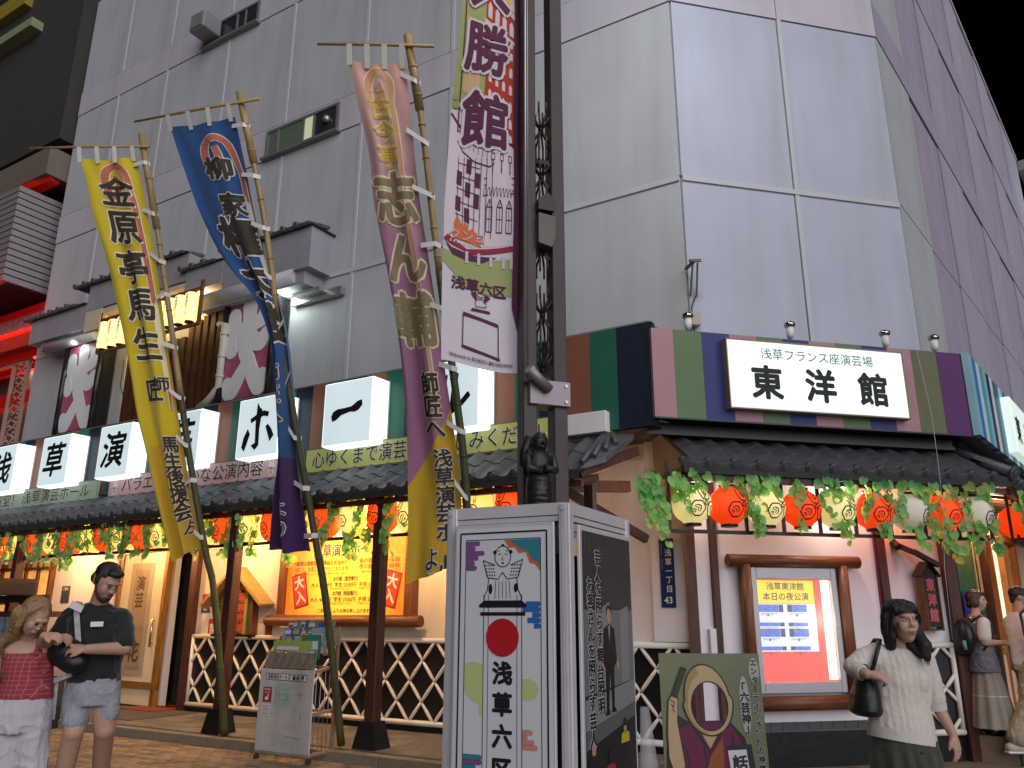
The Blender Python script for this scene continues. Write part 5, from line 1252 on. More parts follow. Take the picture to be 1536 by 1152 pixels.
    fig += pline([(cx-.05, 1.80), (cx-.13, 1.83), (cx-.10, 1.73), (cx-.03, 1.72), (cx, 1.76), (cx+.03, 1.72), (cx+.10, 1.73), (cx+.13, 1.83), (cx+.05, 1.80)], .005)
    fig += pline([(cx-.09, 1.73), (cx-.10, 1.66), (cx-.12, 1.62), (cx-.12, 1.585), (cx, 1.58), (cx+.12, 1.585), (cx+.12, 1.62), (cx+.10, 1.66), (cx+.09, 1.73)], .005)
    for k in range(5): fig.append(line((cx-.045+.022*k, 1.71), (cx-.05+.025*k, 1.61), .003))
    fig += [line((cx-.03, 1.86), (cx-.012, 1.866), .004), line((cx+.03, 1.86), (cx+.012, 1.866), .004), line((cx, 1.85), (cx-.008, 1.83), .003), line((cx-.008, 1.83), (cx+.006, 1.83), .003), line((cx-.02, 1.885), (cx-.035, 1.88), .004), line((cx+.02, 1.885), (cx+.035, 1.88), .004)]
    blk = [oval(cx, 1.812, .008, .006, 8), oval(cx, 1.915, .01, .008, 8), oval(cx-.052, 1.875, .012, .012, 8), oval(cx+.052, 1.875, .012, .012, 8), [(cx-.155, 1.575), (cx-.12, 1.60), (cx+.12, 1.60), (cx+.155, 1.575), (cx+.15, 1.56), (cx-.15, 1.56)], [(cx-.145, 1.535), (cx+.145, 1.535), (cx+.145, 1.515), (cx-.145, 1.515)], oval(cx-.08, 1.665, .013, .03, 10), oval(cx+.085, 1.67, .013, .026, 10)]
    for r_ in range(4):
        for c_ in range(4): blk += [oval(cx-.112+c_*.016+r_*.004, 1.80-r_*.019, .005, .005, 6), oval(cx+.112-c_*.016-r_*.004, 1.80-r_*.019, .005, .005, 6)]
    pr(t, 'figure_print', ink, fig+blk, y-.001)
    # round red seal where a code stood
    pr(t, 'red_disc', mat('print_signal_red', (.48, .012, .02), .5, var=0), [oval(cx, 1.395, .105, .105, 40)], y-.002)
    for ch, z in zip('浅草六区', (1.20, 1.035, .87, .70)): text(ch, .128, ink, t, cx, z, y-.001, off=.045)
    # side poster
    s = thing('stage_poster', 'dark poster of a comedian on stage, on the right side of the white kiosk', 'poster', K2, (0, 0, 0))
    b = MB(); b.box(.09, .95, -.03, -.01, .3, 2.03, bev=.004); part('side_board', b, WF_, s)
    g = [mat('poster_grey%d' % i, (v, v, v*1.02), .5, var=0) for i, v in enumerate((.018, .045, .17, .23, .11))]; y = -.032
    pr(s, 'poster_ground', g[0], [[(.12, .32), (.92, .32), (.92, 2.0), (.12, 2.0)]], y); pr(s, 'curtain_print', g[1], [[(.12, 1.55), (.92, 1.55), (.92, 1.995), (.12, 1.995)]], y-.001)
    pr(s, 'valance_print', mat('poster_mid', (.07, .07, .07), .5, var=0), [line((.15+.07*k, 1.88), (.15+.07*k, 1.98), .012) for k in range(11)], y-.002)
    pr(s, 'screen_print', g[2], [[(.12, 1.08), (.92, 1.13), (.92, 1.55), (.12, 1.55)]], y-.0015); pr(s, 'screen_print', g[3], [[(.35, 1.10), (.52, 1.11), (.52, 1.6), (.35, 1.55)], [(.70, 1.12), (.84, 1.13), (.84, 1.58), (.70, 1.55)]], y-.002)
    pr(s, 'stage_print', g[3], [[(.12, .90), (.92, 1.0), (.92, 1.13), (.12, 1.06)]], y-.0025); pr(s, 'stage_edge', g[4], [[(.12, .80), (.92, .92), (.92, 1.0), (.12, .90)]], y-.002)
    cx = .50
    pr(s, 'suit_print', mat('suit_black', (.012, .012, .014), .5, var=0), [[(cx-.09, 1.44), (cx, 1.47), (cx+.09, 1.44), (cx+.12, 1.25), (cx+.07, 1.22), (cx+.06, .98), (cx+.02, .98), (cx, 1.2), (cx-.03, .98), (cx-.07, .98), (cx-.07, 1.22), (cx-.11, 1.24)], oval(cx, 1.545, .045, .035, 14), [(cx-.1, .955), (cx-.01, .955), (cx-.02, .985), (cx-.07, .985)], [(cx+.01, .965), (cx+.1, .965), (cx+.06, .995), (cx+.02, .995)]], y-.003)
    pr(s, 'skin_print', mat('skin_print', (.42, .28, .19), .5, var=0), [oval(cx, 1.515, .034, .045, 14), oval(cx+.13, 1.23, .02, .03, 8), oval(cx-.115, 1.22, .02, .03, 8), oval(cx, .86, .0001, .0001, 4) if False else oval(.22, .80, .03, .045, 10), oval(.72, .86, .025, .03, 10)], y-.004)
    pr(s, 'shirt_print', g[3], [[(cx-.02, 1.46), (cx+.02, 1.46), (cx, 1.36)]], y-.004)
    pr(s, 'audience_print', mat('poster_red', (.40, .03, .04), .5, var=0), [[(.40, .68), (.47, .70), (.54, .68), (.56, .60), (.38, .60)]], y-.004); pr(s, 'audience_print', mat('poster_yellow', (.5, .42, .03), .5, var=0), [[(.66, .83), (.72, .85), (.79, .83), (.79, .78), (.65, .78)]], y-.004)
    pr(s, 'audience_print', g[0], [oval(.47, .73, .03, .045, 10), oval(.72, .895, .03, .025, 10), [(.14, .62), (.28, .62), (.3, .74), (.22, .77), (.14, .74)]], y-.0045)
    pr(s, 'seat_print', mat('poster_dark', (.045, .045, .05), .5, var=0), [[(.15+.25*k, .45), (.34+.25*k, .45), (.34+.25*k, .62), (.15+.25*k, .62)] for k in range(3)], y-.0042)
    Wp = mat('poster_white', (.7, .7, .7), .5, var=0)
    for x, zt, st in ((.34, 1.90, '芸人を照らす舞台照明'), (.21, 1.74, 'お客さんを照らす芸人')):
        text(st, .095, Wp, s, x, zt, y-.005, off=.07, vertical=True, pitch=.98, sx=1.15, name='lettering_outline'); text(st, .095, ink, s, x, zt, y-.0075, off=.03, vertical=True, pitch=.98, sx=1.15)
    for k, l in enumerate(('Stage lights brighten', 'up the comedians,', 'and comedians brighten', 'up the audience.')): text(l, .052, Wp, s, .90, .60-.062*k, y-.005, align='R', off=.004)
    b = MB(); b.tube([(1.06, -.03, .2), (1.07, -.06, .6), (1.05, -.05, .95)], [.05, .06, .03], 8); part('plastic_wrap', b, mat('clear_plastic', (.6, .6, .6), .2, var=.1, alpha=.35), t).matrix_world = K2.copy()
kiosk()

def cutout():
    fr = frame(Vector((1.04, 5.92, 0)), radians(92)); t = thing('face_cutout_board', 'olive green face hole board painted with a robed storyteller, black framed card in front', 'cut-out board', fr, rx=radians(-4))
    G = mat('board_olive', (.17, .19, .10), .55, var=.12, scale=3, bump=.1)
    # board with an oval hole
    bm = bmesh.new(); W, H = .70, 1.27; cx, cz, rx, rz = .33, .925, .120, .153
    N = 40; hole = [(cx+rx*cos(2*pi*k/N), cz+rz*sin(2*pi*k/N)) for k in range(N)]
    outer = []
    for k in range(N):
        a = 2*pi*k/N; dx, dz = cos(a), sin(a); s = 1e9
        if dx > 1e-6: s = min(s, (W-cx)/dx)
        if dx < -1e-6: s = min(s, -cx/dx)
        if dz > 1e-6: s = min(s, (H-cz)/dz)
        if dz < -1e-6: s = min(s, -cz/dz)
        outer.append((cx+dx*s, cz+dz*s))
    for q, pt in (((W, H)), ((0, H)), ((0, 0)), ((W, 0))) if False else []: pass
    mb = MB()
    for pnt in ((W, H), (0, H), (0, 0), (W, 0)):
        k = min(range(N), key=lambda i: (outer[i][0]-pnt[0])**2+(outer[i][1]-pnt[1])**2); outer[k] = pnt
    vs = [(x, 0, z) for x, z in hole]+[(x, 0, z) for x, z in outer]+[(x, .02, z) for x, z in hole]+[(x, .02, z) for x, z in outer]
    fs = []
    for k in range(N):
        k2 = (k+1) % N; fs += [(k, k2, N+k2, N+k), (2*N+k2, 2*N+k, 3*N+k, 3*N+k2), (k2, k, 2*N+k, 2*N+k2), (N+k, N+k2, 3*N+k2, 3*N+k)]
    mb.add(vs, fs); part('board', mb, G, t)
    b = MB(); b.bar((.05, .02, .0), (.2, .45, .0), .03); b.bar((.1, .04, 1.0), (.1, .5, .0), .03, .04); b.bar((.6, .04, 1.0), (.6, .5, .0), .03, .04); part('prop_leg', b, DWOOD, t)
    y = -.002; ink = MATS['print_black']; SK = mat('paint_skin', (.50, .36, .20), .6, var=.04); SKD = mat('paint_skin_shade', (.36, .25, .09), .6, var=.04); MG = mat('paint_magenta', (.14, .012, .05), .6, var=.04); OR = mat('paint_rust', (.30, .08, .02), .6, var=.05)
    def ring(o, i, n=40): return [[o[k], o[(k+1) % len(o)], i[(k+1) % len(i)], i[k]] for k in range(len(o))]
    def hood(g): return [(.318+(.168+g)*cos(2*pi*k/N)*(.90 if sin(2*pi*k/N) > 0 else 1.0)-.022*max(0, sin(2*pi*k/N))+.012*max(0, -sin(2*pi*k/N)), .965+(.225+g)*sin(2*pi*k/N)) for k in range(N)]
    sh = lambda L, dx=-.045, dz=.125: [[(x+dx, z+dz) for x, z in q] for q in L]
    pr(t, 'robe_outline', ink, sh([[(.09, .78), (.22, .70), (.5, .71), (.60, .60), (.66, .30), (.68, 0), (.06, 0), (.05, .3), (.07, .6)]]), y-.0005)
    pr(t, 'robe_paint', MG, sh([[(.16, .65), (.235, .69), (.49, .70), (.56, .60), (.64, .30), (.66, .01), (.08, .01), (.10, .4)]]), y-.002)
    pr(t, 'sleeve_lines', ink, sh(pline([(.13, .60), (.2, .52), (.22, .36), (.2, .2)], .012)+pline([(.52, .62), (.50, .45), (.53, .3), (.50, .12)], .012)+pline([(.24, .68), (.32, .56), (.33, .4), (.3, .2)], .012)), y-.004)
    pr(t, 'inner_robe_paint', OR, sh([[(.33, .45), (.45, .60), (.44, .2), (.33, .2)]]), y-.004); pr(t, 'neck_paint', SK, sh([[(.30, .64), (.43, .64), (.36, .53)]]), y-.0035); pr(t, 'collar_lines', ink, sh(pline([(.28, .64), (.36, .50), (.46, .66)], .010)+pline([(.36, .50), (.33, .42)], .01)), y-.005)
    pr(t, 'hood_outline', ink, ring(hood(.010), hole), y-.005); pr(t, 'hood_paint', SK, ring(hood(0), hole), y-.0065)
    left = [k for k in range(N) if cos(2*pi*k/N) < -.25]; o = hood(0)
    pr(t, 'hood_shade', SKD, [[o[k], o[(k+1) % N], ((o[(k+1) % N][0]*.55+hole[(k+1) % N][0]*.45), (o[(k+1) % N][1]*.55+hole[(k+1) % N][1]*.45)), (o[k][0]*.55+hole[k][0]*.45, o[k][1]*.55+hole[k][1]*.45)] for k in left], y-.008)
    pr(t, 'hole_outline', ink, ring([(cx+(rx+.008)*cos(2*pi*k/N), cz+(rz+.008)*sin(2*pi*k/N)) for k in range(N)], hole), y-.0095)
    arm = [(.035, .60), (.035, .76), (.05, .95), (.08, 1.0), (.112, .97), (.10, .82), (.135, .56), (.12, .40), (.08, .45)]
    pr(t, 'arm_outline', ink, [[(x+(x-.085)*.22, z+(z-.66)*.03) for x, z in arm]], y-.006); pr(t, 'arm_paint', SK, [arm], y-.0075)
    pr(t, 'fan_outline', ink, [line((.085, .98), (.168, 1.175), .045)], y-.0085); pr(t, 'fan_paint', mat('paint_dark_olive', (.05, .045, .015), .6, var=0), [line((.095, .995), (.160, 1.155), .028)], y-.010)
    pr(t, 'finger_lines', ink, pline([(.065, .96), (.09, .945), (.08, .92)], .006)+pline([(.065, .935), (.085, .91)], .006)+pline([(.07, .905), (.09, .885)], .006), y-.009)
    pr(t, 'card_frame', ink, [[(.432, .675), (.592, .685), (.66, 0), (.50, 0)]], y-.009); pr(t, 'card_paint', PRW, [[(.430, .645), (.555, .652), (.61, 0), (.485, 0)]], y-.011)
    text('話', .105, ink, t, .507, .565, y-.013, off=.035)
    pr(t, 'patch_print', mat('paint_patch', (.42, .42, .36), .6, var=.05), [oval(.655, 1.16, .035, .08, 20), oval(.575, .93, .036, .19, 24)], y-.001)
    text('エンターテインメントの神様', .050, MATS['poster_white'], t, .655, 1.235, y-.0015, off=.09, vertical=True, pitch=1.12, name='lettering_outline'); text('エンターテインメントの神様', .050, ink, t, .655, 1.235, y-.0038, off=.04, vertical=True, pitch=1.12)
    text('「六芸神」', .070, MATS['poster_white'], t, .575, 1.09, y-.0028, off=.085, vertical=True, pitch=1.0, name='lettering_outline'); text('「六芸神」', .070, ink, t, .575, 1.09, y-.0052, off=.045, vertical=True, pitch=1.0)
cutout()

def rack():
    t = thing('leaflet_rack', 'wheeled leaflet rack with scuffed white front board and tiered leaflets', 'leaflet rack', FA, (-4.55, -2.05, 0), rz=.03)
    RM = mat('rack_rail', (.30, .20, .16), .6, var=.2); W = .80
    b = MB(); b.box(0, W, -.02, 0, .1, .95, bev=.006); part('front_board', b, mat('scuffed_white', (.55, .54, .50), .55, var=.12, scale=6, stain=.25, bump=.1), t)
    for x in (.02, W-.02):
        b = MB(); b.bar((x, .36, .06), (x, .36, 1.4), .03, .03); part('upright', b, RM, t)
        b = MB(); b.bar((x, 0, .1), (x, .36, .1), .03, .03); part('side_rail', b, RM, t); b = MB(); b.bar((x, 0, .93), (x, .36, .98), .03, .03); part('side_rail', b, RM, t); b = MB(); b.bar((x, .0, .5), (x, .36, .52), .03, .03); part('side_rail', b, RM, t)
        for y in (0, .36):
            b = MB(); b.tube([(x-.012, y, .035), (x+.012, y, .035)], .035, 12); b.bar((x, y, .04), (x, y, .1), .02, .02); part('castor', b, mat('castor_rubber', (.05, .045, .04), .6), t)
    for k in range(5): b = MB(); b.tube([(W-.02, .05+.07*k, .1), (W-.02, .05+.07*k, .95)], .004, 5); part('wire', b, STEEL, t)
    b = MB(); b.bar((0, -.005, .09), (W, -.005, .09), .03, .03); part('bottom_rail', b, mat('old_rail', (.25, .24, .20), .6, var=.3), t)
    for z in (.5, .96): b = MB(); b.bar((0, .36, z), (W, .36, z), .025, .025); part('back_rail', b, RM, t)
    # lettering boards and stickers
    pr(t, 'name_plate', WHITE, [[(.10, .84), (.44, .835), (.44, .90), (.10, .905)], [(.46, .835), (.70, .83), (.70, .895), (.46, .90)]], -.022); pr(t, 'plate_border', BK, rectline(.10, .44, .838, .902, .006)+rectline(.46, .70, .833, .897, .006), -.0235)
    text('浅草演芸ホール', .052, INK, t, .27, .87, -.024, off=.02, fit=.30); text('番組表', .055, INK, t, .58, .865, -.024, off=.03, fit=.18)
    pr(t, 'red_sticker', mat('sticker_red', (.36, .03, .03), .5), [[(.07, .60), (.20, .60), (.20, .76), (.07, .76)]], -.022); pr(t, 'hand_print', WHITE, [oval(.13, .64, .028, .02, 10), line((.145, .65), (.15, .69), .015)], -.0235)
    text('手を触れ', .026, WHITE, t, .135, .735, -.0235, off=.01); text('ないで', .026, WHITE, t, .135, .705, -.0235, off=.01)
    pr(t, 'paper_slip', PRW, [[(.07, .47), (.19, .47), (.19, .585), (.07, .585)]], -.022); pr(t, 'slip_lines', MATS['sticker_red'], [line((.08, .56-.025*k), (.175, .56-.025*k), .006) for k in range(4)], -.0235)
    pr(t, 'map_sheet', mat('map_green', (.38, .46, .40), .6, var=.15, scale=25), [[(.24, .58), (.50, .57), (.50, .80), (.24, .81)]], -.022); pr(t, 'map_lines', mat('map_grey', (.22, .30, .26), .6), [line((.26, .77), (.28, .60), .008), line((.3, .78), (.33, .62), .006), line((.26, .68), (.48, .70), .006), line((.38, .6), (.45, .66), .01), line((.34, .64), (.47, .63), .006)], -.0235)
    pr(t, 'scuff_mark', mat('scuff', (.12, .10, .08), .7), [line((.58, .70), (.66, .695), .006), line((.62, .66), (.66, .66), .005), line((.45, .27), (.52, .265), .004), line((.55, .26), (.66, .255), .004), line((.64, .44), (.645, .5), .006)], -.022)
    # leaflets in five tiers
    rr = random.Random(21); cols = [('#7d93a8'), ('#a04a44'), ('#c9c4ae'), ('#4c6e54'), ('#d8d0c0'), ('#5b4a66'), ('#b89a4a'), ('#2f5f96'), ('#c7c7c7'), ('#8a3a3a'), ('#6d8f7b')]
    lm = [mat('leaflet_%d' % i, c, .45, var=.15, scale=30) for i, c in enumerate(cols)]
    tiers = [(.02, 1.0, .20), (.085, 1.10, .20), (.15, 1.2, .17), (.215, 1.30, .15), (.28, 1.38, .13)]
    for k, (y, z, h) in enumerate(tiers):
        if k == 0:
            b = MB(); b.box(.04, W-.04, y-.02, y-.015, z-.04, z+.13); part('acrylic_front', b, mat('acrylic_smoke', (.35, .28, .2), .15, var=0, alpha=.55), t)
            b = MB()
            for q in range(6): b.tube([(.05+.115*q, y-.024, z-.02), (.11+.115*q, y-.024, z+.11), (.165+.115*q, y-.024, z-.02)], .003, 4)
            b.tube([(.04, y-.024, z+.13), (W-.04, y-.024, z+.13)], .004, 5); part('wire', b, STEEL, t)
        if k == 1:
            o = MB(); o.box(.06, W-.16, y, y+.01, z-.06, z+h-.05); q = part('leaflet', o, mat('leaflet_lime', (.35, .42, .10), .45, var=.1), t); q = MB(); q.box(.12, .45, y-.004, y-.001, z+.05, z+.09); part('leaflet_print', q, PRW, t); continue
        x = .04
        while x < W-.1:
            w = rr.choice((.04, .06, .09, .13)); dz = rr.uniform(-.02, .03); m = rr.choice(lm)
            b = MB(); b.add([(x, y-.0, z-.08), (x+w, y, z-.08), (x+w, y+.05, z+h-.06+dz), (x, y+.05, z+h-.06+dz), (x, y+.012, z-.08), (x+w, y+.012, z-.08), (x+w, y+.06, z+h-.06+dz), (x, y+.06, z+h-.06+dz)], [(0,1,2,3),(7,6,5,4),(3,2,6,7),(1,5,6,2),(0,3,7,4)]); part('leaflet', b, m, t)
            if w > .05:
                f = lambda u, v, o=.003: (x+w*u, y+.05*v-o, z-.08+(h+.02+dz)*v)
                b = MB(); b.add([f(.12, .6), f(.88, .6), f(.88, .86), f(.12, .86)], [(0, 1, 2, 3)]); part('leaflet_print', b, rr.choice(lm), t)
                b = MB(); b.add([f(.15, .92), f(.7, .92), f(.7, .96), f(.15, .96)], [(0, 1, 2, 3)]); part('leaflet_print', b, PRW, t)
            x += w+.004
    big = [(.52, .14, 1.18, .22, .26, '#3f7f64'), (.55, .2, 1.26, .2, .25, '#9aa8b4'), (.58, .26, 1.33, .2, .24, '#2a66a8')]
    for x, y, z, w, h, c in big:
        b = MB(); b.box(x, x+w, y-.03, y-.02, z-.12, z-.12+h); part('leaflet', b, mat('leaflet_'+c[1:], c, .4), t); b = MB(); b.box(x+.03, x+w-.03, y-.034, y-.031, z-.02, z-.02+h*.35); part('leaflet_print', b, PRW, t)
    b = MB(); b.box(W, W+.02, .1, .2, 1.1, 1.22); b.box(W, W+.02, .24, .36, 1.2, 1.36); part('side_pocket', b, mat('acrylic_smoke', (.3, .3, .3), .2), t)
rack()

# ================================================================ THINGS ON THE FRONT WALL
def price_board():
    t = thing('price_board', 'lit orange price poster of the hall in a log frame between the posts', 'poster', FA)
    for x in (-6.36, -4.0): b = MB(); b.box(x-.06, x+.06, -.16, -.0, 1.54, 2.62); part('log_post', b, LOGV, t)
    b = MB(); b.tube([(-6.62, -.14, 1.46), (-3.78, -.14, 1.46)], .075, 12); part('bottom_log', b, LOGW, t)
    b = MB(); b.box(-6.3, -4.06, -.10, -.02, 1.54, 2.6); 
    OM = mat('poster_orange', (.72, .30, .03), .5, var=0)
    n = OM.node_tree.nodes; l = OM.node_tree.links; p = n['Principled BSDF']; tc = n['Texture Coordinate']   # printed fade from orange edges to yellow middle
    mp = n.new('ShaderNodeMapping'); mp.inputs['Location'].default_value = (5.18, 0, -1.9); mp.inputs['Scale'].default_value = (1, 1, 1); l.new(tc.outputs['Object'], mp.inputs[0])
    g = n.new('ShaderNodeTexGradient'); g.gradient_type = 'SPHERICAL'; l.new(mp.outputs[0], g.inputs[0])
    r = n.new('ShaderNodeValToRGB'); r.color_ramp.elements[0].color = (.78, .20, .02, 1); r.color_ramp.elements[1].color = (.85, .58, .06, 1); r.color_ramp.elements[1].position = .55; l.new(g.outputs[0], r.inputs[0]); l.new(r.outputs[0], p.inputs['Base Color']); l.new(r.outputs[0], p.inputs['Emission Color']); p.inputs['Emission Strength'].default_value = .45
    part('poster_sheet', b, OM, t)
    y = -.103; I = mat('poster_brown_ink', (.09, .03, .01), .6, var=0); cx = -5.18
    text('浅草演芸ホール', .19, CREAML, t, cx, 2.43, y, off=.05, fit=1.28, name='lettering_outline'); text('浅草演芸ホール', .19, I, t, cx, 2.43, y-.003, off=.022, fit=1.25)
    text('当劇場は落語協会・落語芸術協会が', .07, I, t, cx-.48, 2.26, y, off=.014, fit=1.05); text('10日ごと、交互に公演を行っております。', .07, I, t, cx-.46, 2.175, y, off=.014, fit=1.08); text('※番組は都合により変更する場合があります。', .042, I, t, cx-.46, 2.11, y, fit=1.05)
    pr(t, 'hours_box', CREAML, rectline(-4.96, -4.16, 2.09, 2.33, .006), y)
    text('昼の部 11:40〜16:30', .075, I, t, -4.56, 2.27, y, off=.012, fit=.72); text('夜の部 16:40〜20:45', .075, I, t, -4.56, 2.19, y, off=.012, fit=.72); text('（基本的に入替はございません）', .04, I, t, -4.56, 2.12, y, fit=.62)
    text('木戸銭（通常興行）', .072, I, t, cx+.02, 2.03, y, off=.018, fit=.46); text('大人 3500円  学生 2500円  子供 1500円', .072, I, t, cx+.02, 1.95, y, off=.012, fit=1.3); text('（学生証を拝見します）   （４歳から小学生まで）', .032, I, t, cx+.2, 1.895, y, fit=.95)
    text('木戸銭（特別興行）', .072, I, t, cx+.02, 1.83, y, off=.018, fit=.46); text('大人 4000円  学生 3500円  子供 2500円', .072, I, t, cx+.02, 1.75, y, off=.012, fit=1.3); text('（学生証を拝見します）   （４歳から小学生まで）', .032, I, t, cx+.2, 1.695, y, fit=.95)
    text('ご来場を心よりお待ち申し上げます。', .06, I, t, cx+.02, 1.595, y, off=.014, fit=.98)
    for s_, x in ((1, -6.02), (-1, -4.33)):
        c, s = cos(.22*s_), sin(.22*s_); R = lambda q: [(x+a*c-z*s, 1.88+a*s+z*c) for a, z in q]
        pr(t, 'stamp_print', mat('stamp_border', (.22, .02, .01), .5, var=0), [R([(-.14, -.24), (.14, -.24), (.14, .24), (-.14, .24)])], y-.001); pr(t, 'stamp_print', mat('stamp_red', (.55, .05, .02), .5, var=0, emit=.15), [R([(-.12, -.22), (.12, -.22), (.12, .22), (-.12, .22)])], y-.003)
        mb = MB(); text_mb(mb, '大入', .2, 0, .215, y-.005, off=.03, vertical=True, pitch=1.03); mb.v = [(x+v[0]*c-v[2]*s, v[1], 1.88+v[0]*s+v[2]*c) for v in mb.v]; part('lettering', mb, PRW, t)
    rr = random.Random(4); pr(t, 'speckle_print', CREAML, [oval(rr.choice((-6.27+rr.random()*.35, -4.45+rr.random()*.35)), 1.57+rr.random()*1.0, .006, .006, 5) for _ in range(70)], y)
price_board()
def ticket_booth():
    t = thing('ticket_window', 'little pitched roof ticket window with a striped stage curtain and orange letters', 'ticket window', FA)
    GL = mat('brass_trim', (.38, .25, .08), .5, var=.15); ST1 = mat('curtain_green', (.03, .09, .05), .7); ST2 = mat('curtain_straw', (.42, .30, .10), .7); ST3 = mat('curtain_black', (.012, .012, .014), .7)
    b = MB(); b.bar((-7.98, -.12, 1.68), (-7.30, -.12, 2.24), .045, .3, up=(0, 1, 0)); b.bar((-6.65, -.12, 1.68), (-7.33, -.12, 2.24), .045, .3, up=(0, 1, 0)); part('pitched_roof', b, GL, t)
    b = MB(); b.box(-7.66, -7.60, -.12, 0, 1.2, 1.95); b.box(-7.02, -6.96, -.12, 0, 1.2, 1.95); part('side_post', b, LOGV, t); b = MB(); b.box(-7.8, -6.9, -.16, -.0, 1.225, 1.26); part('counter', b, BK, t)
    cols = [ST1, ST3, ST2, ST1, ST3, ST2, ST1, ST3]; n = 8
    for i in range(n):
        x0 = -7.59+i*.071; x1 = x0+.069; m = (x0+x1)/2; top = 2.17-abs(m+7.31)*.78
        b = MB(); b.prism([(x0, 1.26), (x1, 1.26), (x1, 2.17-abs(x1+7.31)*.78), (x0, 2.17-abs(x0+7.31)*.78)], -.05, -.03); part('curtain_stripe', b, cols[i], t)
    text('入場券売場', .15, mat('letter_vermilion', (.55, .09, .03), .6, emit=.1), t, -7.29, 2.02, -.056, off=.03, vertical=True, pitch=1.0, sx=1.1)
ticket_booth()
def notice(name, lab, fr, x0, x1, z0, z1, c, lines=(), lc=WHITE, vertical=False, size=.06, y=-.012):
    t = thing(name, lab, 'notice', fr, ((x0+x1)/2, 0, z0)); w = (x1-x0)/2; h = z1-z0
    b = MB(); b.box(-w, w, y, -.0015, 0, h); part('sheet', b, mat('notice_'+lab[:14].replace(' ', '_'), c, .5, var=.05), t)
    for i, s in enumerate(lines):
        if vertical: text(s, size, lc, t, w*.9-(i+.6)*size*1.25, h-.02, y-.002, off=.015, vertical=True)
        else: text(s, size, lc, t, 0, h-(i+.65)*size*1.35, y-.002, off=.015)
    return t
notice('wall_notice', 'small plain red notice on the cream wall right of the doorway', FA, -8.26, -8.07, 1.66, 1.86, (.45, .03, .02), ())
notice('wall_notice', 'tiny grey notice under the plain red one', FA, -8.26, -8.07, 1.58, 1.65, (.06, .05, .05), ('■▪■',), WHITE, size=.03)
notice('wall_notice', 'tall green notice with white upright writing behind the yellow banner pole', FA, -7.95, -7.74, 1.42, 1.98, (.03, .22, .09), ('下さい。', '当館の入口は', ), WHITE, True, .07)
notice('wall_notice', 'red smoking ban notice with a large white character, low on the wall by the pole', FA, -8.05, -7.66, 1.24, 1.48, (.48, .03, .02), ('禁煙',), WHITE, size=.17)
notice('wall_notice', 'small white notice with a green padlock sign right of the ticket window', FA, -6.93, -6.83, 1.24, 1.46, (.6, .62, .58), ('SAFE',), INK, size=.03)
notice('wall_notice', 'small dark red notice right of the padlock sign', FA, -6.78, -6.64, 1.24, 1.52, (.16, .03, .02), ('大入', '袋'), MATS['print_gold'], size=.045)
def address():
    t = thing('address_plate', 'narrow dark blue street address plate on the white pillar', 'street sign', FA, (-.41, -.072, 1.62)); b = MB(); b.box(-.085, .085, -.014, -.001, 0, .75, bev=.004); part('plate', b, mat('plate_blue', (.015, .03, .12), .35), t)
    text('浅草一丁目', .082, WHITE, t, .02, .64, -.017, off=.012, vertical=True, pitch=1.2); text('43', .10, WHITE, t, .0, .08, -.017, off=.015); text('台東区', .035, WHITE, t, .035, .735, -.017, vertical=True, pitch=1.0); text('たいとうく あさくさ', .022, WHITE, t, -.055, .70, -.017, vertical=True, pitch=1.3)
address()
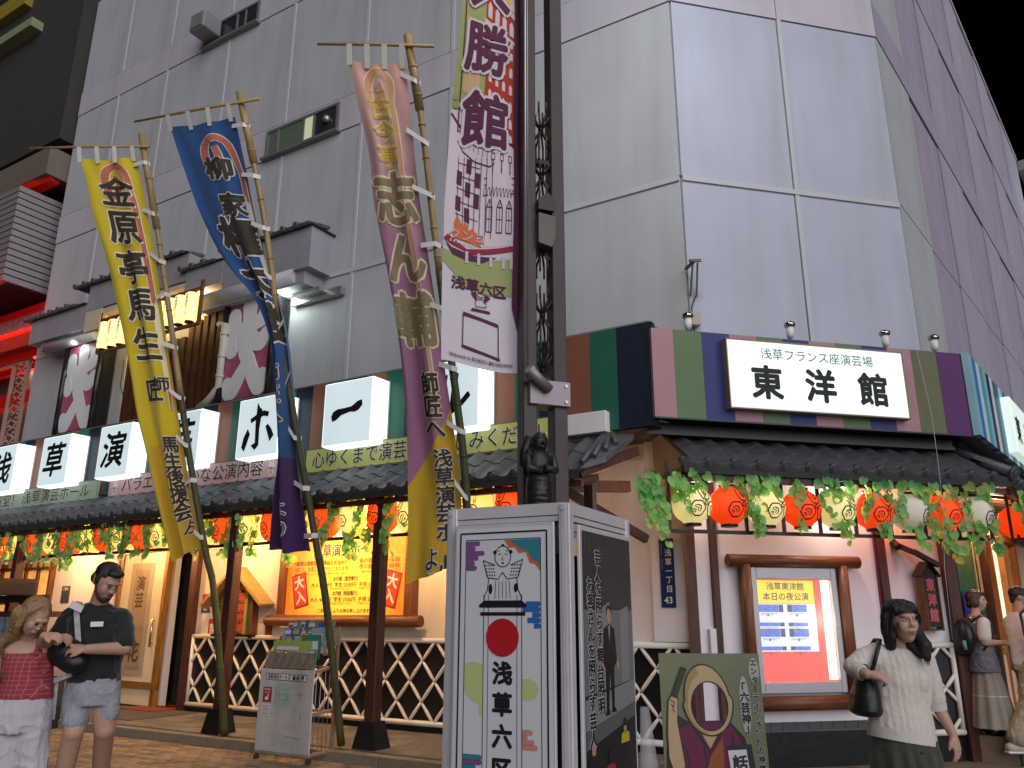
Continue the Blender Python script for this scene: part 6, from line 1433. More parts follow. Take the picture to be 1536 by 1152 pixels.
def door():
    t = thing('entrance_door', 'cream entrance door with a framed calligraphy scroll behind the man in black', 'door', FA)
    b = MB(); b.box(-10.62, -9.1, .75, .8, .12, 2.62); part('inner_wall', b, DARK, t)
    b = MB(); b.box(-9.1, -8.5, .25, .3, .12, 2.62); part('dark_opening', b, mat('dark_opening', (.02, .02, .02), .15, var=0), t)  # black sheet stands in for the unlit opening beside the door
    M = FA @ Matrix.Translation((-10.35, -.05, .14))
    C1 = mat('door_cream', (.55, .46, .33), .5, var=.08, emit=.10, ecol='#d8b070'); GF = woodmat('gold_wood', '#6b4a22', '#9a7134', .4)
    d = Matrix.Rotation(-.05, 4, 'Z')
    b = MB(); b.box(0, 1.22, 0, .05, .0, 2.42, bev=.01); part('door_leaf', b, C1, t).matrix_world = M @ d
    for a in ((-.09, 0, -.02, .07, -.02, 2.48), (1.22, 1.31, -.02, .07, -.02, 2.48), (-.09, 1.31, -.02, .07, 2.42, 2.5), (-.09, 1.31, -.03, .07, .25, .36)): b = MB(); b.box(*a); part('door_frame', b, GF, t).matrix_world = M @ d
    b = MB(); b.box(.28, .92, -.012, -.001, .45, 2.25); o = part('scroll_mount', b, mat('scroll_grey', (.34, .29, .22), .7), t); o.matrix_world = M @ d; b = MB(); b.box(.40, .80, -.016, -.0125, .55, 2.15); part('scroll_paper', b, mat('scroll_tan', (.30, .22, .14), .7, var=.2), t).matrix_world = M @ d
    mb = MB(); text_mb(mb, '演芸', .26, .60, 2.05, -.019, off=.02, vertical=True); text_mb(mb, '花', .34, .6, 1.0, -.019, off=.03, vertical=True); part('lettering', mb, mat('scroll_ink', (.08, .05, .03), .7), t).matrix_world = M @ d
    b = MB(); b.tube([(1.1, -.05, .9), (1.1, -.05, 1.35)], .018, 8); b.tube([(1.1, -.05, .95), (1.1, .0, .95)], .01, 6); b.tube([(1.1, -.05, 1.3), (1.1, .0, 1.3)], .01, 6); part('handle', b, mat('brass', (.5, .35, .12), .25, metal=1), t).matrix_world = M @ d
    b = MB(); b.box(-9.12, -9.02, .0, .1, .12, 2.6); part('door_edge', b, WHITE, t); b = MB(); b.box(-9.0, -8.5, -.08, .02, .12, .16); part('sill', b, mat('brass', (.5, .35, .12), .25), t)
    s = thing('shop_shelf', 'warm lit shop shelves beyond the stall roof at the far left', 'shelf', FA)
    WM = mat('shop_glow', (.6, .4, .2), .5, emit=.6, ecol='#e8a850', var=.5, scale=6)
    for i in range(4): b = MB(); b.box(-14.2+i*.42, -13.82+i*.42, -.05, -.003, 1.2, 2.35); part('lit_panel', b, WM, s)
    for i in range(5): b = MB(); b.box(-14.24+i*.42, -14.18+i*.42, -.1, -.0, .6, 2.5); part('upright', b, LOGV, s)
    for z in (1.15, 1.75, 2.38): b = MB(); b.box(-14.24, -12.5, -.14, -.051, z-.02, z+.03); part('shelf_board', b, LOGW, s)
    notice('wall_notice', 'dark blue framed notice on the white wall between shop and door', FA, -12.2, -11.95, 1.75, 2.05, (.05, .06, .10), ('ご案内',), WHITE, size=.06)
door()
def display_case():
    t = thing('display_case', 'log framed lit display case with a yellow and red programme poster', 'display case', FB)
    for x in (.42, 1.62): b = MB(); b.tube([(x, -.1, .66), (x, -.1, 2.08)], .065, 12); part('side_log', b, LOGV, t)
    b = MB(); b.tube([(.22, -.1, 2.12), (1.84, -.1, 2.12)], .068, 12); part('top_log', b, LOGW, t); b = MB(); b.tube([(.42, -.1, .64), (1.64, -.1, .64)], .075, 12); part('bottom_log', b, LOGW, t)
    for a in ((.49, .56, -.09, -.002, .74, 2.05), (1.48, 1.55, -.09, -.002, .74, 2.05), (.56, 1.48, -.09, -.002, 1.93, 2.05), (.56, 1.48, -.09, -.002, .74, .85)): b = MB(); b.box(*a, bev=.004); part('alu_frame', b, ALU, t)
    b = MB(); b.tube([(1.51, -.1, 1.42), (1.51, -.09, 1.42)], .014, 8); part('lock', b, STEEL, t); b = MB(); b.box(.50, .515, -.1, -.09, 1.75, 1.83); part('hinge', b, STEEL, t)
    R = mat('case_red', (.60, .06, .04), .5, emit=.75, ecol='#f04a34', var=.05); Y = mat('case_yellow', (.8, .6, .03), .5, emit=.75, ecol='#ffdc1e', var=0)
    b = MB(); b.box(.56, 1.48, -.03, -.002, .85, 1.93); part('case_back', b, R, t)
    b = MB(); b.box(1.375, 1.47, -.045, -.031, .87, 1.92); part('light_tube', b, mat('case_tube', (.9, .9, .85), .3, emit=2.0, ecol='#fff6e0', var=0), t)
    y = -.033; x0, x1 = .575, 1.28
    pr(t, 'poster_head', Y, [[(x0, 1.67), (x1, 1.67), (x1, 1.915), (x0, 1.915)]], y)
    gi = mat('case_grey_ink', (.25, .2, .06), .6, var=0); text('浅草東洋館', .085, gi, t, .93, 1.85, y-.002, off=.025, fit=.46); text('本日の夜公演', .09, gi, t, .93, 1.74, y-.002, off=.025, fit=.56)
    rr = random.Random(8); PB1 = mat('case_blue', (.08, .16, .5), .5, emit=.55, ecol='#4a78d8', var=.6, scale=25); PB2 = mat('case_navy', (.05, .07, .2), .5, emit=.2, ecol='#304070', var=.5, scale=25); PW_ = mat('case_white', (.7, .72, .75), .5, emit=.7, ecol='#d4dcec', var=.05)
    pr(t, 'photo_sheet', PW_, [[(x0, 1.16), (x1, 1.16), (x1, 1.665), (x0, 1.665)]], y)
    for (z, h) in ((1.575, .08), (1.425, .04), (1.315, .085), (1.175, .04)):
        for k in range(2):
            xa = x0+.01+k*.35
            pr(t, 'photo', PB1, [[(xa+(.06 if k else 0), z), (xa+.24, z), (xa+.24, z+h), (xa+(.06 if k else 0), z+h)]], y-.002); pr(t, 'photo', PB2, [[(xa+(0 if k else .245), z), (xa+(.058 if k else .30), z), (xa+(.058 if k else .30), z+h), (xa+(0 if k else .245), z+h)]], y-.002)
            pr(t, 'caption_lines', gi, [line((xa+.02, z-.015), (xa+.22, z-.015), .004), line((xa+.02, z-.03), (xa+.18, z-.03), .004), [(xa+.10, z-.045), (xa+.12, z-.045), (xa+.12, z-.022), (xa+.10, z-.022)]], y-.003)
    b = MB(); b.box(.56, 1.48, -.075, -.072, .85, 1.93); g = part('glass_pane', b, mat('clear_glass', (.95, .97, .97), .02, var=0, alpha=.12), t)
    L = lamp('case_light', FB, (1.3, -.2, 1.5), 1.5, (1, .8, .7), .1)
display_case()
def name_board():
    t = thing('name_board', 'roofed dark wooden name board with red upright letters beside the corner post', 'sign board', FB, (2.72, -.1, 1.42), rz=.25)
    b = MB(); b.box(-.10, .12, -.03, .04, 0, .58); part('board', b, mat('board_darkgreen', (.015, .04, .03), .5), t); b = MB()
    for x in (-.12, .12): b.box(x-.012, x+.012, -.045, .045, -.02, .58)
    b.box(-.13, .135, -.045, .045, -.04, -.0205); part('frame', b, woodmat('frame_wood', '#4a2c18', '#6a442a', .5), t)
    b = MB(); b.bar((-.16, 0, .56), (.0, 0, .72), .025, .13, up=(0, 1, 0)); b.bar((.16, 0, .56), (-.0, 0, .72), .025, .13, up=(0, 1, 0)); part('pitched_roof', b, DWOOD, t)
    b = MB(); b.prism([(-.1, .58), (.1, .58), (0, .69)], -.03, .04); part('gable', b, MATS['board_darkgreen'], t)
    text('東洋館', .15, mat('letter_pinkred', (.55, .10, .12), .5), t, 0, .55, -.034, off=.05, vertical=True, pitch=1.12); 
    t = thing('wall_lamp', 'dark wooden wall bracket lamp above the name board', 'wall lamp', FB, (2.62, -.1, 2.22)); b = MB(); b.bar((-.22, .05, .12), (-.05, -.05, .02), .05, .06); b.bar((-.08, -.05, .04), (.2, -.1, -.12), .07, .05); b.tube([(-.22, .09, .16), (-.22, .0, .08)], .04, 8); part('bracket', b, DWOOD, t)
name_board()

def stall():
    t = thing('roofed_stall', 'low dark stall with a small shingled roof and plastic covered goods at the far left', 'stall', FA, (-9.9, -1.9, 0))
    RF = woodmat('roof_plank', '#3a2418', '#5a3a28', .5, axis=0)
    for k in range(6):
        b = MB(); y0 = -.5+k*.11; xe = 1.12-.20*k; q = k*.04; b.add([(-1.3, y0, 1.86+q), (xe, y0, 1.80+q), (xe-.16, y0+.12, 1.86+q), (-1.3, y0+.12, 1.91+q), (-1.3, y0, 1.84+q), (xe, y0, 1.78+q), (xe-.16, y0+.12, 1.84+q), (-1.3, y0+.12, 1.89+q)], [(0,1,2,3),(7,6,5,4),(4,5,1,0),(5,6,2,1)]); part('plank', b, RF, t)
    b = MB(); b.box(-1.3, 1.2, -.4, -.32, 1.70, 1.80); part('front_beam', b, DWOOD, t)
    b = MB(); b.box(-1.3, 1.05, -.35, .2, 1.5, 1.58); part('shelf', b, BWOOD, t)
    for x in (-.4, .55, 1.0): b = MB(); b.box(x-.04, x+.04, -.35, -.27, 0, 1.8); part('stall_post', b, BWOOD, t)
    b = MB(); b.box(-1.3, 1.0, -.2, .2, .1, .7); part('counter', b, mat('dark_bench', (.03, .028, .025), .6), t)
    rr = random.Random(3); b = MB()
    b.grid(lambda u, v: (-1.3+2.2*u, -.38+.03*sin(u*40)+.02*sin(v*17+u*9), .75+.75*v), 40, 8); part('plastic_sheet', b, mat('milky_plastic', (.16, .18, .22), .12, var=.6, scale=12, spec=1, bump=.6, bscale=18), t)
    t2 = thing('kerb_block', 'small black tapered block on the paving beside the man', 'block', FA, (-8.95, -1.85, 0)); b = MB(); b.add([(-.14, -.12, 0), (.14, -.12, 0), (.14, .12, 0), (-.14, .12, 0), (-.1, -.1, .3), (.1, -.1, .3), (.1, .1, .3), (-.1, .1, .3)], [(0,3,2,1),(4,5,6,7),(0,1,5,4),(1,2,6,5),(2,3,7,6),(3,0,4,7)]); part('block_body', b, BK, t2)
stall()

# ================================================================ RED-LIT NEIGHBOUR ON THE LEFT AND STREET FAR RIGHT
def neighbour():
    t = thing('neighbour_building', 'dark neighbouring building at the left with red lit canopy, louvres and lace ironwork', 'building', FA)
    SL = mat('soffit_mesh', (.045, .04, .036), .8, var=.15, scale=30, bump=.5, bscale=200); BG = mat('beige_beam', (.16, .13, .10), .7, var=.1)
    def bx(n, a, m, **k): b = MB(); b.box(*a, **k); return part(n, b, m, t)
    bx('tower_wall', (-30, -14.75, 1.0, 12, 5, 11), mat('tower_brown', (.10, .085, .075), .8, var=.1))
    bx('upper_wall', (-30, -14.62, -.3, 12, 12.2, 26), SL); bx('edge_beam', (-30, -14.62, -.45, .3, 11.2, 11.9), BG); bx('corner_fin', (-16.6, -14.64, -.2, 1, 17.2, 30), mat('olive_fin', (.11, .085, .035), .7, var=.2))
    bx('gold_strip', (-30, -17.2, -.5, -.301, 17.0, 17.5), mat('dull_gold', (.28, .22, .03), .5)); bx('pale_strip', (-30, -16.4, -.6, -.301, 15.9, 16.15), mat('pale_green_strip', (.25, .28, .15), .5)); bx('black_bay', (-30, -17.3, -.40, -.302, 17.5, 26), DARK)
    LV = mat('louvre_grey', (.30, .28, .28), .5, metal=.3)
    z = 8.55
    for k in range(15):
        bx('louvre', (-17.4, -15.0, -.75, .95, z+k*.155, z+k*.155+.125), LV)
    bx('louvre_core', (-17.3, -15.1, -.6, .9, 8.5, 10.85), DARK)
    RD = mat('red_enamel', (.34, .012, .010), .35, emit=.06, ecol='#ff1808'); NE = mat('red_glow', (.6, .05, .03), .5, emit=1.6, ecol='#ff1a0c', var=0)
    bx('red_beam', (-30, -14.7, (.30), .6, 7.45, 7.75), RD); bx('neon_line', (-30, -14.7, (.26), .32, 7.80, 7.88), NE); bx('red_beam', (-30, -14.7, (.28), .6, 8.25, 8.42), RD); bx('lace_panel', (-30, -14.7, (.33), .5, 7.9, 8.25), mat('lace_grey', (.40, .20, .20), .6, var=.5, scale=14))
    b = MB(); b.bar((-17.5, -.8, 10.6), (-14.7, -.2, 11.2), .25, .2); part('red_beam', b, RD, t)
    bx('salmon_wall', (-24, -14.7, 2.2, 2.4, 0, 7.5), mat('salmon_wall', (.62, .28, .18), .7, emit=.06, ecol='#ff7048')); bx('ceiling', (-24, -14.7, -.1, 2.2, 7.2, 7.5), mat('red_ceiling', (.55, .05, .03), .5))
    for k in range(4): bx('ceiling_beam', (-24, -14.7, .1+k*.5, .22+k*.5, 7.0, 7.2), RD)
    for x, z_ in ((-17.1, 6.0), (-17.1, 4.2)): bx('red_beam', (-24, -14.75, .2, .5, z_, z_+.3), RD)
    # lace iron pillar
    LC = mat('lace_iron', (.42, .30, .24), .5); px0, px1 = -15.75, -15.15
    for x in (px0, px1): bx('lace_stile', (x-.03, x+.03, .16, .23, 0, 7.5), LC)
    for k in range(24):
        z0 = 3.6+k*.165; s = 1 if k % 2 else -1; cx = (px0+px1)/2; b = MB()
        b.tube([(cx-.2*s, (.20), z0), (cx, (.20), z0+.06), (cx+.2*s, (.20), z0+.16)], .02, 5); b.tube([(cx, (.20), z0+.06), (cx-.12*s, (.20), z0+.14), (cx-.2*s, (.20), z0+.1)], .018, 5); b.tube([(cx+.08*s, (.20), z0+.08), (cx+.2*s, (.20), z0+.02)], .02, 5); part('lace_scroll', b, LC, t)
    bx('lace_head', (-17.6, -15.1, .15, .25, 6.95, 7.4), LC)
    b = MB(); b.tube([(-16.6, .8, 7.18), (-16.6, .8, 7.2)], .22, 14); part('down_light', b, mat('down_light', (1, .9, .8), .5, emit=8, ecol='#fff0d8', var=0), t)
    lamp('red_canopy_lamp', FA, (-16.2, .9, 6.6), 40, (1, .12, .06), .3); lamp('red_canopy_lamp', FA, (-16.4, .9, 4.4), 55, (1, .55, .38), .3); lamp('red_canopy_lamp', FA, (-15.3, -1.1, 8.0), 14, (1, .06, .04), .2)
neighbour()
def far_right():
    t = thing('distant_building', 'far dark building with a lit vertical sign at the right edge', 'building', FW)
    b = MB(); b.box(18.25, 21, -.25, .0, 15.9, 16.25); part('roof_beam', b, mat('far_beam', (.3, .28, .3), .7), t).matrix_world = FC.copy()
    b = MB(); b.box(18.5, 22, .3, 6, 0, 15.9); part('wall', b, mat('far_wall', (.02, .02, .022), .8), t).matrix_world = FC.copy()
    M = Matrix.Translation(FC @ Vector((18.5, -.3, 0))) @ Matrix.Rotation(-.5, 4, 'Z')
    b = MB(); b.tube([(-.02, 0, 9.5), (-.02, 0, 15.55)], .11, 10); part('tube_light', b, mat('far_tube', (.8, .9, .85), .4, emit=1.3, ecol='#dff8ec', var=0), t).matrix_world = M
    b = MB(); b.box(.14, .62, -.02, .1, 9.5, 15.6); part('sign_panel', b, BK, t).matrix_world = M; b = MB(); b.tube([(.75, 0, 9.5), (.75, 0, 16)], .11, 10); part('tube_light', b, MATS['far_tube'], t).matrix_world = M
    mb = MB(); text_mb(mb, 'TORO', .36, .38, 15.5, -.03, off=.03, vertical=True, pitch=1.05); part('lettering', mb, MATS['far_tube'], t).matrix_world = M
far_right()
def ramp():
    t = MB(); t.box(-.12, 3.2, -.42, .3, 0, .27); o = setting('entrance_floor', t, mat('step_base', (.22, .17, .12), .7, var=.15)); o.matrix_world = FC.copy()
    g = MB(); x0, x1, x2, y0, y1 = -.15, 1.2, 3.2, -1.6, -.425
    g.add([(x0, y0, .10), (x1, y0, .26), (x1, y1, .26), (x0, y1, .10), (x2, y0, .26), (x2, y1, .26), (x0, y0, 0), (x0, y1, 0), (x2, y0, 0)], [(0, 1, 2, 3), (1, 4, 5, 2), (7, 6, 0, 3), (6, 8, 4, 1, 0)])
    o = setting('green_ramp', g, mat('astro_green', (.06, .27, .05), .9, var=.3, scale=40, bump=.6, bscale=300)); o.matrix_world = FC.copy()
    # wire hanging from the lamp at the corner
    t3 = thing('hanging_wire', 'thin pale wire hanging from the spot lamp down past the corner lanterns', 'wire', FB); b = MB(); b.tube([(2.60, -.6, 4.58), (2.66, -.62, 3.8), (2.46, -.84, 3.13), (2.44, -.84, 2.68), (2.35, -.84, 2.04), (2.32, -.84, 1.3)], .004, 4); part('wire_strand', b, mat('pale_wire', (.4, .4, .38), .5), t3)
ramp()

# ================================================================ PEOPLE
def solid(prims, voxel, smooth=4, name='body'):
    """one continuous surface from overlapping tapered limbs and ellipsoids"""
    mb = MB()
    for p in prims:
        if p[0] == 'c':      # tapered limb through points: ('c', [points], [radii], flatten?)
            pts, rs = p[1], p[2]; mb.tube(pts, rs, 14)
            for q, r in zip(pts, rs): mb.ball(q, r, 12, 8)
        elif p[0] == 'e':    # ellipsoid ('e', centre, radii, rotation euler)
            b = MB(); b.ball((0, 0, 0), p[2], 18, 12)
            from mathutils import Euler
            R = Euler(p[3] if len(p) > 3 else (0, 0, 0)).to_matrix(); c = Vector(p[1]); mb.add([R @ Vector(v)+c for v in b.v], b.f)
        elif p[0] == 'l':    # loft of ellipses: ('l', [(x, y, z, rx, ry, rot)...]) closed
            n = 28; rings = p[1]; vs = []; fs = []
            for (x, y, z, rx, ry, ro) in rings:
                for k in range(n):
                    a = 2*pi*k/n; ex, ey = rx*cos(a), ry*sin(a); vs.append((x+ex*cos(ro)-ey*sin(ro), y+ex*sin(ro)+ey*cos(ro), z))
            for i in range(len(rings)-1):
                for k in range(n): fs.append((i*n+k, i*n+(k+1) % n, (i+1)*n+(k+1) % n, (i+1)*n+k))
            up = rings[-1][2] > rings[0][2]
            if not up: fs = [f[::-1] for f in fs]
            m = len(rings); a_, b_ = tuple(range(n)), tuple((m-1)*n+k for k in range(n))
            fs += [a_[::-1], b_] if up else [a_, b_[::-1]]
            mb.add(vs, fs)
    me = mb.mesh(name, []) ; o = bpy.data.objects.new('t', me); TMP.collection.objects.link(o)
    md = o.modifiers.new('r', 'REMESH'); md.mode = 'VOXEL'; md.voxel_size = voxel; md.use_smooth_shade = True
    if smooth: sm = o.modifiers.new('s', 'SMOOTH'); sm.iterations = smooth; sm.factor = .5
    TL.update(); out = bpy.data.meshes.new_from_object(o.evaluated_get(TL.depsgraph)); bpy.data.objects.remove(o)
    out.name = name
    return out
def fold(co, a=.006, fx=9, fz=5):
    n = noise.noise(Vector((co.x*fx, co.y*fx, co.z*fz+3*noise.noise(co*4)))); m = noise.noise(Vector((co.x*fx*2.1+5, co.y*fx*2.1, co.z*fz*1.6)))
    return a*((1-abs(n)*2.2)**3*.9-.2)+a*.5*(1-abs(m)*2)**2
def put_mesh(name, me, m, parent, disp=None):
    me.materials.clear()
    if disp:
        nr = [v.normal.copy() for v in me.vertices]
        for v, n_ in zip(me.vertices, nr): v.co = v.co+n_*disp(v.co)
    for q in (m if isinstance(m, (list, tuple)) else [m]): me.materials.append(q)
    me.polygons.foreach_set('use_smooth', [True]*len(me.polygons)); me.update()
    return link(name, me, parent)
def skin(name, c): 
    m = mat(name, c, .5, var=.06, scale=8, spec=.35); p = m.node_tree.nodes['Principled BSDF']; p.inputs['Subsurface Weight'].default_value = .12; p.inputs['Subsurface Radius'].default_value = (.02, .008, .004); return m
def headprims(c, yaw, pitch=0, s=1.0, roll=0):
    """head with brow, nose, lips, chin, ears; c = centre; yaw 0 faces -y, positive turns towards +x"""
    from mathutils import Euler
    R = (Matrix.Rotation(yaw, 3, 'Z') @ Matrix.Rotation(pitch, 3, 'X') @ Matrix.Rotation(roll, 3, 'Y')); c = Vector(c)
    eul = R.to_euler(); f = lambda x, y, z: tuple(c+R @ (Vector((x, y, z))*s)); E = lambda p, r: ('e', f(*p), tuple(a*s for a in r), eul)
    return [E((0, .012, .022), (.075, .092, .092)), E((0, -.025, -.03), (.059, .062, .085)), E((0, -.04, -.085), (.034, .036, .03)), E((0, -.048, -.052), (.045, .04, .04)),
            E((0, -.078, .030), (.050, .013, .014)), E((0, -.088, -.004), (.010, .012, .026)), E((0, -.098, -.020), (.0125, .011, .0095)), E((-.011, -.090, -.024), (.008, .008, .007)), E((.011, -.090, -.024), (.008, .008, .007)),
            E((0, -.088, -.052), (.024, .010, .006)), E((0, -.086, -.062), (.020, .010, .007)), E((-.027, -.056, -.022), (.033, .028, .040)), E((.027, -.056, -.022), (.033, .028, .040)),
            E((-.074, .012, -.002), (.009, .018, .03)), E((.074, .012, -.002), (.009, .018, .03))], f, eul
def facebits(t, f, eul, s, brow=(.012, .010, .01), lipc=(.34, .12, .10), eye=1.0, beard=False):
    EW = mat('eye_white', (.62, .60, .58), .3, var=0); IR = mat('eye_dark', (.015, .01, .008), .15, var=0); BR = mat('brow_'+str(brow[0]), brow, .8, var=0); LP = mat('lip_'+str(lipc[0]), lipc, .45, var=0)
    def bead(nm, p, r, m):
        b = MB(); b.ball((0, 0, 0), tuple(a*s for a in r), 12, 8); o = part(nm, b, m, t); o.location = f(*p); o.rotation_euler = eul
    for sx in (-1, 1):
        bead('eye', (sx*.030, -.0815, .004), (.0125, .006, .0048*eye), EW); bead('iris', (sx*.030+.002, -.0858, .004), (.0050, .0028, .0048*max(.7, eye)), IR); bead('upper_lid', (sx*.030, -.0825, .0088), (.0145, .0060, .0017), IR)
        bead('eyebrow', (sx*.032, -.0845, .030), (.016, .005, .0019), BR)
    bead('lips', (0, -.0950, -.0540), (.0185, .0045, .0024), LP); bead('lips', (0, -.0935, -.0595), (.0155, .0048, .0030), LP)
def hand(prims, w, d, palm=(0, 0, 0), n=(0, -1, 0), s=1.0, curl=.6, side=1):
    """adds palm, four fingers and thumb; w = wrist, d = direction of the hand, n = back-of-hand normal"""
    w = Vector(w); d = Vector(d).normalized(); n = Vector(n); n = (n-d*n.dot(d)).normalized(); x = d.cross(n)*side
    kn = w+d*.085*s
    prims.append(('c', [w, w+d*.045*s+x*.012*s, kn+x*.022*s], [.024*s, .022*s, .0155*s])); prims.append(('c', [w, w+d*.045*s-x*.012*s, kn-x*.022*s], [.024*s, .022*s, .0155*s])); prims.append(('c', [w+d*.03*s, kn], [.02*s, .017*s]))
    for k, (o, L) in enumerate(((-.031, .062), (-.011, .074), (.010, .079), (.030, .07))):
        b = kn+x*o*s; a = curl; d1 = (d*cos(a*.6)-n*sin(a*.6)); d2 = (d*cos(a*1.5)-n*sin(a*1.5)); d3 = (d*cos(a*2.2)-n*sin(a*2.2))
        p1 = b+d1*L*.45*s; p2 = p1+d2*L*.33*s; p3 = p2+d3*L*.25*s
        prims.append(('c', [b-d*.01*s, b, p1, p2, p3], [.0095*s, .0095*s, .0088*s, .0082*s, .007*s]))
    b = w+d*.03*s+x*.026*s; t1 = b+(d*.7+x*.6).normalized()*.035*s-n*.01*s; t2 = t1+(d*.9+x*.2-n*.3).normalized()*.028*s
    prims.append(('c', [w+d*.02*s+x*.012*s, b, t1, t2], [.015*s, .014*s, .0115*s, .009*s]))
def strands(mb, roots, r=.004):
    for pts in roots:
        n = len(pts); mb.tube(pts, [r*(1-.75*(i/(n-1))**2) for i in range(n)], 5, cap=False)
def hairmat(name, c): return mat(name, c, .38, var=.35, scale=6, stretch=(30, 30, 2), bump=.3, bscale=60, spec=.5)

def woman_white():
    t = thing('person', 'dark haired woman in a white cable knit top with a black shoulder bag', 'person', FW, (2.22, 4.9, 0))
    S = skin('skin_a', (.50, .31, .23)); X = lambda x, y, z: (x-2.22, y-4.9, z)
    hc = X(2.262, 4.87, 1.492); hp, f, eul = headprims(hc, radians(9), radians(1), 1.03, radians(-3))
    prims = hp+[('c', [X(2.255, 4.90, 1.42), X(2.252, 4.92, 1.33)], [.050, .056]),
        ('l', [X(2.225, 4.93, .70)+(.17, .115, 0), X(2.222, 4.93, .85)+(.165, .11, 0), X(2.225, 4.93, 1.0)+(.128, .09, 0), X(2.235, 4.93, 1.15)+(.14, .10, 0), X(2.25, 4.93, 1.27)+(.165, .085, 0), X(2.25, 4.93, 1.33)+(.10, .06, 0)]),
        ('c', [X(2.12, 4.93, 1.315), X(1.955, 4.90, 1.235)], [.052, .042]), ('c', [X(1.955, 4.90, 1.235), X(2.0, 4.80, 1.205)], [.040, .028]),
        ('c', [X(2.40, 4.93, 1.27), X(2.435, 4.94, 1.04)], [.052, .040]), ('c', [X(2.435, 4.94, 1.04), X(2.475, 4.88, .885)], [.038, .026]),
        ('c', [X(2.15, 4.93, .78), X(2.15, 4.92, .45), X(2.14, 4.95, .08)], [.10, .06, .042]), ('c', [X(2.30, 4.93, .78), X(2.31, 4.90, .45), X(2.33, 4.88, .08)], [.10, .06, .042]),
        ('c', [X(2.14, 4.95, .06), X(2.12, 4.82, .035)], [.04, .032]), ('c', [X(2.33, 4.88, .06), X(2.36, 4.74, .035)], [.04, .032])]
    hand(prims, X(2.0, 4.80, 1.205), (.75, -.35, -.12), n=(.15, -.6, .75), s=.92, curl=1.15, side=-1)
    hand(prims, X(2.475, 4.88, .885), (.10, -.12, -1), n=(.6, -.8, 0), s=.92, curl=.35, side=1)
    put_mesh('body', solid(prims, .0055, 3), S, t); facebits(t, f, eul, 1.0)
    # knit top with sleeves
    K = mat('cream_knit', (.66, .60, .53), .9, var=.06, scale=30, sheen=.4)
    n = K.node_tree.nodes; l = K.node_tree.links; bs = [q for q in n if q.type == 'BUMP']
    tc = n['Texture Coordinate']; mp = n.new('ShaderNodeMapping'); mp.inputs['Scale'].default_value = (1, 1, 1); l.new(tc.outputs['Object'], mp.inputs[0])
    w1 = n.new('ShaderNodeTexWave'); w1.bands_direction = 'X'; w1.inputs['Scale'].default_value = 9; w1.inputs['Distortion'].default_value = .6; w1.inputs['Detail'].default_value = 0; l.new(mp.outputs[0], w1.inputs[0])
    w2 = n.new('ShaderNodeTexVoronoi'); w2.inputs['Scale'].default_value = 130; l.new(mp.outputs[0], w2.inputs[0])
    ad = n.new('ShaderNodeMath'); ad.operation = 'MULTIPLY_ADD'; l.new(w2.outputs['Distance'], ad.inputs[0]); ad.inputs[1].default_value = .6; l.new(w1.outputs['Fac'], ad.inputs[2])
    b = n.new('ShaderNodeBump'); b.inputs['Strength'].default_value = .55; b.inputs['Distance'].default_value = .004; l.new(ad.outputs[0], b.inputs['Height']); l.new(b.outputs[0], n['Principled BSDF'].inputs['Normal'])
    top = [('l', [X(2.212, 4.93, .875)+(.185, .135, 0), X(2.214, 4.93, .93)+(.180, .132, 0), X(2.222, 4.93, 1.05)+(.160, .120, 0), X(2.235, 4.93, 1.16)+(.165, .125, 0), X(2.25, 4.93, 1.26)+(.178, .108, 0), X(2.252, 4.93, 1.325)+(.13, .078, 0), X(2.252, 4.93, 1.343)+(.075, .065, 0)]),
           ('e', X(2.195, 4.87, 1.165), (.075, .065, .08)), ('e', X(2.30, 4.87, 1.165), (.075, .065, .08)),
           ('c', [X(2.13, 4.93, 1.305), X(2.03, 4.915, 1.275), X(1.965, 4.893, 1.240), X(1.974, 4.862, 1.228)], [.068, .063, .056, .052]), ('c', [X(2.39, 4.93, 1.275), X(2.415, 4.935, 1.17), X(2.43, 4.94, 1.065)], [.066, .062, .058])]
    def wr(co): c_ = (co.x+.5)/.052; ph = c_ % 1; k_ = int(c_) % 2; return .005*noise.noise(Vector((co.x*6, co.y*6, co.z*2.5)))+(.0030*abs(sin(pi*ph+(.9*sin(co.z*75) if k_ else 0))) if k_ else .0016*abs(sin(2*pi*ph+.3*sin(co.z*110))))
    put_mesh('knit_top', solid(top, .007, 5), K, t, wr)
    b = MB(); b.grid(lambda u, v: (X(2.212, 4.93, 0)[0]+(.188-.002*v)*cos(2*pi*u), X(2.212, 4.93, 0)[1]+(.139-.002*v)*sin(2*pi*u), .845+.06*v-.028*cos(2*pi*u)), 48, 2); part('hem_band', b, mat('knit_hem', (.66, .62, .57), .9, var=.04, bump=.4, bscale=200), t)
    for a, c, r in ((X(1.990, 4.822, 1.213), X(1.975, 4.856, 1.226), .050), (X(2.438, 4.945, 1.005), X(2.434, 4.942, 1.045), .056)): b = MB(); b.tube([a, c], [r*.97, r*1.02], 20, cap=False); part('cuff', b, MATS['knit_hem'], t)
    # skirt
    SK = mat('olive_skirt', (.045, .055, .035), .8, var=.12, scale=10, bump=.2, sheen=.3)
    put_mesh('skirt', solid([('l', [X(2.22, 4.93, .38)+(.21, .16, 0), X(2.22, 4.93, .62)+(.205, .155, 0), X(2.22, 4.93, .74)+(.195, .145, 0), X(2.22, 4.93, .90)+(.172, .128, 0)])], .009, 3), SK, t, lambda co: .006*sin(atan2(co.y, co.x)*11+co.z*6)*(1 if co.z < .8 else .3))
    b = MB()
    for z in (.80, .69): b.ball(X(2.245, 4.785, z), (.008, .004, .008), 10, 6)
    part('skirt_buttons', b, mat('dark_button', (.02, .02, .015), .3), t)
    # hair
    H = hairmat('black_hair', (.012, .010, .010)); C = Vector(hc)
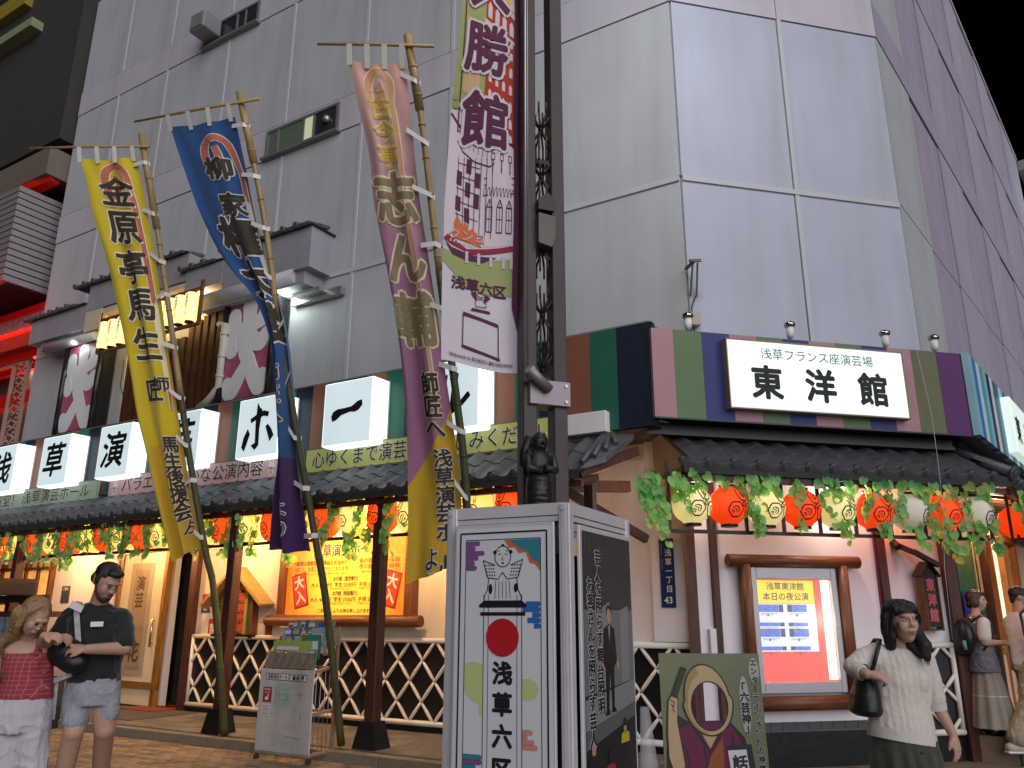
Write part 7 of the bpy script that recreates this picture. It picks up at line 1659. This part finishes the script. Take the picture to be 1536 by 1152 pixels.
    hp2 = [('e', f(0, .026, .034), (.086, .092, .090), eul), ('e', f(-.066, .03, -.04), (.030, .058, .085), eul), ('e', f(.070, .03, -.03), (.026, .052, .075), eul), ('e', f(0, .075, -.06), (.07, .04, .09), eul), ('e', f(0, -.052, .088), (.058, .035, .022), eul),
           ('e', f(-.052, -.055, .062), (.026, .022, .030), eul), ('e', f(.052, -.052, .062), (.022, .022, .032), eul),
           ('c', [f(-.078, .0, .02), f(-.088, .0, -.06), f(-.082, .01, -.12), f(-.07, .02, -.155)], [.026, .032, .030, .016]), ('c', [f(.07, .0, .02), X(2.335, 4.84, 1.42), X(2.35, 4.80, 1.36), X(2.345, 4.79, 1.29)], [.022, .030, .034, .018]), ('c', [f(.05, .06, -.05), X(2.30, 4.88, 1.36), X(2.335, 4.83, 1.31)], [.04, .04, .024])]
    put_mesh('hair', solid(hp2, .006, 3), H, t, lambda co: .0035*sin(atan2(co.x-C.x, co.y-C.y)*46+co.z*18)+.003*noise.noise(Vector((co.x*40, co.y*40, co.z*9))))
    rs = random.Random(2); mb = MB(); R_ = []
    for k in range(70):
        a = rs.uniform(-.1, .1); x0 = rs.uniform(-.055, .055); R_.append([f(x0*.4, -.02, .118), f(x0*.8, -.075, .095), f(x0*1.1, -.096+abs(x0)*.3, .062), f(x0*1.2+a*.03, -.098+abs(x0)*.5, .044+abs(x0)*.0)])
    for k in range(60):
        s_ = rs.choice((-1, 1)); y0 = rs.uniform(-.05, .08); R_.append([f(s_*.055, y0, .09), f(s_*(.088), y0-.01, .02), f(s_*(.096+rs.uniform(-.01, .01)), y0*.6, -.07), f(s_*(.085+rs.uniform(-.02, .006)), y0*.5, -.13-rs.uniform(-.02, .03))])
    for k in range(60):
        dx, dy = rs.uniform(-.025, .025), rs.uniform(-.03, .02); R_.append([f(.06, .0, .05), f(.085, -.02+dy, -.04), tuple(Vector(X(2.345, 4.80, 1.36))+Vector((dx, dy, 0))), tuple(Vector(X(2.342, 4.79, 1.295))+Vector((dx*.5+.004, dy*.5, rs.uniform(-.05, .03))))])
    strands(mb, R_, .0028); part('hair_strands', mb, H, t, kind='stuff')
    # bag
    bgm = mat('black_leather', (.012, .012, .013), .35, var=.2, bump=.12, bscale=150)
    bag = thing('shoulder_bag', 'black leather shoulder bag under the arm of the woman in white', 'bag', FW, (2.0, 4.86, 0))
    Y = lambda x, y, z: (x-2.0, y-4.86, z)
    put_mesh('bag_body', solid([('l', [Y(2.02, 4.90, .975)+(.055, .08, .3), Y(2.01, 4.90, 1.0)+(.085, .10, .3), Y(2.015, 4.90, 1.09)+(.078, .09, .3), Y(2.03, 4.90, 1.18)+(.05, .06, .3)])], .007, 3), bgm, bag, lambda co: .005*noise.noise(co*14))
    b = MB()
    pts = [Y(2.045, 4.90, 1.17), Y(2.055, 4.83, 1.25), Y(2.09, 4.835, 1.33), Y(2.125, 4.87, 1.385), Y(2.13, 4.95, 1.385), Y(2.08, 5.02, 1.28), Y(2.03, 4.96, 1.17)]
    b.tube(pts, .012, 8); part('strap', b, bgm, bag)
    b = MB(); b.tube([X(2.468, 4.90, .905), X(2.472, 4.90, .912)], .030, 16, cap=False); part('bracelet', b, mat('bead_band', (.12, .08, .05), .5), t)
woman_white()

def man_black():
    t = thing('person', 'bearded young man in a black T-shirt and grey shorts looking into his chest bag', 'person', FW, (-2.82, 5.7, 0))
    S = skin('skin_b', (.46, .27, .19)); X = lambda x, y, z: (x+2.82, y-5.7, z)
    hc = X(-2.765, 5.66, 1.735); hp, f, eul = headprims(hc, radians(62), radians(34), 1.06, 0)
    prims = hp+[('c', [X(-2.80, 5.70, 1.67), X(-2.84, 5.74, 1.55)], [.058, .064]),
        ('l', [X(-2.80, 5.75, .96)+(.135, .105, .4), X(-2.81, 5.75, 1.1)+(.14, .11, .4), X(-2.82, 5.75, 1.3)+(.17, .115, .3), X(-2.835, 5.75, 1.45)+(.19, .11, .3), X(-2.84, 5.75, 1.55)+(.10, .07, .3)]),
        ('c', [X(-3.01, 5.73, 1.49), X(-3.08, 5.66, 1.26)], [.054, .046]), ('c', [X(-3.09, 5.66, 1.26), X(-2.99, 5.50, 1.36)], [.046, .032]),
        ('c', [X(-2.68, 5.78, 1.49), X(-2.60, 5.70, 1.30)], [.054, .046]), ('c', [X(-2.60, 5.70, 1.30), X(-2.76, 5.52, 1.30)], [.047, .032]),
        ('c', [X(-2.86, 5.75, 1.0), X(-2.835, 5.64, .78), X(-2.91, 5.74, .50), X(-2.95, 5.80, .10)], [.10, .064, .058, .040]), ('c', [X(-2.73, 5.77, 1.0), X(-2.69, 5.76, .78), X(-2.78, 5.98, .50), X(-2.86, 6.15, .14)], [.10, .064, .056, .040]),
        ('c', [X(-2.95, 5.80, .08), X(-2.93, 5.64, .04)], [.045, .036]), ('c', [X(-2.86, 6.15, .12), X(-2.84, 6.02, .04)], [.045, .036])]
    hand(prims, X(-2.99, 5.50, 1.36), (.9, -.2, .15), n=(0, -.5, .85), curl=.9, side=1)
    hand(prims, X(-2.76, 5.52, 1.30), (-.95, -.2, .05), n=(0, -.6, .8), curl=.8, side=-1)
    put_mesh('body', solid(prims, .0065, 3), S, t); facebits(t, f, eul, 1.06, brow=(.013, .009, .008), eye=.6)
    T = mat('black_cotton', (.010, .010, .011), .85, var=.2, sheen=.3, bump=.2)
    top = [('l', [X(-2.80, 5.75, 1.09)+(.168, .13, .6), X(-2.81, 5.75, 1.2)+(.165, .128, .6), X(-2.825, 5.75, 1.36)+(.180, .130, .5), X(-2.835, 5.75, 1.48)+(.195, .118, .4), X(-2.84, 5.75, 1.56)+(.11, .085, .3), X(-2.84, 5.745, 1.585)+(.08, .075, .3)]),
           ('c', [X(-3.0, 5.73, 1.49), X(-3.05, 5.70, 1.38), X(-3.075, 5.67, 1.29)], [.073, .068, .066]), ('c', [X(-2.69, 5.78, 1.49), X(-2.64, 5.74, 1.40), X(-2.61, 5.71, 1.34)], [.073, .068, .066])]
    put_mesh('tshirt', solid(top, .008, 4), T, t, lambda co: fold(co, .010, 6, 4))
    SH = mat('grey_denim', (.30, .31, .34), .85, var=.2, scale=12, bump=.3)
    put_mesh('shorts', solid([('l', [X(-2.80, 5.75, .94)+(.168, .135, .4), X(-2.80, 5.75, 1.02)+(.172, .14, .4), X(-2.80, 5.75, 1.11)+(.158, .13, .4)]), ('c', [X(-2.88, 5.74, .99), X(-2.845, 5.66, .86)], [.100, .082]), ('c', [X(-2.725, 5.77, .99), X(-2.70, 5.77, .88)], [.100, .082])], .008, 3), SH, t, lambda co: fold(co, .004, 10, 6)+.002*noise.noise(co*40))
    sh = mat('shoe_grey', (.25, .24, .22), .6)
    for a in ((-2.94, 5.72), (-2.85, 6.08)): put_mesh('shoe', solid([('c', [X(a[0], a[1]+.08, .05), X(a[0], a[1]-.1, .04)], [.055, .045])], .01, 2), sh, t)
    H = hairmat('dark_brown_hair', (.016, .011, .009)); C = Vector(hc)
    put_mesh('hair', solid([('e', f(0, .020, .048), (.083, .092, .078), eul), ('e', f(0, -.045, .088), (.058, .045, .030), eul), ('e', f(0, .072, -.01), (.070, .034, .06), eul), ('e', f(-.070, .0, .02), (.014, .022, .04), eul), ('e', f(.070, .0, .02), (.014, .022, .04), eul)], .006, 2), H, t, lambda co: .0025*noise.noise(Vector((co.x*90, co.y*90, co.z*40)))+.004*noise.noise(co*22))
    put_mesh('beard', solid([('e', f(0, -.05, -.092), (.040, .036, .026), eul), ('c', [f(-.066, .0, -.01), f(-.060, -.03, -.055), f(-.035, -.06, -.088), f(0, -.072, -.098), f(.035, -.06, -.088), f(.060, -.03, -.055), f(.066, 0, -.01)], [.010, .012, .014, .015, .014, .012, .010]), ('c', [f(-.024, -.094, -.044), f(0, -.102, -.040), f(.024, -.094, -.044)], [.005, .006, .005])], .005, 1), mat('stubble', (.05, .03, .024), .8, var=.3, scale=40), t, lambda co: .0025*noise.noise(co*120))
    # chest bag with checked strap
    bag = thing('chest_bag', 'black cross body bag with black and white strap worn by the bearded man', 'bag', FW, (-2.92, 5.55, 0)); Y = lambda x, y, z: (x+2.92, y-5.55, z)
    put_mesh('bag_body', solid([('e', Y(-2.90, 5.56, 1.27), (.135, .065, .10), (.0, .25, .15)), ('e', Y(-2.86, 5.53, 1.22), (.10, .05, .07), (0, .2, .1))], .008, 2), MATS['black_leather'], bag, lambda co: .008*noise.noise(co*16))
    b = MB(); pts = [Y(-2.84, 5.56, 1.31), Y(-2.87, 5.575, 1.42), Y(-2.91, 5.61, 1.52), Y(-2.95, 5.66, 1.585), Y(-2.97, 5.78, 1.58)]
    for a, c in zip(pts[:-1], pts[1:]): b.bar(a, c, .038, .006, up=(.2, 1, 0))
    part('strap', b, mat('white_webbing', (.5, .5, .5), .7, var=.3, scale=30), bag)
    b = MB(); b.bar(Y(-2.955, 5.60, 1.585), Y(-2.87, 5.60, 1.55), .045, .008, up=(.2, 1, 0)); b.bar(Y(-2.90, 5.545, 1.30), Y(-2.80, 5.54, 1.32), .02, .008); part('buckle', b, WHITE, bag)
    b = MB(); b.bar(Y(-3.0, 5.62, 1.10), Y(-2.88, 5.60, 1.14), .03, .01, up=(0, 1, 0)); b.bar(Y(-2.99, 5.64, 1.10), Y(-2.99, 5.66, .86), .022, .006, up=(0, 1, 0)); part('lower_strap', b, MATS['white_webbing'], bag)
    b = MB(); b.bar(X(-2.80, 5.595, 1.455), X(-2.725, 5.615, 1.457), .002, .032, up=(0, 0, 1)); part('chest_label', b, WHITE, t)
man_black()

def girl():
    t = thing('person', 'woman with long fair hair, red checked sleeveless top and white trousers, head bowed', 'person', FW, (-3.14, 5.5, 0))
    S = skin('skin_c', (.52, .32, .23)); X = lambda x, y, z: (x+3.1, y-5.5, z)
    hc = X(-3.03, 5.40, 1.505); hp, f, eul = headprims(hc, radians(68), radians(44), .97, 0)
    prims = hp+[('c', [X(-3.07, 5.46, 1.46), X(-3.12, 5.52, 1.36)], [.046, .052]),
        ('l', [X(-3.10, 5.54, .93)+(.165, .12, .5), X(-3.09, 5.54, 1.08)+(.125, .09, .5), X(-3.10, 5.54, 1.2)+(.135, .095, .5), X(-3.12, 5.54, 1.30)+(.155, .085, .5), X(-3.12, 5.54, 1.36)+(.09, .055, .5)]),
        ('c', [X(-3.27, 5.50, 1.31), X(-3.295, 5.52, 1.10)], [.046, .037]), ('c', [X(-3.295, 5.52, 1.10), X(-3.24, 5.46, .90)], [.036, .025]),
        ('c', [X(-3.0, 5.60, 1.33), X(-2.97, 5.50, 1.36)], [.046, .04]), ('c', [X(-3.02, 5.52, 1.34), X(-2.95, 5.40, 1.385)], [.038, .025]),
        ('c', [X(-3.16, 5.54, .95), X(-3.14, 5.50, .5), X(-3.16, 5.52, .1)], [.10, .065, .045]), ('c', [X(-3.04, 5.56, .95), X(-3.0, 5.56, .5), X(-2.98, 5.64, .1)], [.10, .065, .045])]
    hand(prims, X(-3.24, 5.46, .90), (.12, -.1, -1), n=(-.3, -.9, 0), s=.9, curl=.35, side=1)
    hand(prims, X(-2.95, 5.40, 1.385), (.95, -.15, .0), n=(0, -.5, .85), s=.88, curl=.7, side=1)
    put_mesh('body', solid(prims, .0065, 3), S, t); facebits(t, f, eul, .97, brow=(.12, .07, .03), eye=.5)
    PL = mat('red_check', (.30, .035, .045), .8, var=.1, bump=.2); n = PL.node_tree.nodes; l = PL.node_tree.links; p = n['Principled BSDF']; tc = n['Texture Coordinate']
    s = n.new('ShaderNodeSeparateXYZ'); mpp = n.new('ShaderNodeMapping'); mpp.inputs['Rotation'].default_value = (0, 0, .5); l.new(tc.outputs['Object'], mpp.inputs[0]); l.new(mpp.outputs[0], s.inputs[0]); base = p.inputs['Base Color'].links[0].from_socket
    outs = []
    for ax in ('X', 'Z'):
        a = n.new('ShaderNodeMath'); a.operation = 'MULTIPLY'; a.inputs[1].default_value = 36; l.new(s.outputs[ax], a.inputs[0]); b_ = n.new('ShaderNodeMath'); b_.operation = 'FRACT'; l.new(a.outputs[0], b_.inputs[0]); c_ = n.new('ShaderNodeMath'); c_.operation = 'LESS_THAN'; c_.inputs[1].default_value = .13; l.new(b_.outputs[0], c_.inputs[0]); outs.append(c_)
    ad = n.new('ShaderNodeMath'); ad.operation = 'ADD'; ad.use_clamp = True; l.new(outs[0].outputs[0], ad.inputs[0]); l.new(outs[1].outputs[0], ad.inputs[1]); m2 = n.new('ShaderNodeMath'); m2.operation = 'MULTIPLY'; m2.inputs[1].default_value = .32; l.new(ad.outputs[0], m2.inputs[0])
    mx = n.new('ShaderNodeMix'); mx.data_type = 'RGBA'; l.new(m2.outputs[0], mx.inputs[0]); l.new(base, mx.inputs[6]); mx.inputs[7].default_value = (.6, .35, .35, 1); l.new(mx.outputs[2], p.inputs['Base Color'])
    top = [('l', [X(-3.09, 5.54, 1.0)+(.165, .125, .5), X(-3.09, 5.54, 1.1)+(.145, .11, .5), X(-3.10, 5.54, 1.2)+(.148, .112, .5), X(-3.115, 5.54, 1.275)+(.14, .10, .5)]), ('c', [X(-3.2, 5.46, 1.27), X(-3.215, 5.50, 1.345)], [.026, .018]), ('c', [X(-3.03, 5.50, 1.27), X(-3.04, 5.54, 1.35)], [.026, .018]), ('e', X(-3.13, 5.47, 1.2), (.06, .05, .06)), ('e', X(-3.05, 5.49, 1.2), (.06, .05, .06))]
    put_mesh('check_top', solid(top, .007, 3), PL, t, lambda co: fold(co, .006, 8, 5))
    b = MB(); b.tube([X(-3.20, 5.44, 1.25), X(-3.215, 5.455, 1.33), X(-3.21, 5.53, 1.378)], .012, 6); b.tube([X(-3.02, 5.475, 1.26), X(-3.035, 5.50, 1.34), X(-3.05, 5.56, 1.385)], .012, 6); part('shoulder_strap', b, PL, t)
    TR = mat('white_linen', (.50, .48, .50), .85, var=.06, bump=.25)
    put_mesh('trousers', solid([('l', [X(-3.10, 5.54, .80)+(.175, .13, .5), X(-3.10, 5.54, .92)+(.180, .135, .5), X(-3.09, 5.54, 1.035)+(.142, .11, .5)]), ('c', [X(-3.165, 5.53, .85), X(-3.15, 5.50, .5), X(-3.17, 5.50, .12)], [.105, .09, .10]), ('c', [X(-3.03, 5.56, .85), X(-2.985, 5.57, .5), X(-2.95, 5.64, .12)], [.105, .09, .10])], .009, 3), TR, t, lambda co: fold(co, .012, 9, 2.2))
    for a in ((-3.16, 5.44), (-2.98, 5.56)): put_mesh('shoe', solid([('c', [X(a[0], a[1]+.06, .045), X(a[0], a[1]-.1, .035)], [.045, .035])], .01, 2), mat('shoe_white', (.5, .5, .48), .6), t)
    H = hairmat('fair_hair', (.30, .18, .08)); C = Vector(hc)
    hp2 = [('e', f(0, .026, .036), (.084, .092, .086), eul), ('e', f(0, .07, -.05), (.072, .04, .09), eul), ('e', f(-.07, .02, -.03), (.022, .045, .06), eul), ('c', [f(-.06, .06, -.03), X(-3.17, 5.47, 1.40), X(-3.25, 5.44, 1.34), X(-3.27, 5.42, 1.26)], [.05, .05, .038, .02]), ('c', [f(.02, .08, -.04), X(-3.11, 5.56, 1.40), X(-3.16, 5.62, 1.28)], [.06, .06, .03]), ('c', [f(-.075, .01, .02), f(-.085, -.02, -.06), f(-.075, -.03, -.13)], [.02, .022, .010]), ('c', [f(.075, .01, .02), f(.082, -.02, -.06), f(.074, -.03, -.14)], [.02, .022, .012])]
    put_mesh('hair', solid(hp2, .0065, 3), H, t, lambda co: .0035*sin(atan2(co.x-C.x, co.y-C.y)*40+co.z*14)+.004*noise.noise(Vector((co.x*30, co.y*30, co.z*9))))
    rs = random.Random(6); mb = MB(); R_ = []
    for k in range(90):
        dx, dy, dz = rs.uniform(-.05, .05), rs.uniform(-.03, .03), rs.uniform(-.05, .04); R_.append([f(rs.uniform(-.06, .02), .03, .11), f(-.07, .06, .03), tuple(Vector(X(-3.17, 5.46, 1.41))+Vector((dx, dy, 0))), tuple(Vector(X(-3.24, 5.42, 1.34))+Vector((dx, dy, 0))), tuple(Vector(X(-3.28, 5.40, 1.27))+Vector((dx, dy, dz)))])
    for k in range(40):
        s_ = rs.choice((-1, 1)); R_.append([f(s_*.03, -.03, .115), f(s_*.082, -.03, .05), f(s_*.088, -.045, -.04), f(s_*.075+rs.uniform(-.01, .01), -.05, -.13-rs.uniform(0, .05))])
    strands(mb, R_, .0028); part('hair_strands', mb, H, t, kind='stuff')
    b = MB(); b.tube([X(-3.252, 5.465, .935), X(-3.255, 5.466, .945)], .030, 14, cap=False); part('wrist_band', b, BK, t)
girl()

def woman_pack():
    q_ = FC @ Vector((.0, -.19, 0)); dx, dy = q_.x, q_.y
    t = thing('person', 'short haired woman in grey vest and sheer skirt with a black backpack', 'person', FW, (dx, dy, .275))
    S = skin('skin_a', (.50, .31, .23)); X = lambda x, y, z: (x, y, z)   # local, standing on the landing; faces +x
    hc = X(.0, 0, 1.44); hp, f, eul = headprims(hc, radians(55), radians(4), 1.0)
    prims = hp+[('c', [X(-.02, 0, 1.37), X(-.04, 0, 1.27)], [.048, .054]), ('l', [X(-.04, 0, .75)+(.11, .155, 0), X(-.05, 0, .95)+(.09, .13, 0), X(-.05, 0, 1.1)+(.10, .14, 0), X(-.05, 0, 1.22)+(.09, .16, 0), X(-.05, 0, 1.28)+(.06, .09, 0)]),
        ('c', [X(-.05, -.17, 1.19), X(-.08, -.19, .98)], [.050, .040]), ('c', [X(-.08, -.19, .98), X(.13, -.17, .98)], [.038, .026]), ('c', [X(-.05, .17, 1.19), X(-.04, .19, .98), X(.14, .14, 1.02)], [.050, .040, .026]),
        ('c', [X(-.04, -.07, .8), X(-.04, -.07, .42), X(-.05, -.07, .05)], [.09, .055, .04]), ('c', [X(-.02, .07, .8), X(0, .07, .42), X(.04, .07, .05)], [.09, .055, .04])]
    hand(prims, X(.13, -.17, .98), (1, .1, .1), n=(0, -.6, .8), s=.9, curl=.9, side=1); hand(prims, X(.14, .14, 1.02), (.9, -.1, .2), n=(0, .2, 1), s=.9, curl=.9, side=-1)
    put_mesh('body', solid(prims, .008, 2), S, t); facebits(t, f, eul, 1.0)
    put_mesh('white_blouse', solid([('l', [X(-.05, 0, 1.0)+(.105, .145, 0), X(-.05, 0, 1.2)+(.105, .165, 0), X(-.045, 0, 1.275)+(.07, .09, 0)]), ('c', [X(-.05, -.16, 1.19), X(-.075, -.185, 1.04)], [.068, .07]), ('c', [X(-.05, .16, 1.19), X(-.045, .185, 1.04)], [.068, .07])], .009, 3), mat('blouse_white', (.62, .58, .52), .85, var=.05), t, lambda co: .006*noise.noise(co*10))
    put_mesh('grey_vest', solid([('l', [X(-.03, 0, .66)+(.16, .19, 0), X(-.04, 0, .8)+(.145, .18, 0), X(-.05, 0, 1.0)+(.125, .165, 0), X(-.05, 0, 1.18)+(.115, .155, 0), X(-.045, 0, 1.262)+(.078, .105, 0)])], .009, 3), mat('vest_grey', (.15, .16, .19), .85, var=.1), t, lambda co: fold(co, .010, 8, 4))
    b = MB(); b.grid(lambda u, v: ((.13+.11*v)*cos(2*pi*u)+.012*(v+.3)*sin(22*pi*u)*cos(2*pi*u)-.02, (.16+.11*v)*sin(2*pi*u)+.012*(v+.3)*sin(22*pi*u)*sin(2*pi*u), .72-.64*v), 96, 8); part('sheer_skirt', b, mat('sheer_cloth', (.36, .33, .27), .8, var=.15, alpha=.72), t)
    b = MB(); b.grid(lambda u, v: ((.185)*cos(2*pi*u)-.02+.01*sin(22*pi*u)*cos(2*pi*u), (.215)*sin(2*pi*u)+.01*sin(22*pi*u)*sin(2*pi*u), .42-.012*v), 96, 1); part('skirt_seam', b, mat('sheer_seam', (.5, .48, .42), .8), t)
    put_mesh('underskirt', solid([('l', [X(-.02, 0, .2)+(.15, .17, 0), X(-.02, 0, .7)+(.12, .15, 0)])], .012, 2), mat('underskirt_dark', (.10, .10, .12), .8), t)
    for y in (-.07, .07): put_mesh('shoe', solid([('c', [X(-.06, y, .04), X(.10, y, .035)], [.042, .034])], .01, 2), BK, t)
    H = hairmat('brown_bob', (.05, .03, .02)); put_mesh('hair', solid([('e', f(0, .025, .035), (.086, .096, .088), eul), ('e', f(-.07, .01, -.03), (.024, .05, .055), eul), ('e', f(.07, .01, -.03), (.024, .05, .055), eul), ('e', f(0, .07, -.045), (.07, .038, .05), eul), ('e', f(0, -.06, .08), (.06, .03, .025), eul)], .007, 3), H, t, lambda co: .004*noise.noise(Vector((co.x*40, co.y*40, co.z*12))))
    p = thing('backpack', 'round black backpack on the back of the short haired woman', 'backpack', FW, (dx-.2, dy, .275)); m = MATS['black_leather']
    put_mesh('pack_body', solid([('e', (-.02, -.02, 1.03), (.10, .15, .20)), ('e', (-.06, -.02, .94), (.08, .12, .11))], .01, 3), m, p)
    b = MB(); b.tube([(.03, -.12, 1.2), (.13, -.14, 1.27), (.24, -.14, 1.2), (.25, -.15, 1.05), (.1, -.17, .9)], .014, 6); part('strap', b, m, p); b = MB(); b.tube([(-.10, -.16, 1.0), (-.10, -.17, .9)], .02, 8); part('bottle_tag', b, mat('tag_green', (.1, .3, .2), .4), p); b = MB(); b.tube([(-.0, -.14, 1.23), (.03, -.14, 1.26)], .022, 8); part('clip', b, mat('brass', (.5, .35, .12), .3), p)
woman_pack()
for n_ in ('person', 'backpack'):
    pass

def man_tee():
    q_ = FC @ Vector((.07, -.62, 0)); dx, dy = q_.x, q_.y
    t = thing('person', 'dark haired person in a white T-shirt and khaki trousers walking off the right edge', 'person', FW, (dx, dy, .125))
    S = skin('skin_b', (.46, .27, .19)); X = lambda x, y, z: (x, y, z)
    hc = X(.0, 0, 1.62); hp, f, eul = headprims(hc, radians(62), radians(3), 1.02)
    prims = hp+[('c', [X(-.03, 0, 1.55), X(-.05, 0, 1.44)], [.054, .06]), ('l', [X(-.04, 0, .85)+(.12, .16, 0), X(-.05, 0, 1.05)+(.10, .135, 0), X(-.05, 0, 1.25)+(.105, .15, 0), X(-.05, 0, 1.38)+(.085, .16, 0), X(-.05, 0, 1.45)+(.07, .10, 0)]),
        ('c', [X(-.06, -.20, 1.34), X(-.14, -.22, 1.06)], [.056, .044]), ('c', [X(-.14, -.22, 1.06), X(-.03, -.22, .86)], [.042, .029]), ('c', [X(-.05, .20, 1.34), X(.02, .22, 1.08), X(.16, .2, .98)], [.056, .044, .028]),
        ('c', [X(-.04, -.08, .9), X(-.12, -.08, .5), X(-.36, -.08, .12)], [.10, .065, .045]), ('c', [X(-.02, .08, .9), X(.14, .08, .5), X(.18, .08, .08)], [.10, .065, .045])]
    hand(prims, X(-.03, -.22, .86), (.4, -.05, -.9), n=(-.5, -.8, 0), curl=.7, side=1); hand(prims, X(.16, .2, .98), (.9, 0, .2), n=(0, 0, 1), curl=.8, side=-1)
    put_mesh('body', solid(prims, .008, 2), S, t); facebits(t, f, eul, 1.02)
    put_mesh('tshirt', solid([('l', [X(-.05, 0, .90)+(.145, .185, 0), X(-.05, 0, 1.1)+(.14, .18, 0), X(-.05, 0, 1.3)+(.14, .19, 0), X(-.05, 0, 1.39)+(.11, .19, 0), X(-.05, 0, 1.455)+(.075, .095, 0)]), ('c', [X(-.06, -.19, 1.34), X(-.10, -.215, 1.18)], [.078, .078]), ('c', [X(-.05, .19, 1.34), X(-.02, .215, 1.2)], [.078, .078])], .009, 4), mat('tee_white', (.75, .74, .74), .85, var=.04), t, lambda co: fold(co, .006, 7, 4))
    put_mesh('trousers', solid([('l', [X(-.05, 0, .84)+(.15, .17, 0), X(-.05, 0, .98)+(.13, .155, 0)]), ('c', [X(-.05, -.08, .88), X(-.13, -.08, .5), X(-.33, -.08, .17)], [.125, .110, .10]), ('c', [X(-.02, .08, .88), X(.12, .08, .5), X(.17, .08, .12)], [.125, .105, .095])], .009, 3), mat('khaki', (.34, .30, .20), .85, var=.08), t, lambda co: fold(co, .013, 7, 6))
    SHM = mat('sneaker', (.42, .38, .30), .6)
    for x, y, z in ((-.36, -.08, .06), (.2, .08, .05)): put_mesh('shoe', solid([('c', [X(x-.06, y, z), X(x+.14, y, z-.01)], [.055, .045])], .01, 2), SHM, t); b = MB(); b.box(x-.11, x+.19, y-.05, y+.05, z-.055, z-.03, bev=.01); part('sole', b, WHITE, t)
    put_mesh('hair', solid([('e', f(0, .022, .04), (.086, .094, .085), eul), ('e', f(0, -.055, .075), (.062, .035, .03), eul), ('e', f(0, .072, -.02), (.07, .034, .05), eul)], .007, 2), MATS['black_hair'], t, lambda co: .006*noise.noise(co*40))
    p = thing('tote_bag', 'slouchy black bag held against the hip of the person in the white T-shirt', 'bag', FW, (dx, dy, .125)); put_mesh('bag_body', solid([('e', (.04, -.26, .93), (.17, .07, .15)), ('e', (.06, -.26, .85), (.15, .07, .10))], .01, 3), MATS['black_leather'], p, lambda co: .01*noise.noise(co*12)); b = MB(); b.tube([(-.1, -.31, .98), (-.20, -.30, 1.2), (-.15, -.20, 1.44), (.0, -.06, 1.49)], .014, 6); part('strap', b, MATS['black_leather'], p)
man_tee()

bpy.data.scenes.remove(TMP)
